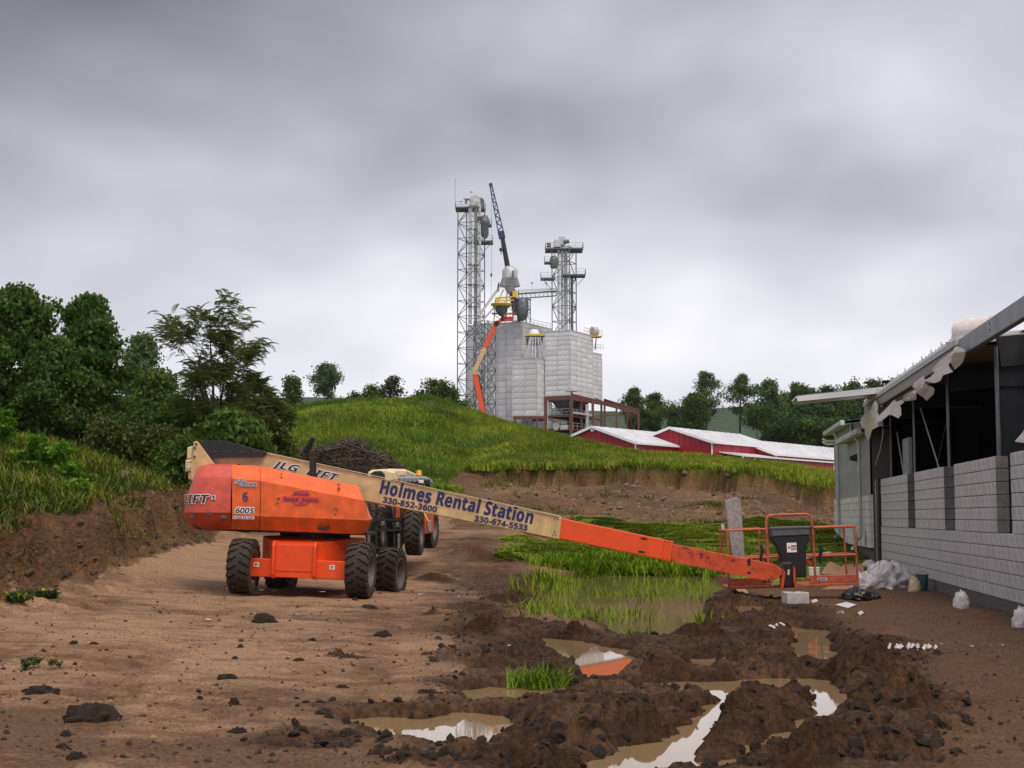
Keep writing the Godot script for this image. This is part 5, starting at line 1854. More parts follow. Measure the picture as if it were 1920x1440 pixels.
	put(mb, "funnel", M.galv, o)
	mb = at_place(o)
	mb.box(W(962.2, 513, 274.4), Vector3(0.35, 1.2, 0.1))
	mb.box(W(950, 503.2, 275.2), Vector3(0.5, 0.3, 0.4))
	put(mb, "hatch", M.galv_dark, o)
	o = thing("support_frame", "yellow and grey steel support frame below the silver drum", "steel frame", at_y(W(950, 604, 277), left_top))
	for q in [[929, 562, 926, 604], [944, 543, 929, 575], [951, 543, 948, 604], [966, 543, 961, 604], [972, 545, 974, 604], [994, 563, 994.5, 604], [986, 563, 987, 604]]:
		beam(o, "column", W(q[0], q[1], 275.5), W(q[2], q[3], 275.5), 0.2, M.galv_dark if q[0] > 950 else M.yellow)
	for q in [[929, 559.5, 968, 556], [929, 564, 964, 562.5], [966, 560, 996, 562], [984, 580, 995, 580.5], [922, 588, 970, 588]]:
		beam(o, "girder", W(q[0], q[1], 275.2), W(q[2], q[3], 275.2), 0.3, M.yellow if q[0] < 960 and q[1] < 570 else M.galv_dark)
	for q in [[929, 560, 944, 583], [951, 560, 930, 585], [985, 563, 995, 580], [995, 581, 985, 603], [986, 582, 995, 603], [946, 570, 966, 588], [926, 590, 946, 604], [950, 588, 930, 604]]:
		beam(o, "brace", W(q[0], q[1], 275.6), W(q[2], q[3], 275.6), 0.12, M.galv if q[0] > 940 else M.yellow)
	mb = at_place(o)
	mb.lathe([Vector2(1.6, -0.5), Vector2(2.0, -0.2), Vector2(2.05, 0.0), Vector2(2.0, 0.08), Vector2(0, 0.1)], Transform3D(Basis(), W(940.5, 570.3, 275.2)), 24, 0.7)
	put(mb, "round_deck", M.yellow, o)
	mb = at_place(o)
	mb.lathe([Vector2(0.4, -2.2), Vector2(1.1, -1.3), Vector2(1.2, -0.5), Vector2(0.9, -0.3)], Transform3D(Basis(), W(940.5, 571, 275.4)), 14)
	put(mb, "hopper", M.galv_dark, o)
	mb = at_place(o)
	mb.lathe([Vector2(0.3, -2.4), Vector2(0.9, -1.8), Vector2(1.15, -0.6), Vector2(1.2, 1.2), Vector2(0.7, 2.0), Vector2(0, 2.1)], Transform3D(Basis(), W(979.5, 578, 275.8)), 12)
	put(mb, "cyclone", M.galv_dark, o)
	mb = at_place(o)
	mb.bar(W(968, 561, 275.4), W(974, 602, 275.4), 0.75, 0.6)
	put(mb, "chute", M.black_metal, o)
	mb = at_place(o)
	mb.box(W(966, 597, 274.5), Vector3(0.7, 1.1, 0.7), Basis(), 0.15)
	put(mb, "wrapped_motor", M.trim_white, o)
	mb = at_place(o)
	mb.box(W(965.5, 551.5, 275), Vector3(0.9, 1.2, 0.8))
	put(mb, "gate_box", M.yellow, o)
	beam(o, "spout", W(937, 538, 274.5), W(894, 597, 273), 0.42, M.galv)
	beam(o, "spout", W(931, 572, 274.8), W(900, 606, 273), 0.28, M.galv)
	# --- red steel below the raised bin and the open frame to its right
	o = thing("steel_scaffold", "dark red steel columns and floors under the raised bin", "steel frame", at_y(rb, 16))
	var gy := 14.5
	for q in [rb, rb - u * 5.1, rb + v * 4.7, rb + v * 9.6, rb - u * 5.1 + v * 9.6, rb + v * 13.6]:
		beam(o, "column", at_y(q, gy), at_y(q, ry0), 0.42, M.red_steel)
	for y in [ry0 - 0.45, ry0 - 3.7, ry0 - 6.2]:
		for q in [[rb, rb - u * 5.1], [rb, rb + v * 13.6], [rb - u * 5.1, rb - u * 5.1 + v * 13.6]]:
			mb = at_place(o)
			mb.bar(at_y(q[0], y), at_y(q[1], y), 0.32, 0.75 if y > ry0 - 1 else 0.35)
			put(mb, "girder", M.red_steel, o)
	for q in [[rb - u * 5.1, rb, ry0 - 3.7, ry0 - 1.0], [rb - u * 5.1, rb, ry0 - 6.2, ry0 - 3.9]]:
		beam(o, "brace", at_y(q[1], q[2]), at_y(q[0], q[3]), 0.16, M.red_steel)
	for y in [ry0 - 3.5, ry0 - 6.0]:
		mb = at_place(o)
		mb.face([at_y(rb, y), at_y(rb - u * 5.1, y), at_y(rb - u * 5.1 + v * 13.6, y), at_y(rb + v * 13.6, y)], Vector3.UP)
		put(mb, "floor", M.dark_steel, o)
		railing(o, [at_y(rb - u * 4.9, y), at_y(rb - u * 0.2, y), at_y(rb + v * 9.4, y)], 1.1, M.galv)
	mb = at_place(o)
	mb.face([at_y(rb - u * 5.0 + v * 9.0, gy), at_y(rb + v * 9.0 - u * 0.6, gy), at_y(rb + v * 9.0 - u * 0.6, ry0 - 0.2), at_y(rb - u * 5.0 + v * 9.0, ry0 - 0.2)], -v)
	put(mb, "shade_back_wall", M.interior, o)  # added near-black sheet standing in for the shade under the bin
	for c in [rb - u * 2.55 + v * 2.4, rb - u * 2.55 + v * 7.2]:
		mb = at_place(o)
		var top := []
		var bot := []
		for q in [[-2.2, -2.2], [2.2, -2.2], [2.2, 2.2], [-2.2, 2.2]]:
			top.append(at_y(c + u * q[0] + v * q[1], ry0))
			bot.append(at_y(c + u * q[0] * 0.15 + v * q[1] * 0.15, ry0 - 3.2))
		for j in 4: mb.face([top[j], top[(j + 1) % 4], bot[(j + 1) % 4], bot[j]], (top[j] + top[(j + 1) % 4]) * 0.5 - c)
		put(mb, "hopper", M.galv_dark, o)
	beam(o, "conveyor", at_y(rb + u * 0.25, ry0 - 3.1), at_y(rb + v * 9.5 + u * 0.25, ry0 - 3.1), 0.42, M.galv)
	beam(o, "bucket_leg", at_y(rb + v * 6.5 + u * 0.3, gy + 1), at_y(rb + v * 6.5 + u * 0.3, ry0 - 1.2), 0.55, M.galv)
	beam(o, "ladder", at_y(rb - u * 4.6 - v * 0.1, gy), at_y(rb - u * 4.6 - v * 0.1, ry0 - 0.6), 0.16, M.galv)
	mb = at_place(o)
	mb.cyl(at_y(rb - u * 2.9 - v * 0.2, ry0 - 5.6), at_y(rb - u * 2.9 + v * 0.9, ry0 - 5.6), 0.7, -1, 14)
	put(mb, "blower", M.galv, o)
	mb = at_place(o)
	mb.box(at_y(rb - u * 1.2, ry0 - 5.9), Vector3(1.5, 0.8, 1.0), Basis(Vector3.UP, -YAW), 0.1)
	put(mb, "motor", M.galv, o)
	for q in [[rb - u * 7.8 + v * 0.0, rb - u * 5.1]]:
		mb = at_place(o)
		mb.bar(at_y(q[0], W(1007, 782, 270).y - 0.3), at_y(q[1] + u * 0.0, W(1007, 782, 270).y - 0.3), 0.3, 0.6)
		put(mb, "girder", M.red_steel, o)
	for x in [966.0, 1007.0, 1022.0]: beam(o, "column", W(x, 782, 269.5), W(x, 818, 269.5), 0.36, M.red_steel)
	mb = at_place(o)
	mb.bar(W(962, 783, 269.8), W(1024, 783, 269.8), 0.3, 0.55)
	put(mb, "girder", M.red_steel, o)
	o = thing("open_frame", "open rust-red steel lean-to frame right of the raised bin", "steel frame", at_y(W(1150, 800, 264), 15))
	for q in [[1112, 752, 266.0], [1133.5, 751, 275.0], [1156, 762, 264.0], [1176.5, 768, 266.0], [1197, 772, 263.0]]:
		beam(o, "column", W(q[0], q[1], q[2]), at_y(W(q[0], 800, q[2]), 13.0), 0.34, M.red_steel)
	for q in [[1072, 741.5, 268.0, 1158, 763, 264.0], [1158, 763, 264.0, 1197, 773, 263.0], [1133, 751, 275.0, 1197, 771.5, 264.0]]:
		mb = at_place(o)
		mb.bar(W(q[0], q[1], q[2]), W(q[3], q[4], q[5]), 0.3, 0.7)
		put(mb, "rafter", M.red_steel, o)
	for q in [[1115, 746, 1134, 756], [1135, 757.5, 1156, 758], [1133, 772.5, 1158, 772], [1133, 778.5, 1197, 777], [1112, 780, 1133, 781]]:
		beam(o, "girt", W(q[0], q[1], 266), W(q[2], q[3], 266), 0.2, M.red_steel)
	for q in [[1180, 780, 1187, 804], [1195, 780, 1188, 804], [1116, 796, 1130, 784]]:
		beam(o, "brace", W(q[0], q[1], 265), W(q[2], q[3], 265), 0.13, M.wood)
	# --- crane behind the plant
	o = thing("mobile_crane", "blue lattice crane jib on black telescopic boom rising behind the drum", "crane", at_y(W(1010, 800, 292), 17))
	mb = at_place(o)
	mb.tube([W(1004, 800, 292), W(961, 553, 292), W(941.8, 444, 292)], [0.85, 0.66, 0.42], 8)
	put(mb, "boom", M.black_metal, o)
	var j0 := W(941.5, 446, 292)
	var j1 := W(920.5, 348, 292)
	var ax := (j1 - j0).normalized()
	var sd := Vector3(ax.y, -ax.x, 0)
	for s in [[-1, -1], [1, -1], [1, 1], [-1, 1]]:
		beam(o, "jib_chord", j0 + sd * s[0] * 0.55 + Vector3(0, 0, s[1] * 0.5), j1 + sd * s[0] * 0.22 + Vector3(0, 0, s[1] * 0.25), 0.17, M.blue_steel)
	for k in 14:
		var t0 := k / 14.0
		var t1 := (k + 1) / 14.0
		var s := 1.0 if k % 2 else -1.0
		for z in [-1, 1]:
			beam(o, "jib_lacing", j0.lerp(j1, t0) + sd * s * lerpf(0.55, 0.22, t0) + Vector3(0, 0, z * lerpf(0.5, 0.25, t0)), j0.lerp(j1, t1) - sd * s * lerpf(0.55, 0.22, t1) + Vector3(0, 0, z * lerpf(0.5, 0.25, t1)), 0.11, M.blue_steel)
	mb = at_place(o)
	mb.box(j0 + ax * 0.6, Vector3(1.3, 1.5, 1.2), Basis(sd, ax, Vector3.BACK), 0.1)
	put(mb, "jib_foot", M.blue_steel, o)
	mb = at_place(o)
	mb.box(j1 + ax * 0.2, Vector3(0.7, 0.6, 0.6), Basis(sd, ax, Vector3.BACK), 0.1)
	put(mb, "jib_tip", M.blue_steel, o)
	for x in [938.6, 941.6]: beam(o, "hoist_rope", W(x, 445, 291.2), W(939.8, 465, 291.2), 0.05, M.wire)
	mb = at_place(o)
	mb.box(W(939.6, 468, 291.2), Vector3(0.75, 0.7, 0.5), Basis(), 0.12)
	put(mb, "hook_block", M.blue_steel, o)
	beam(o, "hook", W(939.6, 471, 291.2), W(940.0, 477, 291.2), 0.16, M.black_metal)
	beam(o, "hoist_rope", W(921.2, 350, 291), W(921.3, 560, 291), 0.05, M.wire)
	mb = at_place(o)
	mb.cyl(W(921.2, 512.5, 291), W(921.2, 518.5, 291), 0.16, -1, 8)
	put(mb, "ball_weight", M.black_metal, o)
	mb = at_place(o)
	mb.box(at_y(W(1006, 800, 293), 18.2), Vector3(9.0, 2.4, 2.8), Basis(), 0.2)
	put(mb, "carrier", M.blue_steel, o)
	# --- articulated lift raised to the plant
	o = thing("articulated_lift", "orange articulated lift raised beside the tall bin with red basket", "boom lift", at_y(W(908, 790, 258), 14))
	for q in [[909, 790, 889.5, 697, 0.9, M.orange, "lower_boom"], [912.5, 785, 896, 702, 0.35, M.black_metal, "cylinder"], [889.5, 697, 909, 653, 0.8, M.cream, "mid_boom"], [895, 691, 909, 657, 0.3, M.black_metal, "cylinder"], [907.5, 656, 930, 608, 0.75, M.orange, "upper_boom"], [930, 606, 944, 598, 0.62, M.orange, "jib"]]:
		mb = at_place(o)
		mb.bar(W(q[0], q[1], 258), W(q[2], q[3], 258), q[4] * 0.8, q[4], Vector3.UP, 0.06)
		put(mb, q[6], q[5], o)
	for q in [[889.5, 697, 0.55, M.cream], [931, 606.5, 0.5, M.black_metal], [944, 597, 0.5, M.black_metal]]:
		mb = at_place(o)
		mb.cyl(W(q[0], q[1], 258.5), W(q[0], q[1], 257.5), q[2], -1, 12)
		put(mb, "joint", q[3], o)
	mb = at_place(o)
	mb.box(W(953, 600.6, 257.5), Vector3(1.6, 0.22, 0.9))
	put(mb, "floor", M.red_paint, o)
	mb = at_place(o)
	mb.box(W(953, 597.6, 257.9), Vector3(1.5, 0.4, 0.7))
	put(mb, "toe_board", M.red_paint, o)
	for x in [945.0, 950.0, 956.0, 961.0]: beam(o, "post", W(x, 601, 257.2), W(x, 588.5, 257.2), 0.12, M.red_paint)
	for y in [588.5, 594.5]: beam(o, "rail", W(945, y, 257.2), W(961, y, 257.2), 0.12, M.red_paint)
	mb = at_place(o)
	mb.box(at_y(W(910, 790, 258), 15.2), Vector3(5.0, 1.8, 2.4), Basis(), 0.3)
	put(mb, "carriage", M.orange, o)
	# --- the worker on the frame
	worker()
	# --- poles
	for q in [[1072.2, 733.0, 230.0, 0.17, "brown wooden utility pole with crossarm before the raised bin"], [505.0, 744.0, 150.0, 0.13, "orange-brown wooden pole among the trees left of the grass hill"]]:
		var p := W(q[0], q[1], q[2])
		var g := ground(p.x, p.z) - 0.5
		o = thing("utility_pole", q[4], "utility pole", at_y(p, g), "wooden poles")
		mb = at_place(o)
		mb.cyl(at_y(p, g), p, q[3] * 1.15, q[3] * 0.85, 10)
		put(mb, "pole", M.wood, o)
		if q[0] > 1000:
			beam(o, "crossarm", W(1061, 734.5, 229.6), W(1081, 734, 229.6), 0.14, M.wood)
			for x in [1062, 1066, 1078, 1080]: beam(o, "insulator", W(x, 734, 229.6), W(x, 731.8, 229.6), 0.10, M.galv)

# ---------------------------------------------------------------- a figure as one smooth skin over tapered bones
func skin_mesh(bones: Array, cell: float, blend: float) -> ArrayMesh:
	# bones: [from, to, radius from, radius to]; surface nets over the joined distance field
	var lo := Vector3.ONE * 1e9
	var hi := -lo
	for b in bones:
		for k in 2:
			lo = lo.min(b[k] - Vector3.ONE * (b[2 + k] + cell * 2.0 + blend))
			hi = hi.max(b[k] + Vector3.ONE * (b[2 + k] + cell * 2.0 + blend))
	var n := Vector3i(((hi - lo) / cell).ceil()) + Vector3i.ONE
	var f := PackedFloat32Array()
	f.resize(n.x * n.y * n.z)
	for z in n.z:
		for y in n.y:
			for x in n.x:
				var p := lo + Vector3(x, y, z) * cell
				var s := 0.0
				for b in bones:
					var ab: Vector3 = b[1] - b[0]
					var t: float = clampf((p - b[0]).dot(ab) / maxf(ab.length_squared(), 1e-9), 0.0, 1.0)
					var dd: float = p.distance_to(b[0] + ab * t) - lerpf(b[2], b[3], t)
					if dd < blend * 5.0: s += exp(-dd / blend * 4.0)
				f[(z * n.y + y) * n.x + x] = 1.0 if s < 1e-9 else -log(s) * blend / 4.0
	var at := {}
	var mb := MB.new()
	var steps := [Vector3i(0, 0, 0), Vector3i(1, 0, 0), Vector3i(0, 1, 0), Vector3i(1, 1, 0), Vector3i(0, 0, 1), Vector3i(1, 0, 1), Vector3i(0, 1, 1), Vector3i(1, 1, 1)]
	var edges := [[0, 1], [2, 3], [4, 5], [6, 7], [0, 2], [1, 3], [4, 6], [5, 7], [0, 4], [1, 5], [2, 6], [3, 7]]
	for z in n.z - 1:
		for y in n.y - 1:
			for x in n.x - 1:
				var g := []
				for s in steps: g.append(f[((z + s.z) * n.y + y + s.y) * n.x + x + s.x])
				var sum := Vector3.ZERO
				var cnt := 0
				for e in edges:
					if (g[e[0]] < 0.0) != (g[e[1]] < 0.0):
						var t: float = g[e[0]] / (g[e[0]] - g[e[1]])
						sum += Vector3(steps[e[0]]).lerp(Vector3(steps[e[1]]), t)
						cnt += 1
				if cnt:
					at[Vector3i(x, y, z)] = mb.v.size()
					mb.v.append(lo + (Vector3(x, y, z) + sum / cnt) * cell)
					mb.n.append(Vector3(g[1] + g[3] + g[5] + g[7] - g[0] - g[2] - g[4] - g[6], g[2] + g[3] + g[6] + g[7] - g[0] - g[1] - g[4] - g[5], g[4] + g[5] + g[6] + g[7] - g[0] - g[1] - g[2] - g[3]).normalized())
					mb.c.append(Color(1, 1, 1))
	for q in at:
		for a in 3:
			var d := Vector3i.ZERO
			d[a] = 1
			var e: Vector3i = q + d
			if e.x >= n.x or e.y >= n.y or e.z >= n.z: continue
			var f0: float = f[(q.z * n.y + q.y) * n.x + q.x]
			var f1: float = f[(e.z * n.y + e.y) * n.x + e.x]
			if (f0 < 0.0) == (f1 < 0.0): continue
			var b := Vector3i.ZERO
			b[(a + 1) % 3] = 1
			var c := Vector3i.ZERO
			c[(a + 2) % 3] = 1
			if not (at.has(q - b) and at.has(q - c) and at.has(q - b - c)): continue
			var quad := [at[q], at[q - b], at[q - b - c], at[q - c]]
			if f0 < 0.0: mb.idx.append_array([quad[0], quad[2], quad[1], quad[0], quad[3], quad[2]])
			else: mb.idx.append_array([quad[0], quad[1], quad[2], quad[0], quad[2], quad[3]])
	return mb.mesh()

func worker():
	var foot := W(933.5, 547.5, 274.2)
	var o := thing("person", "person in dark work clothes climbing beside the fluted skirt of the drum", "person", foot)
	var h := Vector3(0.02, 0.92, 0)
	var bones := [[h, h + Vector3(0.06, 0.25, 0), 0.145, 0.135], [h + Vector3(0.06, 0.25, 0), h + Vector3(0.12, 0.50, 0), 0.145, 0.16], [h + Vector3(0.12, 0.52, 0), h + Vector3(0.16, 0.63, 0), 0.07, 0.06], [h + Vector3(0.175, 0.73, 0), h + Vector3(0.185, 0.79, 0), 0.10, 0.095],
		[h + Vector3(0, -0.02, 0.1), Vector3(0.06, 0.50, 0.13), 0.10, 0.07], [Vector3(0.06, 0.50, 0.13), Vector3(-0.08, 0.06, 0.12), 0.065, 0.045], [Vector3(-0.08, 0.04, 0.12), Vector3(0.10, 0.03, 0.13), 0.045, 0.035],
		[h + Vector3(0, -0.02, -0.1), Vector3(0.24, 0.62, -0.13), 0.10, 0.07], [Vector3(0.24, 0.62, -0.13), Vector3(0.14, 0.22, -0.13), 0.065, 0.045], [Vector3(0.14, 0.19, -0.13), Vector3(0.30, 0.18, -0.14), 0.045, 0.035],
		[h + Vector3(0.12, 0.48, 0.18), h + Vector3(0.30, 0.36, 0.24), 0.06, 0.045], [h + Vector3(0.30, 0.36, 0.24), h + Vector3(0.50, 0.52, 0.2), 0.045, 0.035], [h + Vector3(0.5, 0.52, 0.2), h + Vector3(0.57, 0.57, 0.19), 0.035, 0.02],
		[h + Vector3(0.12, 0.48, -0.18), h + Vector3(0.32, 0.50, -0.22), 0.06, 0.045], [h + Vector3(0.32, 0.50, -0.22), h + Vector3(0.50, 0.68, -0.2), 0.045, 0.035], [h + Vector3(0.5, 0.68, -0.2), h + Vector3(0.56, 0.74, -0.19), 0.035, 0.02]]
	put_mesh(skin_mesh(bones, 0.028, 0.05), "body", M.cloth, o)
	var mb := MB.new()
	mb.lathe([Vector2(0.125, 1.70), Vector2(0.115, 1.72), Vector2(0.10, 1.80), Vector2(0.06, 1.845), Vector2(0, 1.855)], Transform3D(Basis(), Vector3(0.19, 0.0, 0)), 14)
	put(mb, "helmet", M.black, o)
# ---------------------------------------------------------------- red barns
const BL := Vector3(0.567, 0, -0.824)     # along the ridges
const BG := Vector3(-0.824, 0, -0.567)    # across, towards the hill

func barn(o: Node3D, s: Vector3, length: float, half: float, rise: float, base: float):
	# s: the eave corner nearest the viewer
	var over := 0.35
	var a := s
	var b := s + BG * half * 2.0
	var top := s + BG * half + Vector3(0, rise, 0)
	for q in [0.0, length]:
		var mb := at_place(o)
		var t: Vector3 = BL * q
		mb.face([at_y(a + t, base), at_y(b + t, base), b + t, top + t, a + t], -BL if q == 0.0 else BL)
		put(mb, "gable_wall", M.barn_red, o)
	for q in [a, b]:
		var mb := at_place(o)
		mb.face([at_y(q, base), at_y(q + BL * length, base), q + BL * length, q], (q - top) * Vector3(1, 0, 1))
		put(mb, "side_wall", M.barn_red, o)
	var sl := (a - top).normalized()
	for q in [a, b]:
		var e: Vector3 = (q - top).normalized() * over + q
		var mb := at_place(o)
		var up := Vector3(0, 0.10, 0)
		var c := [top - BL * over + up, top + BL * (length + over) + up, e + BL * (length + over) + up, e - BL * over + up]
		var nn: Vector3 = Vector3.UP + (q - top) * 0.05
		mb.face(c, nn)
		var c2 := []
		for p in c: c2.append(p - Vector3(0, 0.14, 0))
		mb.face(c2, -nn)
		for k in 4: mb.face([c[k], c[(k + 1) % 4], c2[(k + 1) % 4], c2[k]], (c[k] + c[(k + 1) % 4]) * 0.5 - (c[0] + c[2]) * 0.5)
		var roof := put(mb, "roof", M.roof_white, o)
		var n := int(length / 1.6)
		for k in n + 1:
			mb = at_place(o)
			var f := float(k) / n
			mb.bar(c[0].lerp(c[1], f) + Vector3(0, 0.02, 0), c[3].lerp(c[2], f) + Vector3(0, 0.02, 0), 0.07, 0.05)
			put(mb, "roof_rib", M.roof_white, roof)
		mb = at_place(o)
		mb.bar(c[3] - Vector3(0, 0.12, 0), c[2] - Vector3(0, 0.12, 0), 0.12, 0.22)
		put(mb, "eave_trim", M.trim_white, o)
		mb = at_place(o)
		mb.bar(c[0] - Vector3(0, 0.14, 0), c[3] - Vector3(0, 0.14, 0), 0.14, 0.30)
		put(mb, "gable_trim", M.trim_white, o)
	var nr := int(length / 2.6)
	for k in nr + 1:
		beam(o, "wall_rib", at_y(a + BL * (length * k / nr) - BG * 0.03, base), a + BL * (length * k / nr) - BG * 0.03, 0.08, M.barn_red)
	for k in 14:
		var f := (k + 1) / 15.0
		var p := a.lerp(b, f) - BL * 0.03
		beam(o, "wall_rib", at_y(p, base), at_y(p, a.y + rise * (1.0 - absf(f - 0.5) * 2.0) - 0.1), 0.07, M.barn_red)
	beam(o, "corner_trim", at_y(a - BL * 0.05, base), a - BL * 0.05, 0.16, M.trim_white)

func build_barns():
	var s1 := W(1191.7, 829.3, 180)
	var o := thing("barn", "nearest red barn with white roof and small lamp on its gable", "barn", at_y(s1, 6.5), "red barns with white roofs")
	barn(o, s1, 20.7, 6.05, 2.1, 5.5)
	var mb := at_place(o)
	mb.box(W(1111, 807.2, 183.2), Vector3(0.45, 0.25, 0.2), Basis(), 0.04)
	put(mb, "lamp", M.trim_white, o)
	var s2 := W(1335, 828, 186)
	o = thing("barn", "middle red barn with tall panelled side wall and white lean-to roof", "barn", at_y(s2, 6.5), "red barns with white roofs")
	barn(o, s2, 19.5, 5.85, 1.95, 5.0)
	var l0 := s2 + BL * 2.0 + Vector3(0, -1.15, 0)
	mb = at_place(o)
	var p := [l0, l0 + BL * 33.0, l0 + BL * 33.0 - BG * 3.4 + Vector3(0, -0.55, 0), l0 - BG * 3.4 + Vector3(0, -0.55, 0)]
	mb.face(p, Vector3.UP)
	var p2 := []
	for q in p: p2.append(q - Vector3(0, 0.12, 0))
	mb.face(p2, Vector3.DOWN)
	put(mb, "lean_to_roof", M.roof_white, o)
	beam(o, "lean_to_trim", p[3] - Vector3(0, 0.08, 0), p[2] - Vector3(0, 0.08, 0), 0.2, M.trim_white)
	beam(o, "lean_to_trim", p[0] - Vector3(0, 0.08, 0), p[3] - Vector3(0, 0.08, 0), 0.2, M.trim_white)
	mb = at_place(o)
	mb.face([at_y(p[3] + BG * 0.2, 4.0), at_y(p[2] + BG * 0.2, 4.0), p[2] + BG * 0.2, p[3] + BG * 0.2], -BG)
	put(mb, "lean_to_wall", M.barn_red, o)
	for k in [0.0, 3.6, 29.5, 33.0]:
		beam(o, "post", at_y(p[3] + BL * k + BG * 0.15, 4.0), p[3] + BL * k + BG * 0.15, 0.2, M.trim_white)
	for k in 9: beam(o, "wall_rib", at_y(p[3] + BL * (3.6 * k + 1.2) + BG * 0.18, 4.0), p[3] + BL * (3.6 * k + 1.2) + BG * 0.18, 0.08, M.barn_red)
	var s3 := W(1455, 851, 195)
	o = thing("barn", "farthest red barn with low white roof against the wooded slope", "barn", at_y(s3, 6.0), "red barns with white roofs")
	barn(o, s3, 35.0, 6.0, 2.15, 4.0)

# ---------------------------------------------------------------- the buildings on the right
const WD := Vector3(0.12501, 0, -0.99215)    # along the walls, away
const WN := Vector3(-0.99215, 0, -0.12501)   # out of the walls, to the left
func wall_at(d: float, y := 0.0, out := 0.0) -> Vector3:
	return Vector3(7.27 + 0.126 * (d - 21.0), y, -d) + WN * out

func ribbed(o: Node3D, called: String, d0: float, d1: float, y0: float, y1: float, out: float, m: Material, pitch: float):
	# a sheet of profiled metal siding with raised ribs
	var mb := at_place(o)
	var a := wall_at(d0, 0, out)
	var len := a.distance_to(wall_at(d1, 0, out))
	var n := int(len / pitch)
	var prev := 0.0
	var prof := []
	for k in n:
		var s := k * pitch
		for q in [[0.0, 0.0], [0.70, 0.0], [0.78, 0.022], [0.92, 0.022]]: prof.append([s + q[0] * pitch, q[1]])
	prof.append([len, 0.0])
	for k in prof.size() - 1:
		var p: Vector3 = a + WD * prof[k][0] + WN * prof[k][1]
		var q: Vector3 = a + WD * prof[k + 1][0] + WN * prof[k + 1][1]
		mb.face([at_y(p, y0), at_y(q, y0), at_y(q, y1), at_y(p, y1)], WN)
	put(mb, called, m, o)

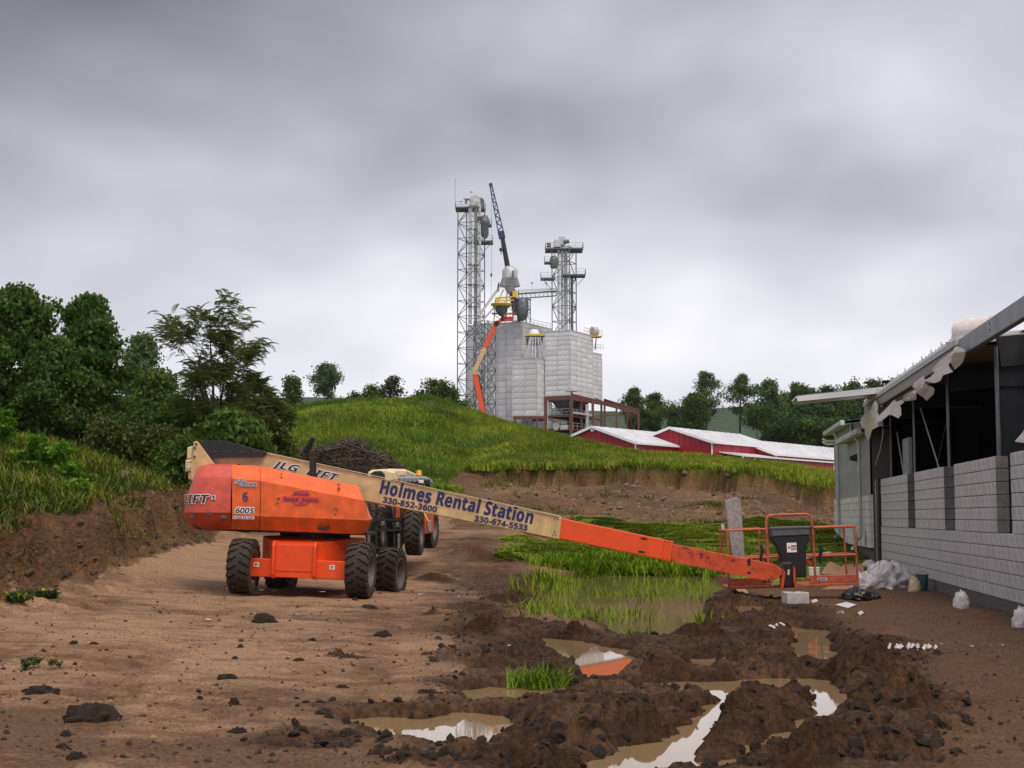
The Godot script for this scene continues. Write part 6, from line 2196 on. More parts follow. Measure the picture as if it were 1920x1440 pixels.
func build_far_building():
	var o := thing("metal_building", "grey ribbed metal building on a white block base past the lawn", "building", wall_at(44, 0.6))
	# the taller far bay and the lower near bay
	for q in [[44.6, 50.4, 4.30, 0.0], [38.9, 44.6, 3.72, 0.12]]:
		ribbed(o, "siding", q[0], q[1], 2.06, q[2], q[3], M.siding, 0.30)
		var mb := at_place(o)
		var a := wall_at(q[0], 0, q[3] - 0.06)
		var b := wall_at(q[1], 0, q[3] - 0.06)
		mb.face([at_y(a, 0.2), at_y(b, 0.2), at_y(b, 2.06), at_y(a, 2.06)], WN)
		mb.face([at_y(b, 0.2), at_y(b - WN * 12.0, 0.2), at_y(b - WN * 12.0, q[2] + 1.2), at_y(b, q[2])], WD)
		mb.face([at_y(a, 0.2), at_y(a - WN * 12.0, 0.2), at_y(a - WN * 12.0, q[2] + 1.2), at_y(a, q[2])], -WD)
		put(mb, "wall", M.mortar, o)
		# painted blocks of the base
		var n := int(a.distance_to(b) / 0.42)
		for r in 7:
			for c in n + 1:
				var off := 0.21 if r % 2 else 0.0
				var s0: float = maxf(c * 0.42 - off, 0.0)
				var s1: float = minf(c * 0.42 + 0.415 - off, a.distance_to(b))
				if s1 - s0 < 0.05: continue
				mb = at_place(o)
				mb.box(at_y(a + WD * (s0 + s1) * 0.5 - WN * 0.095, 0.67 + 0.2 * r + 0.098) + WN * 0.102, Vector3(0.2, 0.193, s1 - s0), Basis(WN, Vector3.UP, -WD), 0.006)
				put(mb, "block", M.white_block, o)
		mb = at_place(o)
		mb.bar(at_y(a, 2.07) + WN * 0.09, at_y(b, 2.07) + WN * 0.09, 0.05, 0.05)
		put(mb, "base_trim", M.siding, o)
		mb = at_place(o)
		var e0: Vector3 = at_y(wall_at(q[0] - 0.15, 0, q[3] + 0.28), q[2])
		var e1: Vector3 = at_y(wall_at(q[1] + 0.25, 0, q[3] + 0.28), q[2])
		var slope := -WN * 12.0 + Vector3(0, 1.5, 0)
		var top := [e0 + Vector3(0, 0.06, 0), e1 + Vector3(0, 0.06, 0), e1 + slope, e0 + slope]
		mb.face(top, Vector3.UP)
		mb.face([top[0] - Vector3(0, 0.1, 0), top[1] - Vector3(0, 0.1, 0), top[2] - Vector3(0, 0.1, 0), top[3] - Vector3(0, 0.1, 0)], Vector3.DOWN)
		put(mb, "roof", M.roof_white, o)
		mb = at_place(o)
		mb.bar(e0, e1, 0.14, 0.15, Vector3.UP, 0.02)
		put(mb, "gutter", M.siding_pale, o)
		mb = at_place(o)
		mb.bar(e1 + Vector3(0, 0.02, 0), e1 + slope * 0.5 + Vector3(0, 0.0, 0), 0.1, 0.18, Vector3.UP)
		put(mb, "rake_trim", M.siding_pale, o)
	for q in [[47.9, 4.2, 0.12], [40.15, 3.66, 0.26]]:
		var p := wall_at(q[0], 0, q[2])
		var mb := at_place(o)
		mb.tube([at_y(p, q[1]) + WN * 0.12, at_y(p, q[1] - 0.18), at_y(p, 0.95), at_y(p, 0.8) + WN * 0.14], [0.05], 8)
		put(mb, "downspout", M.siding_pale, o)
	var mb := at_place(o)
	mb.prism(PackedVector2Array([Vector2(0, 0), Vector2(0.26, -0.1), Vector2(0.26, -0.2), Vector2(0.0, -0.26)]), Transform3D(Basis(WN, Vector3.UP, -WD), wall_at(40.9, 3.25, 0.16)), 0.28, 0.01)
	put(mb, "wall_lamp", M.black, o)
	for y in [3.95, 4.05]:
		mb = at_place(o)
		mb.tube([wall_at(50.4, y, 0.02), wall_at(50.5, y, 0.25), wall_at(50.5, y + 0.08, 0.38)], [0.04], 6)
		put(mb, "pipe_stub", M.white, o)
	mb = at_place(o)
	mb.box(wall_at(47.4, 4.9, -1.5), Vector3(0.5, 0.5, 0.5), Basis(), 0.05)
	put(mb, "roof_vent", M.rim, o)
	for q in [[42.0, 0.24, 0.30], [39.8, 0.16, 0.42], [41.1, 0.10, 0.2]]:
		mb = at_place(o)
		var pp := PackedVector2Array()
		for k in 12: pp.append(Vector2(cos(TAU * k / 12) * q[1] * (0.8 + 0.3 * sin(k * 2.3)), absf(sin(TAU * k / 12)) * q[2] if sin(TAU * k / 12) > 0 else -0.04))
		mb.prism(pp, Transform3D(Basis(-WD, Vector3.UP, WN), wall_at(q[0], 0.74, 0.17)), 0.003)
		put(mb, "rust_stain", M.wood, o)

func course(o: Node3D, list: Array, d0: float, d1: float, y: float, row: int, foundation := false):
	# d0 near, d1 far
	var a := wall_at(d0)
	var len := a.distance_to(wall_at(d1))
	var off := 0.2 if row % 2 else 0.0
	var n := int(ceil((len + off) / 0.4))
	for k in n:
		var s0 := maxf(k * 0.4 - off, 0.0)
		var s1 := minf(k * 0.4 + 0.4 - off, len)
		if s1 - s0 < 0.04: continue
		list.append([a + WD * (s0 + s1) * 0.5 + Vector3(0, y + 0.1, 0), s1 - s0 - 0.006, foundation])

func build_block_wall():
	var o := thing("block_wall", "long grey block wall with tall piers and open slots beside the mud", "wall", wall_at(28.0))
	var list := []
	course(o, list, 6.0, 39.4, -0.17, 0, true)
	course(o, list, 6.0, 39.4, 0.03, 1, true)
	for r in 5: course(o, list, 6.0, 39.4, 0.235 + 0.2 * r, r)
	for q in [[6.0, 10.6], [11.7, 16.2], [17.3, 21.97], [23.1, 26.85], [28.0, 31.8], [32.9, 37.7], [38.5, 39.4]]:
		for r in 6: course(o, list, q[0], q[1], 1.235 + 0.2 * r, r + 1)
	list.sort_custom(func(p, q): return p[0].z > q[0].z)
	var B := Basis(-WN, Vector3.UP, WD)
	B = Basis(WN, Vector3.UP, -WD)
	var shared := {}
	var mats := []
	for k in 4:
		var m: StandardMaterial3D = M.block.duplicate()
		var f: float = [1.0, 0.94, 1.04, 0.97][k]
		m.albedo_color = Color(0.61 * f, 0.58 * f, 0.575 * f).linear_to_srgb()
		mats.append(m)
	var rest := at_place(o)
	var rest_f := at_place(o)
	var count := 0
	for q in list:
		var seen: bool = q[0].z < -20.3
		if seen: count += 1
		var key := "%.2f%s" % [q[1], q[2]]
		if not shared.has(key):
			var mb := MB.new()
			mb.box(Vector3.ZERO, Vector3(0.2, 0.19 if not q[2] else 0.192, q[1]), Basis(), 0.007)
			shared[key] = mb.mesh()
		var p: Vector3 = q[0] - WN * 0.1 + WN * (rng.randf_range(-0.002, 0.002) - (0.03 if q[2] else 0.0))
		if seen and count <= 300:
			var mi := MeshInstance3D.new()
			mi.mesh = shared[key]
			mi.material_override = M.found if q[2] else mats[rng.randi() % 4]
			mi.transform = Transform3D(B, p - o.position)
			mi.name = "foundation_block" if q[2] else "block"
			o.add_child(mi, true)
		elif q[2]:
			rest_f.box(p, Vector3(0.2, 0.192, q[1]), B, 0.007)
		else:
			rest.box(p, Vector3(0.2, 0.19, q[1]), B, 0.007)
	if rest.v.size(): tag(put(rest, "more_blocks", M.block, o), "", "", "", "stuff")
	if rest_f.v.size(): tag(put(rest_f, "more_foundation_blocks", M.found, o), "", "", "", "stuff")
	# the mortar core behind the joints
	var mb := at_place(o)
	mb.box((wall_at(6.0) + wall_at(39.4)) * 0.5 - WN * 0.1 + Vector3(0, 0.53, 0), Vector3(0.172, 1.39, wall_at(6.0).distance_to(wall_at(39.4)) - 0.02), B)
	put(mb, "core", M.mortar, o)
	for q in [[6.0, 10.6], [11.7, 16.2], [17.3, 21.97], [23.1, 26.85], [28.0, 31.8], [32.9, 37.7], [38.5, 39.4]]:
		mb = at_place(o)
		mb.box((wall_at(q[0]) + wall_at(q[1])) * 0.5 - WN * 0.1 + Vector3(0, 1.83, 0), Vector3(0.172, 1.18, wall_at(q[0]).distance_to(wall_at(q[1])) - 0.02), B)
		put(mb, "core", M.mortar, o)
	var jamb: StandardMaterial3D = M.block.duplicate()  # thin slabs over the pier ends, darker than the wall blocks
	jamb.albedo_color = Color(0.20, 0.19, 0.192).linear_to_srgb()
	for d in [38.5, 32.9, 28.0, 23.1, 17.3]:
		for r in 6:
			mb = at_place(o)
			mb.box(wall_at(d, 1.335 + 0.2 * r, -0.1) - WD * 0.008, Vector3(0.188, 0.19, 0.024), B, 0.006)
			put(mb, "jamb_face", jamb, o)
	# a dark strip near the far end and a dark upright box at each opening
	mb = at_place(o)
	mb.box(wall_at(38.05, 1.33, 0.02), Vector3(0.06, 2.25, 0.5), B)
	put(mb, "dark_strip", M.dark_steel, o)
	for q in [22.55, 27.45, 32.35]:
		mb = at_place(o)
		mb.box(wall_at(q - 0.42, 1.84, -0.30), Vector3(0.16, 1.2, 0.12), B)
		put(mb, "slot_upright", M.dark_steel, o)

func build_steel_shell():
	var o := thing("steel_shell", "unfinished dark steel frame building with open side above the block wall", "building", wall_at(30.0, 0, -6.0))
	var B := Basis(WN, Vector3.UP, -WD)
	var ey := 4.52
	# frames: tapered columns, flanges coloured paler as if catching light
	for d in [9.4, 14.4, 19.2, 24.1, 28.9, 33.5, 37.6]:
		var mb := at_place(o)
		var X0 := Transform3D(Basis(-WN, Vector3.UP, -WD), wall_at(d, 0, -0.28))
		mb.prism(PackedVector2Array([Vector2(0, 0), Vector2(0.34, 0), Vector2(0.66, 4.3), Vector2(0, 4.25)]), X0, 0.02)
		var col := put(mb, "column", M.dark_steel if d < 25.0 else M.interior, o)  # farther webs are coloured near-black for the shade they stand in
		mb = at_place(o)
		mb.box(wall_at(d, 2.13, -0.26), Vector3(0.02, 4.25, 0.24), B)
		put(mb, "flange", M.galv_dark, col)
		mb = at_place(o)
		mb.box(wall_at(d + 0.005, 3.62, -0.60), Vector3(0.60, 0.02, 0.10), B)
		put(mb, "stiffener", M.dark_steel, col)
		mb = at_place(o)
		mb.bar(at_y(wall_at(d, 0, -0.3), ey - 0.35), at_y(wall_at(d, 0, -13.0), ey + 0.75), 0.16, 0.5)
		put(mb, "rafter", M.dark_steel, o)
	# closed sides: far end, far long side, floor
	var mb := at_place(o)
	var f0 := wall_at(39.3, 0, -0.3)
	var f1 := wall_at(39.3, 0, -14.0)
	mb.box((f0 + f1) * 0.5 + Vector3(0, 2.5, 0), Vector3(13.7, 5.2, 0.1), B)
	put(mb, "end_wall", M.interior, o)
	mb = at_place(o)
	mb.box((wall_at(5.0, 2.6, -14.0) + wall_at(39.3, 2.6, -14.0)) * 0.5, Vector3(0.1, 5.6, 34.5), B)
	put(mb, "shade_back_wall", M.interior, o)
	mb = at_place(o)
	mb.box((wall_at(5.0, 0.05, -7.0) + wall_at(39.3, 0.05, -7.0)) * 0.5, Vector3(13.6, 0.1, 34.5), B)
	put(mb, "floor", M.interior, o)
	# near-black sheets between the frames, coloured as the shade inside
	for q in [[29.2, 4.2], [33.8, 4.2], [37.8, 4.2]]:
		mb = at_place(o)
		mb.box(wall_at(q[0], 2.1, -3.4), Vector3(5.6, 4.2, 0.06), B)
		put(mb, "shade_sheet", M.interior, o)
	mb = at_place(o)
	mb.box(wall_at(36.4, 1.95, -0.5), Vector3(0.08, 2.9, 1.1), B)
	put(mb, "wall_sheet", M.siding, o)
	# the roof that is still on, and the stripped eave beam nearer
	var r0 := wall_at(25.6, ey, 0.12)
	var r1 := wall_at(40.2, ey, 0.12)
	var sl := -WN * 13.5 + Vector3(0, 1.15, 0)
	mb = at_place(o)
	var c := [r0, r1, r1 + sl, r0 + sl]
	var up := Vector3(0, 0.05, 0)
	mb.face([c[0] + up, c[1] + up, c[2] + up, c[3] + up], Vector3.UP)
	mb.face([c[0] - up, c[1] - up, c[2] - up, c[3] - up], Vector3.DOWN)
	for k in 4: mb.face([c[k] - up, c[(k + 1) % 4] - up, c[(k + 1) % 4] + up, c[k] + up], (c[k] + c[(k + 1) % 4]) * 0.5 - (c[0] + c[2]) * 0.5)
	var roof := put(mb, "roof", M.siding_pale, o)
	for k in 36:
		var p := r0.lerp(r1, (k + 0.5) / 36.0)
		mb = at_place(o)
		mb.bar(p + Vector3(0, 0.085, 0), p + sl + Vector3(0, 0.085, 0), 0.05, 0.07)
		put(mb, "standing_seam", M.siding_pale, roof)
		if k % 3 == 1:
			mb = at_place(o)
			mb.box(p + Vector3(0, 0.15, 0) - WN * 0.05, Vector3(0.02, 0.12, 0.02))
			put(mb, "clip", M.galv, roof)
	mb = at_place(o)
	mb.bar(wall_at(25.6, ey - 0.16, 0.06), wall_at(40.2, ey - 0.16, 0.06), 0.06, 0.2)
	put(mb, "eave_strut", M.board, o)
	mb = at_place(o)
	mb.bar(wall_at(25.9, ey - 0.34, -0.02), wall_at(40.0, ey - 0.34, -0.02), 0.05, 0.12)
	put(mb, "eave_strut", M.dark_steel, o)
	mb = at_place(o)
	mb.face([wall_at(25.6, ey - 0.10, 0.02), wall_at(39.2, ey - 0.10, 0.02), wall_at(39.2, ey + 1.0, -13.4), wall_at(25.6, ey + 1.0, -13.4)], Vector3.DOWN)
	put(mb, "roof_liner", M.foil, o)
	mb = at_place(o)
	mb.bar(wall_at(5.0, ey - 0.10, 0.0), wall_at(25.75, ey - 0.10, 0.0), 0.12, 0.30, Vector3.UP, 0.008)
	put(mb, "eave_beam", M.steel_grey, o)
	mb = at_place(o)
	mb.box(wall_at(25.75, ey - 0.12, 0.066), Vector3(0.012, 0.24, 0.16), B)
	put(mb, "splice_plate", M.siding_pale, o)
	for q in [0.05, -0.05]:
		mb = at_place(o)
		mb.box(wall_at(22.9, ey - 0.08 + q, 0.063), Vector3(0.008, 0.035, 0.05), B)
		put(mb, "bolt", M.black, o)
	# roof blanket hanging over the next bay
	mb = at_place(o)
	var pts := []
	for j in 9:
		for k in 9:
			var d := 5.0 + j * 2.55
			var w := 0.9 + k * 1.5
			pts.append(wall_at(d, ey + 0.02 + w * 0.085 - 0.10 * sin(k * PI / 2.0) ** 2 + 0.05 * sin(j * 1.9 + k), -w))
	mb.grid(pts, 9, false, Vector3.DOWN)
	put(mb, "roof_blanket", M.bag, o)
	for q in [[20.8, 1.4, 24.0, 3.6], [24.0, 0.7, 20.0, 4.0]]:
		mb = at_place(o)
		mb.cyl(wall_at(q[0], ey - 0.16 + q[1] * 0.085, -q[1]), wall_at(q[2], ey - 0.16 + q[3] * 0.085, -q[3]), 0.018, -1, 6)
		put(mb, "tie_rod", M.black, o)
	for q in [[33.0, 3.9, 30.3, 2.3], [29.2, 3.6, 31.4, 2.2], [37.0, 3.6, 35.8, 2.35]]:
		mb = at_place(o)
		mb.cyl(wall_at(q[0], q[1], -0.34), wall_at(q[2], q[3], -0.34), 0.013, -1, 6)
		put(mb, "brace_rod", M.siding_pale if q[0] > 32.5 else M.dark_steel, o)
	mb = at_place(o)
	mb.tube([wall_at(36.6, 3.85, 0.05), wall_at(36.3, 3.5, 0.08), wall_at(36.9, 3.1, 0.1), wall_at(37.9, 2.8, 0.1)], [0.012], 6)
	put(mb, "loose_strap", M.siding_pale, o)
	# roof sheets sticking out over the eave
	var s := thing("roof_sheets", "stack of white ribbed roof sheets sticking out over the far eave", "roof sheets", W(1580, 742, 38))
	for k in 3:
		mb = at_place(s)
		var y := 0.052 * k
		var a := W(1495 - k * 0.8, 751.0 + k * 0.6, 37.2) + Vector3(0, y, 0)
		var b := W(1676, 733.0, 37.2) + Vector3(0, y, 0)
		var bk := Vector3(0.30, 0.05, -2.2)
		var e := (b - a)
		var rows := 13
		var gp := []
		for j in rows:
			var t := float(j) / (rows - 1)
			var z := 0.04 if j % 3 == 0 else 0.0
			gp.append(a + bk * t + Vector3(0, z, 0))
			gp.append(b + bk * t + Vector3(0, z, 0))
		mb.grid(gp, 2, false, Vector3.UP)
		mb.face([a, b, b + bk, a + bk], Vector3.DOWN)
		mb.bar(a, b, 0.03, 0.045)
		put(mb, "sheet", M.roof_white, s)
	# torn insulation along the eave: each rag its own thing
	var rags := [
		[[[65, 1110], [110, 1040], [160, 990], [195, 915], [218, 960], [215, 1020], [250, 1080], [225, 1150], [165, 1180], [125, 1285], [100, 1200]], 39.0, "bag", "long pale torn insulation rag hanging at the far corner of the eave"],
		[[[205, 1090], [290, 990], [380, 905], [405, 960], [432, 1045], [402, 1078], [335, 1040], [262, 1100]], 36.6, "bag", "pale folded insulation rag second from the far corner of the eave"],
		[[[428, 925], [445, 880], [490, 845], [560, 865], [552, 915], [490, 925]], 33.9, "foil", "small brown insulation scrap under the middle of the eave"],
		[[[522, 795], [560, 750], [640, 685], [652, 740], [632, 790], [570, 828]], 32.3, "bag", "white insulation flap above the brown triangular scrap"],
		[[[540, 832], [590, 780], [640, 755], [728, 815], [722, 860], [655, 922], [598, 872]], 31.4, "foil", "brown triangular insulation scrap hanging from the eave"],
		[[[640, 735], [720, 690], [705, 640], [770, 560], [870, 488], [850, 590], [905, 655], [800, 690], [770, 745], [715, 765]], 29.0, "bag", "large white insulation drape in the middle of the eave"],
		[[[868, 505], [930, 470], [1035, 465], [1015, 560], [928, 632], [880, 560]], 26.9, "foil", "tan insulation flap just beyond the stripped eave beam"],
		[[[330, 985], [372, 938], [425, 915], [448, 935], [410, 965], [372, 1010]], 35.0, "bag", "narrow white insulation shred above the pale folded rag"],
		[[[455, 905], [500, 850], [555, 812], [590, 815], [560, 850], [520, 890], [478, 925]], 33.0, "bag", "dirty white insulation shred left of the brown triangular scrap"],
		[[[690, 700], [740, 650], [790, 600], [835, 560], [840, 585], [800, 640], [752, 690], [712, 722]], 29.0, "bag", "thin white insulation strip under the large drape"],
		[[[810, 560], [860, 500], [905, 470], [925, 480], [890, 560], [845, 610]], 28.0, "bag", "white insulation tuft left of the tan flap"],
		[[[915, 430], [960, 425], [1035, 452], [1030, 468], [930, 476], [905, 465]], 26.6, "bag", "white insulation strip on top of the tan flap"],
		[[[1488, 1275], [1510, 1225], [1545, 1170], [1575, 1200], [1560, 1290], [1520, 1285]], 20.9, "bag", "scrap of pale insulation at the right edge above the near pier"]]
	for q in rags: rag(q[0], q[1], M[q[2]], q[3])
	# insulation roll lying on the eave
	s = thing("insulation_roll", "roll of white insulation blanket lying on the eave", "insulation roll", W(1815, 640, 26.2))
	var cen := W(1806, 624, 26.4)
	mb = at_place(s)
	var axis := (-WN * 0.55 + Vector3(0, 0.05, 0) - WD * 0.5).normalized()
	var side := axis.cross(Vector3.UP).normalized()
	var upv := side.cross(axis)
	var gp := []
	for j in 9:
		for k in 25:
			var t := TAU * k / 24.0
			var r := 0.235 * (1.0 + 0.10 * nA.get_noise_2d(j * 1.7 + cos(t) * 2.0, sin(t) * 2.0 + 5.0)) * (1.0 - 0.10 * absf(j - 3.5) / 4.0)
			gp.append(cen + axis * (j * 0.085 - 0.1) + (side * cos(t) + upv * sin(t)) * r)
	mb.grid(gp, 25, false)
	put(mb, "blanket", M.bag, s)
	mb = at_place(s)
	var spi := []
	for k in 60:
		var t := k * 0.42
		spi.append(cen - axis * 0.11 + (side * cos(t) + upv * sin(t)) * (0.03 + 0.20 * k / 60.0))
	mb.tube(spi, [0.012], 5)
	put(mb, "spiral_edge", M.foil, s)
	mb = at_place(s)
	mb.face(gp.slice(0, 24), -axis)
	mb.face(gp.slice(200, 224), axis)
	put(mb, "roll_end", M.bag, s)

func rag(marks_: Array, d: float, m: Material, label: String):
	var pts := []
	var cen := Vector3.ZERO
	for q in marks_:
		var px: float = 1600.0 + q[0] / 4.8
		var dw: float = minf((7.27 - 0.126 * 21.0 - 0.24) / maxf((px - 960.0) / F - 0.126, 0.05), 40.6)
		var p := W(px, 560.0 + q[1] / 4.8, dw)
		pts.append(p)
		cen += p
	cen /= pts.size()
	var o := thing("insulation_rag", label, "insulation", cen, "torn insulation hanging from the eave")
	var tris := []
	for k in pts.size(): tris.append([cen, pts[k], pts[(k + 1) % pts.size()]])
	for it in 3:
		var nxt := []
		for t in tris:
			var ab: Vector3 = (t[0] + t[1]) * 0.5
			var bc: Vector3 = (t[1] + t[2]) * 0.5
			var ca: Vector3 = (t[2] + t[0]) * 0.5
			nxt.append_array([[t[0], ab, ca], [ab, t[1], bc], [ca, bc, t[2]], [ab, bc, ca]])
		tris = nxt
	var mb := at_place(o)
	for side in 2:
		for t in tris:
			var w := []
			for p in t:
				var f := nB.get_noise_3d(p.x * 2.0, p.y * 2.0, 1.0) * 0.16 + nA.get_noise_3d(p.x * 4.0, p.y * 2.0, 7.0) * 0.25
				w.append(p + Vector3(f * 0.12, f * 0.08, f) - Vector3(0, 0, 0.02 * side))
			mb.face(w, Vector3(0, 0, 1 if side == 0 else -1))
	put(mb, "fabric", m, o)
# ---------------------------------------------------------------- plants
func leaf_spray(n: int, leaf: float, spread: float, s: int) -> ArrayMesh:
	var rg := RandomNumberGenerator.new()
	rg.seed = s
	var mb := MB.new()
	for k in n:
		var p := Vector3(rg.randfn(), rg.randfn() * 0.8, rg.randfn()) * spread * 0.55
		var f := Vector3(rg.randf_range(-1, 1), rg.randf_range(-0.9, 0.35), rg.randf_range(-1, 1)).normalized()
		var sd := f.cross(Vector3(rg.randf_range(-0.5, 0.5), 1, rg.randf_range(-0.5, 0.5))).normalized()
		var up := sd.cross(f)
		var l := leaf * rg.randf_range(0.75, 1.25)
		var w := l * 0.40
		var b := rg.randf_range(0.75, 1.2)
		mb.col = Color(b, b, b)
		var tip := p + f * l - up * l * 0.12
		mb.face([p, p + f * l * 0.42 + sd * w + up * w * 0.3, tip], up)
		mb.face([p, p + f * l * 0.42 - sd * w + up * w * 0.3, tip], up)
	return mb.mesh()

func frond(pairs: int, length: float, leaflet: float, droop: float) -> ArrayMesh:
	# a feathery leaf along +x that arches over
	var mb := MB.new()
	var pts := []
	for k in pairs + 1:
		var t := float(k) / pairs
		pts.append(Vector3(length * t * (1.0 - 0.15 * t), length * (0.22 * t - droop * t * t), 0))
	for k in pairs:
		mb.bar(pts[k], pts[k + 1], 0.008, 0.008)
		for s in [-1.0, 1.0]:
			var f := Vector3(0.35, -0.55, s * 0.85).normalized()
			var p: Vector3 = pts[k].lerp(pts[k + 1], 0.5)
			var l := leaflet * (0.7 + 0.5 * sin(PI * (k + 0.7) / pairs))
			var sd := Vector3(1, 0.1, 0)
			mb.face([p, p + f * l * 0.5 + sd * l * 0.16, p + f * l, p + f * l * 0.5 - sd * l * 0.16], Vector3.UP)
	return mb.mesh()

func blade_clump(n: int, s: int, lean: float, seedy := 0.0) -> ArrayMesh:
	var rg := RandomNumberGenerator.new()
	rg.seed = s
	var mb := MB.new()
	for k in n:
		var a := rg.randf() * TAU
		var d := Vector3(cos(a), 0, sin(a))
		var p := Vector3(rg.randfn(), 0, rg.randfn()) * 0.16
		var h := rg.randf_range(0.55, 1.0)
		var w := rg.randf_range(0.010, 0.021)
		var sd := d.cross(Vector3.UP)
		var le := lean * rg.randf_range(0.4, 1.3)
		var m := p + Vector3(0, h * 0.55, 0) + d * le * h * 0.28
		var t := p + Vector3(0, h * (1.0 - le * 0.3), 0) + d * le * h * 0.8
		var b := rg.randf_range(0.75, 1.25)
		mb.col = Color(b, b, b * 0.95)
		mb.face([p - sd * w, p + sd * w, m + sd * w * 0.8, m - sd * w * 0.8], d + Vector3.UP)
		if rg.randf() < seedy: mb.col = Color(2.3, 1.55, 1.3)
		mb.face([m - sd * w * 0.8, m + sd * w * 0.8, t], d + Vector3.UP)
	return mb.mesh()

var sprays := {}
func spray(kind: String) -> Mesh:
	if sprays.has(kind): return sprays[kind]
	var m: Mesh
	match kind:
		"broad": m = leaf_spray(9, 0.15, 0.26, 41)
		"fine": m = leaf_spray(11, 0.10, 0.22, 42)
		"far": m = leaf_spray(9, 0.34, 0.55, 43)
		"frond": m = frond(8, 0.50, 0.13, 0.75)
		"weed": m = leaf_spray(6, 0.26, 0.2, 44)
	sprays[kind] = m
	return m

func plant(called: String, label: String, category: String, group: String, base: Vector3, h: float, w: float, opt: Dictionary) -> Node3D:
	var o := thing(called, label, category, base, group)
	var rg := RandomNumberGenerator.new()
	rg.seed = hash(label)
	var trunk := MB.new()
	var bare: float = opt.get("bare", 0.15)
	var limbs: int = opt.get("limbs", 16)
	var top_w: float = opt.get("top", 0.35)     # how wide the crown still is near its top
	var lean := Vector3(rg.randf_range(-0.06, 0.06), 0, rg.randf_range(-0.06, 0.06)) * h
	var r0: float = opt.get("trunk", h * 0.018)
	var stems: int = opt.get("stems", 1)
	var centres := []
	for s in stems:
		var off := Vector3.ZERO if stems == 1 else Vector3(rg.randf_range(-0.25, 0.25), 0, rg.randf_range(-0.25, 0.25)) * w
		var sl := lean + off * 1.2
		var hs := h * (1.0 if s == 0 else rg.randf_range(0.75, 0.97))
		var axis := []
		for k in 6:
			var t := k / 5.0
			axis.append(off * (0.3 if stems > 1 else 0.0) + sl * t * t + Vector3(rg.randf_range(-0.015, 0.015) * h * t, hs * 0.95 * t, rg.randf_range(-0.015, 0.015) * h * t))
		trunk.tube(axis, [r0, r0 * 0.85, r0 * 0.68, r0 * 0.5, r0 * 0.32, r0 * 0.1], 7)
		var n := int(ceil(float(limbs) / stems))
		for k in n:
			var t := bare + (1.0 - bare) * (k + rg.randf()) / n
			t = minf(t, 0.98)
			var q := t * 5.0
			var i := mini(int(q), 4)
			var p: Vector3 = axis[i].lerp(axis[i + 1], q - i)
			var u := (t - bare) / (1.0 - bare)
			var env := lerpf(sin(PI * clampf(u * 0.85 + 0.15, 0, 1)), 1.0, 0.2) * lerpf(1.0, top_w, u * u)
			if opt.get("vase", false): env = lerpf(0.38, 1.0, pow(u, 0.55)) * (1.0 if u < 0.8 else lerpf(1.0, 0.55, (u - 0.8) * 5.0))
			var az := k * 2.4 + s * 1.3 + rg.randf_range(-0.5, 0.5)
			var l := w * 0.5 * env * rg.randf_range(0.45, 1.22)
			var dir := Vector3(cos(az), lerpf(0.35, 1.1, u) + rg.randf_range(-0.2, 0.2), sin(az)).normalized()
			var e := p + dir * l + Vector3(0, l * 0.12, 0)
			var m := p.lerp(e, 0.5) + Vector3(rg.randf_range(-0.06, 0.06), 0.05, rg.randf_range(-0.06, 0.06)) * l
			var rr := r0 * 0.45 * (1.0 - u * 0.7)
			trunk.tube([p, m, e], [rr, rr * 0.6, rr * 0.2], 5, false)
			centres.append([e, dir, 0.7])
			centres.append([m.lerp(e, 0.5), dir, 0.85])
			for j in opt.get("twigs", 3):
				var f := rg.randf_range(0.35, 1.0)
				var bp := p.lerp(e, f)
				var bd := (dir + Vector3(rg.randf_range(-1, 1), rg.randf_range(-0.5, 0.8), rg.randf_range(-1, 1)) * 0.9).normalized()
				var be: Vector3 = bp + bd * l * rg.randf_range(0.25, 0.5)
				trunk.tube([bp, be], [rr * 0.4, rr * 0.12], 4, false)
				centres.append([be, bd, 0.75])
				centres.append([bp.lerp(be, 0.5), bd, 0.8])
	if opt.get("show_trunk", true): put(trunk, "trunk", M.bark, o)
	var count: int = opt.get("count", 1200)
	var rad: float = opt.get("clump", 0.16) * w
	var pal: Array = opt.get("palette", [Color(0.035, 0.062, 0.014), Color(0.058, 0.088, 0.02)])
	var kind: String = opt.get("leaf", "broad")
	var size: float = opt.get("size", 1.0)
	var where := []
	var cols := PackedColorArray()
	var shade := []
	for q in centres: shade.append(rg.randf())
	for k in count:
		var i := rg.randi() % centres.size()
		var q: Array = centres[i]
		var p: Vector3 = q[0] + Vector3(rg.randfn() * 0.6, rg.randfn() * 0.45, rg.randfn() * 0.6) * rad * q[2]
		if p.y < 0.02 * h: p.y = rg.randf_range(0.02, 0.1) * h
		var sc := size * rg.randf_range(0.7, 1.25)
		var B: Basis
		if kind == "frond":
			var out: Vector3 = (q[1] + Vector3(rg.randf_range(-0.7, 0.7), rg.randf_range(-0.5, 0.5), rg.randf_range(-0.7, 0.7))).normalized()
			var z := out.cross(Vector3.UP).normalized()
			B = Basis(out, z.cross(out), z) * sc
			if B.determinant() < 0.0: B.z = -B.z
		else:
			B = Basis.from_euler(Vector3(rg.randf_range(-0.5, 0.5), rg.randf() * TAU, rg.randf_range(-0.5, 0.5))) * sc
		where.append(Transform3D(B, p))
		var c: Color = pal[0].lerp(pal[1], clampf(shade[i] * 0.75 + rg.randf_range(-0.15, 0.4), 0.0, 1.0))
		cols.append(c)
	tag(scatter("crown" if category == "tree" else "foliage", spray(kind), M.leaf, where, cols, o), "", "", "", "stuff")
	return o

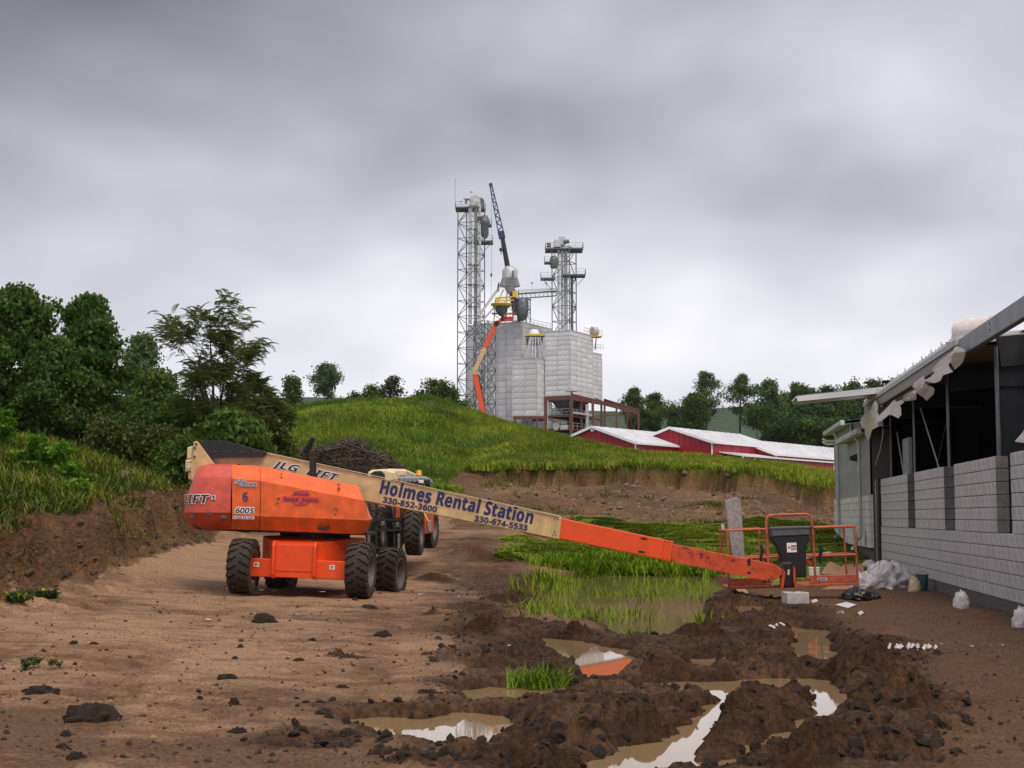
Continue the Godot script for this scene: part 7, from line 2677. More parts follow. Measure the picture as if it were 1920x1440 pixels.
func tree_at(label: String, px: float, d: float, top: float, wpx: float, opt: Dictionary, group := "", category := "tree", base_px := -1.0):
	var x := X(px, d)
	var gy := ground(x, -d) - 0.1
	if base_px > 0.0: gy = W(px, base_px, d).y
	var h := W(px, top, d).y - gy
	var called: String = opt.get("called", "leafy_tree" if category == "tree" else "bush")
	plant(called, label, category, group, Vector3(x, gy, -d), h, wpx * d / F, opt)

func build_trees():
	var dark := [Color(0.036, 0.080, 0.014), Color(0.125, 0.19, 0.034)]
	var mid := [Color(0.05, 0.098, 0.018), Color(0.14, 0.20, 0.036)]
	var olive := [Color(0.050, 0.072, 0.016), Color(0.13, 0.145, 0.036)]
	var bluish := [Color(0.085, 0.14, 0.055), Color(0.16, 0.22, 0.08)]
	var bright := [Color(0.09, 0.20, 0.016), Color(0.19, 0.34, 0.03)]
	var g1 := "trees behind the left bank"
	tree_at("large dark broad-leaved tree cut by the left edge", 12, 48, 545, 230, {"vase": false, "count": 3900, "limbs": 48, "twigs": 5, "palette": dark, "clump": 0.062, "bare": 0.05, "top": 0.5}, g1)
	tree_at("tall dark tree with ragged crown second from the left edge", 158, 50, 549, 150, {"count": 3000, "limbs": 48, "twigs": 5, "palette": dark, "clump": 0.062, "bare": 0.06, "top": 0.5}, g1)
	tree_at("short full dark tree filling the gap between the two left trees", 92, 47, 640, 120, {"count": 2600, "limbs": 20, "palette": dark, "clump": 0.18, "bare": 0.03}, g1)
	tree_at("paler rounded tree between the dark left trees and the feathery tree", 260, 85, 626, 105, {"count": 1500, "limbs": 38, "twigs": 4, "palette": bluish, "clump": 0.07, "bare": 0.10, "size": 1.2, "top": 0.6}, g1)
	tree_at("feathery tree with arching fronds behind the lift counterweight", 405, 46, 590, 200, {"leaf": "frond", "count": 2900, "limbs": 54, "palette": olive, "clump": 0.085, "bare": 0.10, "top": 0.85, "vase": true, "trunk": 0.08, "stems": 4, "size": 0.75, "twigs": 4}, g1)
	tree_at("dark lower tree right of the feathery tree", 492, 50, 700, 100, {"leaf": "frond", "count": 1700, "limbs": 24, "palette": olive, "clump": 0.16, "bare": 0.03, "stems": 2, "size": 0.9}, g1)
	tree_at("leafy understorey tree below the paler rounded tree", 290, 56, 700, 120, {"count": 2600, "limbs": 22, "palette": mid, "clump": 0.18, "bare": 0.02}, g1)
	tree_at("small far tree just right of the feathery tree", 543, 150, 702, 50, {"leaf": "far", "count": 420, "palette": bluish, "clump": 0.2, "size": 0.9}, g1)
	tree_at("round lone tree on the skyline of the far crop hill", 608, 300, 688, 58, {"leaf": "far", "count": 900, "limbs": 26, "palette": bluish, "clump": 0.17, "size": 1.1, "bare": 0.12, "top": 0.5}, "", "tree", 752)
	# bushes on the grass hill
	var g2 := "bushes on top of the grass hill"
	tree_at("twiggy greyish bush on the crest of the grass hill", 722, 128, 704, 66, {"leaf": "far", "count": 520, "limbs": 26, "palette": [Color(0.06, 0.068, 0.032), Color(0.11, 0.115, 0.06)], "clump": 0.15, "size": 0.55, "stems": 3, "called": "bush"}, g2, "bush")
	tree_at("dark rounded bush left of the twiggy one on the crest", 690, 120, 728, 50, {"leaf": "far", "count": 420, "palette": mid, "clump": 0.2, "size": 0.6, "stems": 2}, g2, "bush")
	tree_at("green spreading bush at the foot of the left elevator tower", 828, 125, 718, 84, {"leaf": "far", "count": 800, "limbs": 24, "palette": mid, "clump": 0.16, "size": 0.6, "stems": 3}, g2, "bush")
	tree_at("small pale bush left of the spreading bush on the crest", 786, 118, 732, 40, {"leaf": "far", "count": 260, "palette": olive, "clump": 0.2, "size": 0.5, "stems": 2}, g2, "bush")
	tree_at("tiny low shrub at the left end of the hill crest", 663, 118, 738, 40, {"leaf": "far", "count": 220, "palette": olive, "clump": 0.2, "size": 0.5, "stems": 2}, g2, "bush")
	# right of the plant
	var g3 := "trees on the slope behind the barns"
	var far_list := [
		[1188, 285, 729, 50, 812, mid, "yellowish leafy tree just right of the open steel frame", 900], [1226, 292, 739, 46, 815, dark, "dark tree right of the yellowish one beyond the open frame", 800],
		[1325, 250, 698, 66, 812, bluish, "tall thin tree with gaps in its crown above the middle barn", 620], [1388, 255, 704, 66, 812, bluish, "tall thin leaning tree right of the first tall thin one", 600],
		[1304, 245, 742, 60, 815, mid, "full low tree at the foot of the tall thin trees", 800], [1446, 250, 713, 66, 815, bluish, "airy tree where the wood begins above the middle barn", 760],
		[1500, 262, 722, 60, 815, dark, "tree crown just left of the end of the roof sheets", 800], [1275, 262, 772, 80, 815, dark, "low dark tree clump behind the ridge of the middle barn", 700],
		[1218, 275, 778, 70, 815, dark, "low dark tree clump beside the open steel frame", 600], [1420, 236, 768, 60, 820, mid, "small round tree in front of the wood above the middle barn", 620]]
	for q in far_list:
		var thin: bool = q[7] < 640
		tree_at(q[6], q[0], q[1], q[2], q[3], {"leaf": "far", "count": q[7], "limbs": 28, "palette": q[5], "clump": 0.09 if thin else 0.12, "size": 0.85 if thin else 1.0, "twigs": 4, "bare": 0.30 if thin else 0.04, "top": 0.6}, g3, "tree", q[4])
	var wood := [[1470, 742, "wood tree left of and below the end of the roof sheets"], [1520, 735, "wood tree directly under the tip of the roof sheets"], [1560, 728, "wood tree behind the middle of the roof sheets"], [1600, 722, "wood tree behind the right part of the roof sheets"], [1645, 716, "wood tree behind the far corner of the eave"], [1690, 712, "wood tree farthest right, mostly behind the steel shell roof"], [1455, 785, "lower wood tree above the farthest barn roof"], [1500, 772, "lower wood tree in the middle of the wooded slope"], [1545, 768, "lower wood tree left of the grey metal building"], [1590, 764, "lower wood tree over the roof of the grey metal building"], [1630, 760, "lower wood tree beside the torn eave"], [1480, 805, "edge tree right behind the farthest barn"], [1530, 800, "edge tree beside the corner of the grey metal building"], [1575, 800, "edge tree low behind the grey metal building"]]
	for k in wood.size():
		var q: Array = wood[k]
		tree_at(q[2], q[0], 275.0 - 3.0 * k, q[1], 74, {"leaf": "far", "count": 950, "limbs": 22, "palette": [Color(0.028, 0.068, 0.02), Color(0.085, 0.145, 0.04)] if k % 3 else mid, "clump": 0.2, "size": 1.2, "bare": 0.02, "top": 0.7}, "trees of the dark wood on the right slope", "tree", 850)
	# bushes at the foot of the left trees
	var g4 := "bushes along the left bank"
	var low := [[60, 50, 745, 150, dark, "dark bush under the large tree at the left edge"], [190, 52, 745, 140, dark, "dark bush below the ragged second tree"], [270, 47, 790, 120, mid, "green bush on the bank left of the lift tail"], [330, 44, 815, 100, olive, "olive bush right of the green bush on the bank"], [250, 43, 830, 130, olive, "low tangled bush on the bank before the trees"], [345, 42, 845, 110, mid, "low dark bush touching the lift tail plate"], [420, 44, 790, 120, dark, "dark bush behind the black boom cover"], [500, 46, 790, 110, olive, "yellow-green bush above the bend of the boom"], [380, 48, 760, 140, dark, "dense dark thicket at the foot of the feathery tree"], [470, 52, 770, 130, dark, "dark thicket right of the feathery tree's trunk"]]
	for q in low:
		tree_at(q[5], q[0], q[1], q[2], q[3], {"leaf": "fine" if q[0] != 420 else "broad", "count": 1700, "limbs": 22, "twigs": 3, "palette": q[4], "clump": 0.17, "size": 1.25, "bare": 0.0, "top": 0.9, "stems": 4, "trunk": 0.03}, g4, "bush")
	var weeds := [[138, 908, 872, 40, "big leafy weed with upright spear leaves on the left bank"], [60, 885, 826, 50, "bright broad-leaved weed near the left edge on the bank"], [98, 890, 836, 56, "bright broad-leaved weed beside the spear-leaved one"], [152, 935, 905, 34, "low leafy weed hanging over the bank edge"], [4, 840, 768, 40, "leafy stem at the very left edge of the picture"], [338, 905, 872, 40, "bright green weed just left of the counterweight"]]
	for q in weeds:
		var p := set_down(q[0], q[1])
		tree_at(q[4], q[0], -p.z, q[2], q[3], {"leaf": "weed", "count": 150, "limbs": 12, "twigs": 1, "palette": bright, "clump": 0.25, "size": 0.55, "bare": 0.0, "top": 0.9, "stems": 3, "trunk": 0.008, "called": "weed_plant"}, "leafy weeds on the left bank", "weed")
	brush_pile()

func brush_pile():
	var o := thing("brush_pile", "heap of dead grey-brown branches on the grass behind the boom", "brush pile", W(650, 880, 58))
	var rg := RandomNumberGenerator.new()
	rg.seed = 12
	var d := 58.0
	var heap := MB.new()
	var prof := [[540, 872], [555, 848], [580, 836], [620, 834], [650, 822], [672, 826], [700, 846], [730, 862], [752, 876]]
	var gp := []
	for j in 11:
		var t := PI * j / 10.0
		for k in prof.size():
			var q: Array = prof[k]
			var p := W(q[0], q[1], d)
			var g := ground(p.x, -d)
			var hh := (p.y - g) * 0.9
			var w := 1.7 * sin(PI * (k + 0.5) / prof.size())
			gp.append(Vector3(p.x, g - 0.1 + maxf(hh, 0.05) * sin(t), -d + cos(t) * w) + Vector3(rg.randf_range(-0.1, 0.1), rg.randf_range(-0.1, 0.1), rg.randf_range(-0.1, 0.1)))
	heap.T = o.transform.affine_inverse()
	heap.grid(gp, prof.size(), false, Vector3.UP)
	put(heap, "soil_core", M.clod, o)
	var mb := at_place(o)
	var mats := [M.stick, M.stone, M.bark]
	var sticks := [at_place(o), at_place(o), at_place(o)]
	for k in 2600:
		var t := rg.randf()
		var i := mini(int(t * 8), 7)
		var q: Vector2 = Vector2(prof[i][0], prof[i][1]).lerp(Vector2(prof[i + 1][0], prof[i + 1][1]), t * 8 - i)
		var p := W(q.x, q.y, d)
		var g := ground(p.x, -d)
		var a := rg.randf_range(0.25, 2.9)
		var w := 1.7 * sin(PI * clampf(t, 0.06, 0.94))
		var c := Vector3(p.x, g + (p.y - g) * sin(a) * rg.randf_range(0.8, 1.0), -d + cos(a) * w)
		var dir := Vector3(rg.randfn(), rg.randfn() * 0.4, rg.randfn()).normalized()
		var l := rg.randf_range(0.25, 1.0)
		var r := rg.randf_range(0.008, 0.026)
		var bend := Vector3(rg.randfn(), rg.randfn(), rg.randfn()) * l * 0.12
		sticks[rg.randi() % 3].tube([c - dir * l * 0.5, c + bend, c + dir * l * 0.5], [r, r * 0.8, r * 0.4], 3, false)
	for k in 3:
		tag(put(sticks[k], "twigs", mats[k], o), "", "", "", "stuff")
	for q in [[572, 848, 588, 820, 0.13], [600, 850, 650, 838, 0.06], [640, 830, 690, 850, 0.05], [565, 862, 545, 846, 0.05], [655, 826, 640, 842, 0.05], [620, 860, 600, 836, 0.04], [676, 848, 705, 852, 0.05], [590, 844, 632, 866, 0.04]]:
		mb = at_place(o)
		var a := W(q[0], q[1], 56.8)
		var b := W(q[2], q[3], 56.6)
		mb.tube([a, a.lerp(b, 0.5) + Vector3(0.03, 0.04, 0.05), b], [q[4], q[4] * 0.9, q[4] * 0.75], 8)
		put(mb, "log", M.bark, o)

func scatter_grass(called: String, label: String, mesh: Mesh, n: int, d0: float, d1: float, p0: float, p1: float, ok: Callable, hmin: float, hmax: float, pal: Array, s: int):
	var rg := RandomNumberGenerator.new()
	rg.seed = s
	var where := []
	var cols := PackedColorArray()
	# rows by distance, so that the height lookups stay quick; density even over the land
	var tries := 0
	var rows := 260
	for j in rows:
		var d := sqrt(lerpf(d0 * d0, d1 * d1, (j + 0.5) / rows))
		var dd := (d1 * d1 - d0 * d0) / rows / (2.0 * d)
		for k in n / rows:
			var z := -(d + dd * (rg.randf() - 0.5))
			var x := X(rg.randf_range(p0, p1), -z)
			var h := ground(x, z)
			var kd := kind_of(x, z)
			var f: float = ok.call(x, z, kd)
			if f <= 0.0: continue
			var patch := nA.get_noise_2d(x * 0.35 + 7.0, z * 0.35)
			var hh: float = lerpf(hmin, hmax, rg.randf()) * f * (1.0 + 0.5 * patch)
			var B := Basis(Vector3.UP, rg.randf() * TAU).scaled(Vector3(lerpf(0.7, 1.1, rg.randf()), hh, lerpf(0.7, 1.1, rg.randf())))
			where.append(Transform3D(B, Vector3(x, h - 0.02, z)))
			var t := clampf(0.5 + 1.1 * patch + 0.35 * rg.randfn(), 0.0, 1.0)
			var c: Color = pal[0].lerp(pal[1], t)
			if pal.size() > 2 and rg.randf() < 0.10 + 0.35 * maxf(0.0, nB.get_noise_2d(x * 0.12, z * 0.12)): c = pal[2]
			cols.append(c)
	var o := scatter(called, mesh, M.blade, where, cols)
	tag(o, label, "grass", "", "stuff")

func build_grass():
	var short := blade_clump(12, 61, 0.5)
	var tall := blade_clump(12, 62, 0.35)
	var seedy := blade_clump(12, 63, 0.4, 0.35)
	scatter_grass("bank_grass", "long unkempt grass on top of the left earth bank", tall, 34000, 13.0, 62.0, -350, 860,
		func(x, z, kd): return 0.0 if soil_dl < 0.45 else (1.0 if soil_bank < 0.55 else (0.7 if nA.get_noise_2d(x * 1.3, z * 1.3) > 0.16 else 0.0)) * (1.0 if nB.get_noise_2d(x * 0.6, z * 0.6) > -0.25 else 0.35) if kd == 1 else 0.0, 0.14, 0.42,
		[Color(0.070, 0.12, 0.014), Color(0.17, 0.21, 0.028), Color(0.22, 0.18, 0.05)], 71)
	scatter_grass("hill_grass", "rough grass covering the hill in front of the grain plant", tall, 120000, 57.0, 116.0, 380, 1120,
		func(x, z, kd): return 1.0 if kd == 4 and bare_patch(x, z) < 0.15 else 0.0, 0.18, 0.46, [Color(0.10, 0.19, 0.014), Color(0.25, 0.335, 0.032), Color(0.30, 0.28, 0.07)], 72)
	scatter_grass("field_grass", "tall grass with ripe brownish heads on the field above the cut bank", seedy, 95000, 60.0, 132.0, 860, 1660,
		func(x, z, kd): return 1.0 if kd == 4 else 0.0, 0.26, 0.50, [Color(0.14, 0.215, 0.014), Color(0.30, 0.35, 0.035), Color(0.36, 0.29, 0.08)], 73)
	scatter_grass("hill_weeds", "darker taller weeds in patches on the grass hill", blade_clump(10, 65, 0.6, 0.1), 26000, 57.0, 118.0, 380, 1200,
		func(x, z, kd): return smoothstep(0.05, 0.35, nA.get_noise_2d(x * 0.22 + 90.0, z * 0.22) + 0.5 * nB.get_noise_2d(x * 0.3, z * 0.3)) * 1.1 if kd == 4 and bare_patch(x, z) < 0.0 else 0.0, 0.35, 0.75, [Color(0.05, 0.11, 0.016), Color(0.12, 0.20, 0.03), Color(0.22, 0.20, 0.08)], 79)
	scatter_grass("left_meadow_grass", "grass beyond the left bank below the trees", tall, 14000, 58.0, 90.0, -100, 700,
		func(x, z, kd): return 1.0 if kd == 4 else 0.0, 0.3, 0.7, [Color(0.09, 0.14, 0.012), Color(0.20, 0.25, 0.026)], 74)
	scatter_grass("lawn_grass", "short bright lawn grass between pond and spoil bank", short, 80000, 33.0, 56.0, 880, 1660,
		func(x, z, kd): return clampf(0.85 + 1.2 * nA.get_noise_2d(x * 0.6 + 30.0, z * 0.6), 0.0, 1.4) if kd == 2 and nB.get_noise_2d(x * 0.5, z * 0.5 + 11.0) > -0.30 else 0.0, 0.03, 0.075, [Color(0.19, 0.285, 0.028), Color(0.36, 0.41, 0.048)], 75)
	scatter_grass("pond_grass", "taller bright grass along the far shore of the pond", tall, 3600, 37.5, 42.5, 1010, 1390,
		func(x, z, kd): return 1.0 if ground(x, z) > LEVEL - 0.02 and ground(x, z) < 0.32 else 0.0, 0.18, 0.42, [Color(0.12, 0.21, 0.010), Color(0.22, 0.30, 0.018)], 76)
	scatter_grass("reeds", "thin reeds standing in the shallow pond", blade_clump(5, 64, 0.30), 3800, 21.0, 39.5, 970, 1330,
		func(x, z, kd): return (1.0 if nA.get_noise_2d(x * 1.1, z * 1.1) > 0.08 else 0.0) if row_pools.size() > 0 and ground(x, z) < LEVEL + 0.15 and (F * x / -z < 120.0 or nB.get_noise_2d(x * 0.8, z * 0.8) > 0.22) else 0.0, 0.18, 0.48, [Color(0.12, 0.20, 0.014), Color(0.24, 0.31, 0.024)], 77)
	scatter_grass("bank_weeds", "thin weeds sprouting on the dug spoil bank", tall, 2600, 52.0, 68.0, 900, 1660,
		func(x, z, kd): return 1.0 if kd == 3 and nA.get_noise_2d(x * 0.5, z * 0.9) > 0.38 else 0.0, 0.12, 0.32, [Color(0.05, 0.085, 0.012), Color(0.11, 0.14, 0.022)], 78)
	# single tufts in the mud
	for q in [[1010, 1280, 0.21, 0.36, 30, "green grass tuft standing between the near puddles"], [1190, 1190, 0.16, 0.34, 16, "grass tuft on the near shore of the pond"], [1075, 1150, 0.22, 0.36, 20, "grass tuft at the left shore of the pond"], [1165, 1140, 0.10, 0.3, 8, "small reed clump in the middle of the pond"]]:
		var p := G(q[0], q[1], -0.03)
		p.y = ground(p.x, p.z)
		var o := thing("grass_tuft", q[5], "grass tuft", p, "tufts by the puddles")
		var where := []
		var cols := PackedColorArray()
		for k in q[4]:
			var a := rng.randf() * TAU
			var r: float = q[2] * sqrt(rng.randf())
			var hh: float = q[3] * rng.randf_range(0.55, 1.15) * (1.0 - 0.5 * r / q[2])
			where.append(Transform3D(Basis(Vector3.UP, rng.randf() * TAU).scaled(Vector3(0.55, hh, 0.55)), Vector3(cos(a) * r, -0.03, sin(a) * r)))
			cols.append(Color(0.07, 0.15, 0.010).lerp(Color(0.16, 0.25, 0.018), rng.randf()))
		tag(scatter("blades", tall, M.blade, where, cols, o), "", "", "", "stuff")
# ---------------------------------------------------------------- loose things on the site
func lump(r: Vector3, amp: float, freq: float, s: int, seg := 22, flat := 0.35, ridge := 0.0) -> ArrayMesh:
	# a crumpled or crumbly body with its base near y = 0
	var nz := noise(s, freq, 4)
	var mb := MB.new()
	var pts := []
	var rows := seg / 2 + 1
	for j in rows:
		var t := PI * j / (rows - 1)
		for k in seg:
			var a := TAU * k / seg
			var dir := Vector3(sin(t) * cos(a), cos(t), sin(t) * sin(a))
			var f := nz.get_noise_3dv(dir * 2.0)
			f = lerpf(f, 0.45 - absf(nz.get_noise_3dv(dir * 3.1 + Vector3(5, 0, 0))) * 1.6, ridge)
			var p := dir * (1.0 + amp * f) * r
			p.y = maxf(p.y, -r.y * flat) + r.y * flat * 0.9
			pts.append(p)
	if seg > 13:
		mb.grid(pts, seg, true)
	else:
		for j in rows - 1:
			for k in seg:
				var q := [pts[j * seg + k], pts[j * seg + (k + 1) % seg], pts[(j + 1) * seg + (k + 1) % seg], pts[(j + 1) * seg + k]]
				var c: Vector3 = (q[0] + q[1] + q[2] + q[3]) * 0.25
				mb.face([q[0], q[1], q[2]], c - Vector3(0, r.y * 0.3, 0))
				mb.face([q[0], q[2], q[3]], c - Vector3(0, r.y * 0.3, 0))
	return mb.mesh()

func set_down(px: float, py: float, sink := 0.0) -> Vector3:
	# the first point of the ground that the mark shows
	var a := (px - 960.0) / F
	var b := (720.0 - py) / F
	var up := (sin(PITCH) + b * cos(PITCH)) / (cos(PITCH) - b * sin(PITCH))
	var sx := a / (cos(PITCH) - b * sin(PITCH))
	var d := 8.0
	var step := 0.5
	while d < 150.0:
		if EYE + up * d < ground(sx * d, -d):
			if step < 0.02: break
			d -= step
			step *= 0.25
		d += step
	return Vector3(sx * d, ground(sx * d, -d) - sink, -d)

func crumple(called: String, label: String, category: String, px: float, py: float, wpx: float, hpx: float, m: Material, amp: float, freq: float, s: int, ridge: float, group := "", depth := 0.8) -> Node3D:
	var p := set_down(px, py, 0.02)
	var k := -p.z / F
	var r := Vector3(wpx * 0.5 * k, hpx * k / 1.25, wpx * 0.5 * k * depth)
	var o := put_mesh(lump(r, amp, freq, s, 36, 0.3, ridge), called, m)
	o.position = p - Vector3(0, 0, r.z * 0.6)
	tag(o, label, category, group)
	return o

func flap(called: String, label: String, category: String, corners: Array, lift: Array, m: Material, group := ""):
	# a stiff sheet lying on the ground, some corners lifted, folded once across
	var pts := []
	var cen := Vector3.ZERO
	for k in corners.size():
		var p := set_down(corners[k][0], corners[k][1])
		p.y += 0.012 + lift[k]
		pts.append(p)
		cen += p
	cen /= pts.size()
	var o := thing(called, label, category, cen, group)
	var mb := at_place(o)
	var mid: Vector3 = (pts[0] + pts[2]) * 0.5 + Vector3(0, 0.03, 0)
	for k in pts.size():
		var a: Vector3 = pts[k]
		var b: Vector3 = pts[(k + 1) % pts.size()]
		mb.face([mid, a, b], Vector3.UP)
		var t := Vector3(0, 0.008, 0)
		mb.face([mid - t, a - t, b - t], Vector3.DOWN)
		mb.face([a, b, b - t, a - t], (a + b) * 0.5 - mid)
	put(mb, "sheet", m, o)

func build_site_things():
	# the stiff board standing in the lift basket
	var o := thing("foam_board", "tall grey-brown insulation board standing upright in the lift basket", "board", W(1384, 1042, 27.3))
	var mb := at_place(o)
	sheet(mb, [[1358.5, 939], [1381, 931.8], [1389, 937], [1396.5, 1046], [1374, 1048]], 27.2, 27.28, 0.008)
	put(mb, "board", M.board, o)
	# loose concrete blocks
	for q in [[1484.5, 1133, 0.42, "loose concrete block, left one of the pair before the lift basket", 0.06], [1506, 1132.5, 0.42, "loose concrete block, right one of the pair before the lift basket", 0.0]]:
		var p := set_down(q[0], q[1])
		o = thing("concrete_block", q[3], "concrete block", p, "loose blocks in the mud")
		mb = at_place(o)
		mb.box(p + Vector3(0, 0.095, -0.15), Vector3(0.19, 0.19, 0.39), Basis(Vector3.UP, q[4]), 0.008)
		put(mb, "block", M.block, o)
		mb = at_place(o)
		mb.box(p + Vector3(0.03, 0.187, -0.15), Vector3(0.10, 0.01, 0.14), Basis(Vector3.UP, q[4]))
		put(mb, "core_hole", M.mortar, o)
	# wrapping, cardboard and bags by the wall
	crumple("plastic_wrap", "big crumpled heap of white plastic wrap against the block wall", "plastic wrap", 1668, 1102, 82, 44, M.wrap, 0.9, 0.9, 91, 0.75)
	crumple("plastic_wrap", "flat spread of pinkish plastic wrap left of the big heap", "plastic wrap", 1626, 1104, 54, 27, M.wrap, 0.9, 1.0, 92, 0.75)
	crumple("plastic_bag", "small grey plastic bag at the far foot of the block wall", "plastic bag", 1632, 1066, 24, 15, M.wrap, 0.8, 1.2, 93, 0.7)
	crumple("plastic_bag", "clear plastic bag lying at the foot of the block wall", "plastic bag", 1805, 1142, 28, 32, M.wrap, 0.6, 1.1, 94, 0.6)
	crumple("plastic_bag", "clear plastic bag cut by the right edge at the wall foot", "plastic bag", 1917, 1176, 30, 36, M.wrap, 0.6, 1.1, 95, 0.6)
	crumple("bin_bag", "shiny black bin bag lying flat right of the loose blocks", "bin bag", 1610, 1124, 52, 17, M.plastic_black, 0.8, 1.2, 96, 0.7)
	crumple("bin_bag", "smaller black bag tucked against the flat bin bag", "bin bag", 1638, 1125, 30, 13, M.plastic_black, 0.8, 1.2, 97, 0.7)
	var cards := [
		[[[1538, 1078], [1556, 1060], [1578, 1066], [1572, 1079]], [0.02, 0.10, 0.03, 0.0], "tan cardboard flap behind the right toe board of the basket"],
		[[[1570, 1079], [1580, 1066], [1600, 1062], [1604, 1078]], [0.0, 0.08, 0.05, 0.0], "cardboard piece beside the basket's right corner post"],
		[[[1596, 1080], [1604, 1064], [1622, 1064], [1618, 1082]], [0.0, 0.06, 0.08, 0.0], "cardboard piece behind the pinkish plastic wrap"],
		[[[1650, 1075], [1658, 1060], [1672, 1062], [1668, 1078]], [0.05, 0.20, 0.22, 0.10], "brown cardboard scrap lying on the white plastic heap"],
		[[[1692, 1098], [1700, 1070], [1712, 1082], [1710, 1102]], [0.0, 0.18, 0.12, 0.0], "brown cardboard upright between plastic heap and wall"],
		[[[1540, 1106], [1560, 1099], [1605, 1098], [1590, 1106]], [0.0, 0.01, 0.02, 0.0], "long pinkish cardboard strip under the basket's right end"],
		[[[1372, 1109], [1388, 1104], [1403, 1115], [1396, 1121]], [0.07, 0.10, 0.03, 0.0], "folded pinkish cardboard left of the basket rotator in the mud"],
		[[[1380, 1130], [1396, 1120], [1412, 1122], [1398, 1130]], [0.0, 0.04, 0.02, 0.0], "pinkish cardboard sheet below the folded one"]]
	for q in cards: flap("cardboard", q[2], "cardboard", q[0], q[1], M.card, "cardboard litter round the basket")
	var papers := [[[[1660, 1104], [1670, 1096], [1680, 1100], [1672, 1107]], "white paper sheet in front of the plastic heap"], [[[1566, 1136], [1586, 1132], [1606, 1137], [1590, 1141]], "flat white paper scrap right of the loose blocks"], [[[1520, 1129], [1531, 1127], [1534, 1130], [1524, 1132]], "small white scrap touching the right loose block"], [[[1608, 1152], [1616, 1149], [1620, 1153], [1612, 1155]], "small white scrap in front of the black bin bags"], [[[1568, 1152], [1580, 1150], [1584, 1153], [1572, 1155]], "small pale scrap left of the other small scrap"], [[[1440, 1176], [1468, 1170], [1478, 1176], [1452, 1180]], "pale scrap half sunk in the mud below the blocks"]]
	for q in papers: flap("paper_scrap", q[1], "paper", q[0], [0.01, 0.02, 0.015, 0.0], M.sticker, "white scraps on the mud")
	for k in 9:
		var x: float = 1664.0 + 10.5 * k + [0, 2, -2, 3, -1, 0, 2, -2, 1][k]
		flap("white_rag", ["white rag scrap at the left end of the row right of the mud heaps", "white rag scrap second from the left end of the row", "white rag scrap third from the left end of the row", "white rag scrap fourth from the left end of the row", "white rag scrap in the exact middle of the row", "white rag scrap fourth from the right end of the row", "white rag scrap third from the right end of the row", "white rag scrap second from the right end of the row", "white rag scrap at the right end of the row by the wall"][k], "rag", [[x, 1217 - (k % 2) * 2], [x + 4 + k % 3, 1213 - (k * 5) % 3], [x + 8 + (k * 7) % 5, 1214 + (k % 3)], [x + 5, 1219 + (k * 3) % 4]], [0.0, 0.012, 0.008, 0.0], M.bag, "row of white rag scraps on the mud")
	# pail, bucket and the gutter pieces on the lawn
	var p := set_down(1729, 1108)
	o = thing("pail", "dark green pail with mortar crust at the wall foot", "pail", p)
	mb = at_place(o)
	mb.lathe([Vector2(0, 0.0), Vector2(0.105, 0.0), Vector2(0.125, 0.30), Vector2(0.132, 0.30), Vector2(0.132, 0.325), Vector2(0.118, 0.325), Vector2(0.10, 0.06), Vector2(0, 0.05)], Transform3D(Basis(), p), 20)
	put(mb, "bucket", M.green_pail, o)
	mb = at_place(o)
	mb.tube([p + Vector3(-0.13, 0.30, 0), p + Vector3(-0.10, 0.36, 0.03), p + Vector3(0, 0.385, 0.05), p + Vector3(0.10, 0.36, 0.03), p + Vector3(0.13, 0.30, 0)], [0.006], 5)
	put(mb, "handle", M.wire, o)
	crumple("rag_heap", "dirty cream rag heaped against the green pail", "rag", 1716, 1110, 20, 26, M.cream_pale, 0.8, 1.2, 98, 0.6)
	p = set_down(1527, 1082)
	o = thing("bucket", "white ribbed bucket behind the toe board of the basket", "bucket", p)
	mb = at_place(o)
	mb.lathe([Vector2(0, 0), Vector2(0.115, 0), Vector2(0.12, 0.05), Vector2(0.128, 0.055), Vector2(0.122, 0.10), Vector2(0.13, 0.105), Vector2(0.125, 0.15), Vector2(0.133, 0.155), Vector2(0.128, 0.20), Vector2(0.138, 0.205), Vector2(0.132, 0.23), Vector2(0, 0.23)], Transform3D(Basis(), p), 20, 0.9)
	put(mb, "bucket", M.trim_white, o)
	var gl := [[[1510, 1050, 0.04], [1530, 1046, 0.05], [1556, 1041, 0.06]], [[1598, 1034, 0.08], [1610, 1031, 0.14], [1622, 1034, 0.10], [1630, 1041, 0.02]]]
	for k in 2:
		var path := []
		for q in gl[k]:
			var gp := set_down(q[0], q[1])
			path.append(gp + Vector3(0, q[2], 0))
		o = thing("gutter_piece", ["long white gutter piece lying on the lawn behind the basket", "bent white gutter end on the lawn right of the basket"][k], "gutter", path[0], "white gutter pieces on the lawn")
		mb = at_place(o)
		mb.tube(path, [0.05, 0.055, 0.045, 0.04].slice(0, path.size()), 8)
		put(mb, "gutter", M.trim_white, o)
	# mud clods on the packed track
	var kinds := []
	for k in 5: kinds.append(lump(Vector3(1, 0.62, 0.8), 0.75, 1.1, 110 + k, 28, 0.3, 0.35))
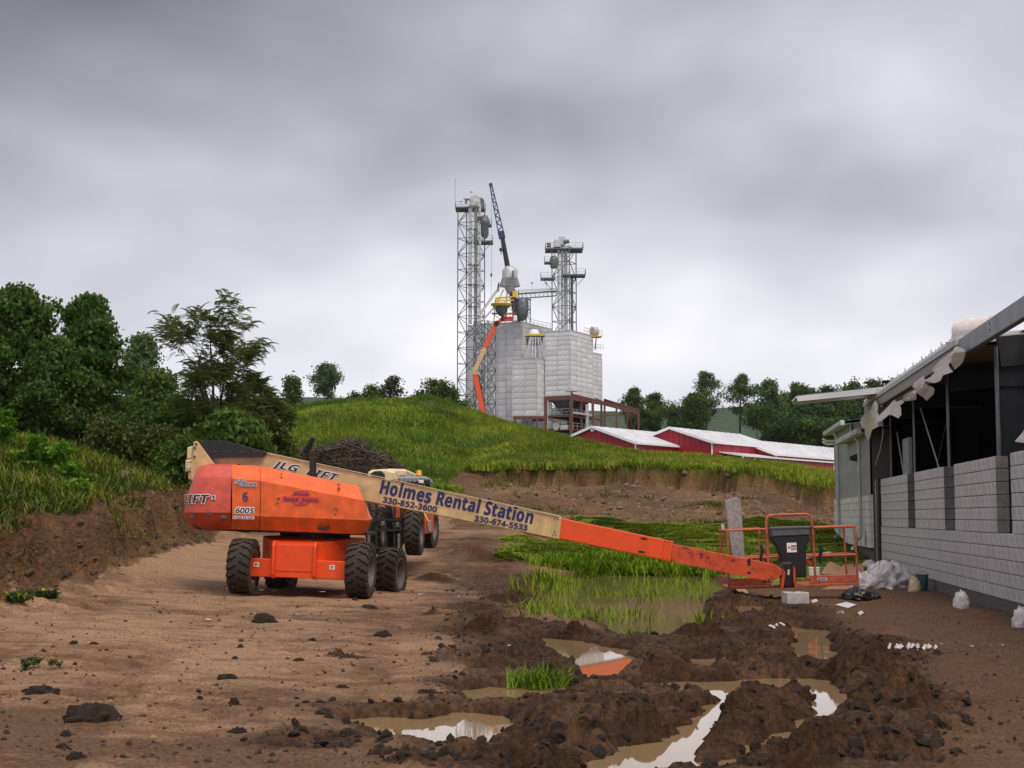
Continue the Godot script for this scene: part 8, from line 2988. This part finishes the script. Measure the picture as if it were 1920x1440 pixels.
	var clods := [[165, 1352, 100, 36, "large dark mud clod alone on the track at the lower left"], [70, 1300, 62, 16, "long flat mud clod above the large one at the lower left"], [122, 1380, 26, 14, "mud clod just below the large one at the lower left"], [493, 1168, 44, 20, "ridged pale mud clod in front of the lift wheels"], [718, 1194, 30, 14, "dark mud clod right of the track's middle"], [137, 1208, 20, 9, "small clod near the left of the track"], [175, 1208, 18, 7, "small flat clod right of the near-left small one"], [374, 1312, 13, 9, "small round clod in the middle of the near track"], [450, 1215, 13, 9, "round pebble-like clod behind the middle of the track"], [440, 1236, 16, 8, "clod below the pebble-like one"], [424, 1273, 36, 11, "long clod in the middle of the track"], [438, 1322, 20, 16, "upright clod between the track and the small puddle"], [445, 1375, 34, 14, "dark clod left of the small puddle"], [560, 1370, 26, 12, "clod left of the nearest puddle"], [585, 1202, 15, 8, "small clod behind the lift's right wheels mark"], [665, 1126, 12, 8, "small clod right at the lift's front right tyre"], [140, 1424, 34, 18, "clod at the bottom edge lower left"], [115, 1403, 26, 12, "clod above the bottom edge clod"], [235, 1166, 8, 5, "tiny clod on the track far left"], [300, 1150, 8, 6, "tiny clod on the track left of the lift"], [80, 1222, 12, 7, "tiny clod near the left edge of the track"], [640, 1290, 24, 9, "flat clod right of the long middle clod"], [560, 1240, 22, 9, "flat clod in front of the lift's right wheels"], [690, 1140, 30, 8, "crumbled clod beside the rear right tyre"], [600, 1318, 20, 8, "flat clod left of the shallow puddle"], [795, 1300, 26, 10, "clod at the left end of the shallow puddle"]]
	for k in clods.size():
		var q: Array = clods[k]
		var pp := set_down(q[0], q[1], 0.01)
		var s := -pp.z / F
		o = put_mesh(kinds[k % 5], "mud_clod", M.clod)
		o.transform = Transform3D(Basis(Vector3.UP, 0.9 * k if q[2] < 30 else 0.15).scaled(Vector3(q[2] * 0.5 * s, q[3] * s / 0.8, q[2] * 0.42 * s)), pp - Vector3(0, q[3] * 0.18 * s, q[2] * 0.2 * s))
		tag(o, q[4], "mud clod", "mud clods on the track")
	# crumbs over the churned ground: beyond counting
	var where := []
	var cols := PackedColorArray()
	var rg := RandomNumberGenerator.new()
	rg.seed = 33
	for k in 8000:
		var d := 9.0 + 20.0 * pow(rg.randf(), 1.5)
		var x := X(rg.randf_range(-80, 2000), d)
		var y := ground(x, -d)
		if y < LEVEL + 0.01: continue
		var wet := soil_wet > 0.3
		if not wet and rg.randf() < 0.4: continue
		var s := 0.004 + 0.022 * pow(rg.randf(), 3.0) if not wet else 0.008 + 0.045 * pow(rg.randf(), 2.5)
		where.append(Transform3D(Basis.from_euler(Vector3(rg.randf() * 6, rg.randf() * 6, rg.randf() * 6)).scaled(Vector3.ONE * s), Vector3(x, y, -d)))
		cols.append(WET.lerp(DAMP, rg.randf() * 0.8) if wet else WET.lerp(DRY, 0.15 + rg.randf() * 0.75))
	var cm: StandardMaterial3D = M.clod.duplicate()
	cm.albedo_color = Color(1.2, 1.2, 1.2)
	tag(scatter("mud_crumbs", lump(Vector3(1, 0.62, 0.8), 1.5, 1.6, 120, 8, 0.5, 0.5), cm, where, cols), "loose crumbs of mud strewn over the site", "mud", "", "stuff")
	# stones on the left bank
	for q in [[235, 898, 22, 18, 28.0, "pale squarish stone on the grassy bank left of the lift"], [310, 914, 18, 12, 30.0, "grey stone on the bank close to the lift counterweight"], [285, 928, 12, 9, 28.5, "small pale stone below the grey one on the bank"], [172, 872, 24, 14, 26.0, "long brown stone between the weeds on the bank"], [330, 902, 10, 7, 33.0, "small stone highest on the bank beside the lift"], [125, 935, 14, 8, 24.0, "small brown stone among grass on the bank edge"]]:
		var pp := set_down(q[0], q[1], 0.04)
		var d := -pp.z
		o = put_mesh(lump(Vector3(q[2] * 0.5, q[3] * 0.8, q[2] * 0.4) * d / F, 0.5, 0.8, 130 + int(q[0]), 18, 0.3), "stone", M.stone)
		o.position = pp
		tag(o, q[5], "stone", "stones on the left bank")
	# stones showing in the spoil bank
	var st := lump(Vector3(1, 0.7, 0.8), 1.0, 1.2, 140, 8, 0.4)
	where = []
	cols = PackedColorArray()
	for k in 900:
		var d := rg.randf_range(51.0, 66.0)
		var x := X(rg.randf_range(880, 1640), d)
		var y := ground(x, -d)
		if kind_of(x, -d) != 3: continue
		var s := 0.04 + 0.14 * pow(rg.randf(), 3.0)
		where.append(Transform3D(Basis.from_euler(Vector3(rg.randf() * 6, rg.randf() * 6, rg.randf() * 6)).scaled(Vector3.ONE * s), Vector3(x, y, -d)))
		cols.append(Color(0.16, 0.10, 0.065).lerp(Color(0.40, 0.28, 0.18), rg.randf()))
	tag(scatter("rubble", st, cm, where, cols), "stones and lumps showing all over the dug spoil bank", "rubble", "", "stuff")
	where = []
	cols = PackedColorArray()
	for k in 500:
		var d := rg.randf_range(13.0, 40.0)
		var x := X(pw(TOE_D, TOE_P, d) - rg.randf_range(-25, 90), d)
		var y := ground(x, -d)
		var s := 0.02 + 0.09 * pow(rg.randf(), 3.0)
		where.append(Transform3D(Basis.from_euler(Vector3(rg.randf() * 6, rg.randf() * 6, rg.randf() * 6)).scaled(Vector3.ONE * s), Vector3(x, y, -d)))
		cols.append(Color(0.09, 0.055, 0.035).lerp(Color(0.26, 0.165, 0.10), rg.randf()))
	tag(scatter("bank_crumbs", st, cm, where, cols), "earth lumps fallen along the foot of the left bank", "rubble", "", "stuff")
	# torn-off leafy twigs and fallen leaves
	for q in [[35, 1127, 0.8, "torn leafy twig on the ground at the foot of the bank", 26, 42.0], [88, 1122, 0.8, "second leafy twig right of the first at the bank foot", 30, 34.0], [60, 1254, 0.45, "green leafy twig lying on the track at the left", 12, 34.0], [102, 1254, 0.4, "small leaf pair right of the green twig on the track", 6, 14.0]]:
		var pp := set_down(q[0], q[1])
		o = thing("leafy_twig", q[3], "twig", pp, "leafy twigs on the ground")
		mb = at_place(o)
		var w2: float = q[5] * -pp.z / F * 0.5
		mb.tube([pp + Vector3(-w2, 0.02, 0), pp + Vector3(0, 0.05, -0.03), pp + Vector3(w2, 0.02, 0.03)], [0.006, 0.005, 0.003], 5)
		put(mb, "stem", M.bark, o)
		var tw := []
		var tc := PackedColorArray()
		for k in q[4]:
			tw.append(Transform3D(Basis.from_euler(Vector3(rg.randf_range(-0.4, 0.4), rg.randf() * TAU, rg.randf_range(-0.4, 0.4))).scaled(Vector3.ONE * 0.45 * q[2]), Vector3(rg.randf_range(-w2, w2), rg.randf_range(0.03, 0.09), rg.randf_range(-0.1, 0.1))))
			tc.append(Color(0.05, 0.095, 0.03).lerp(Color(0.10, 0.15, 0.06), rg.randf()) if rg.randf() > 0.12 else Color(0.42, 0.36, 0.05))
		tag(scatter("leaves", spray("weed"), M.leaf, tw, tc, o), "", "", "", "stuff")
	for q in [[25, 1100, Color(0.45, 0.28, 0.09), "orange fallen leaf at the foot of the left bank"], [62, 1141, Color(0.5, 0.45, 0.3), "pale fallen leaf below the leafy twigs"], [390, 1164, Color(0.6, 0.6, 0.6), "white scrap of litter on the track before the lift"], [285, 1386, Color(0.4, 0.27, 0.15), "tan fallen leaf in the near middle of the track"], [228, 1076, Color(0.45, 0.30, 0.12), "yellowish fallen leaf near the foot of the bank"], [330, 1125, Color(0.42, 0.36, 0.12), "yellow fallen leaf on the track left of the lift"]]:
		var pp := set_down(q[0], q[1])
		var s := -pp.z / F
		o = thing("fallen_leaf", q[3], "leaf" if q[2].b < 0.5 else "litter", pp, "litter on the track")
		mb = at_place(o)
		mb.col = q[2]
		var c := pp + Vector3(0, 0.03, 0)
		for e in [[-7, 0, -3, 4], [-3, 4, 4, 3], [4, 3, 8, -1], [8, -1, 1, -4], [1, -4, -7, 0]]:
			mb.face([c, c + Vector3(e[0] * s, -0.02, e[1] * s * 1.6), c + Vector3(e[2] * s, -0.015, e[3] * s * 1.6)], Vector3.UP)
		put(mb, "blade", M.leaf, o)
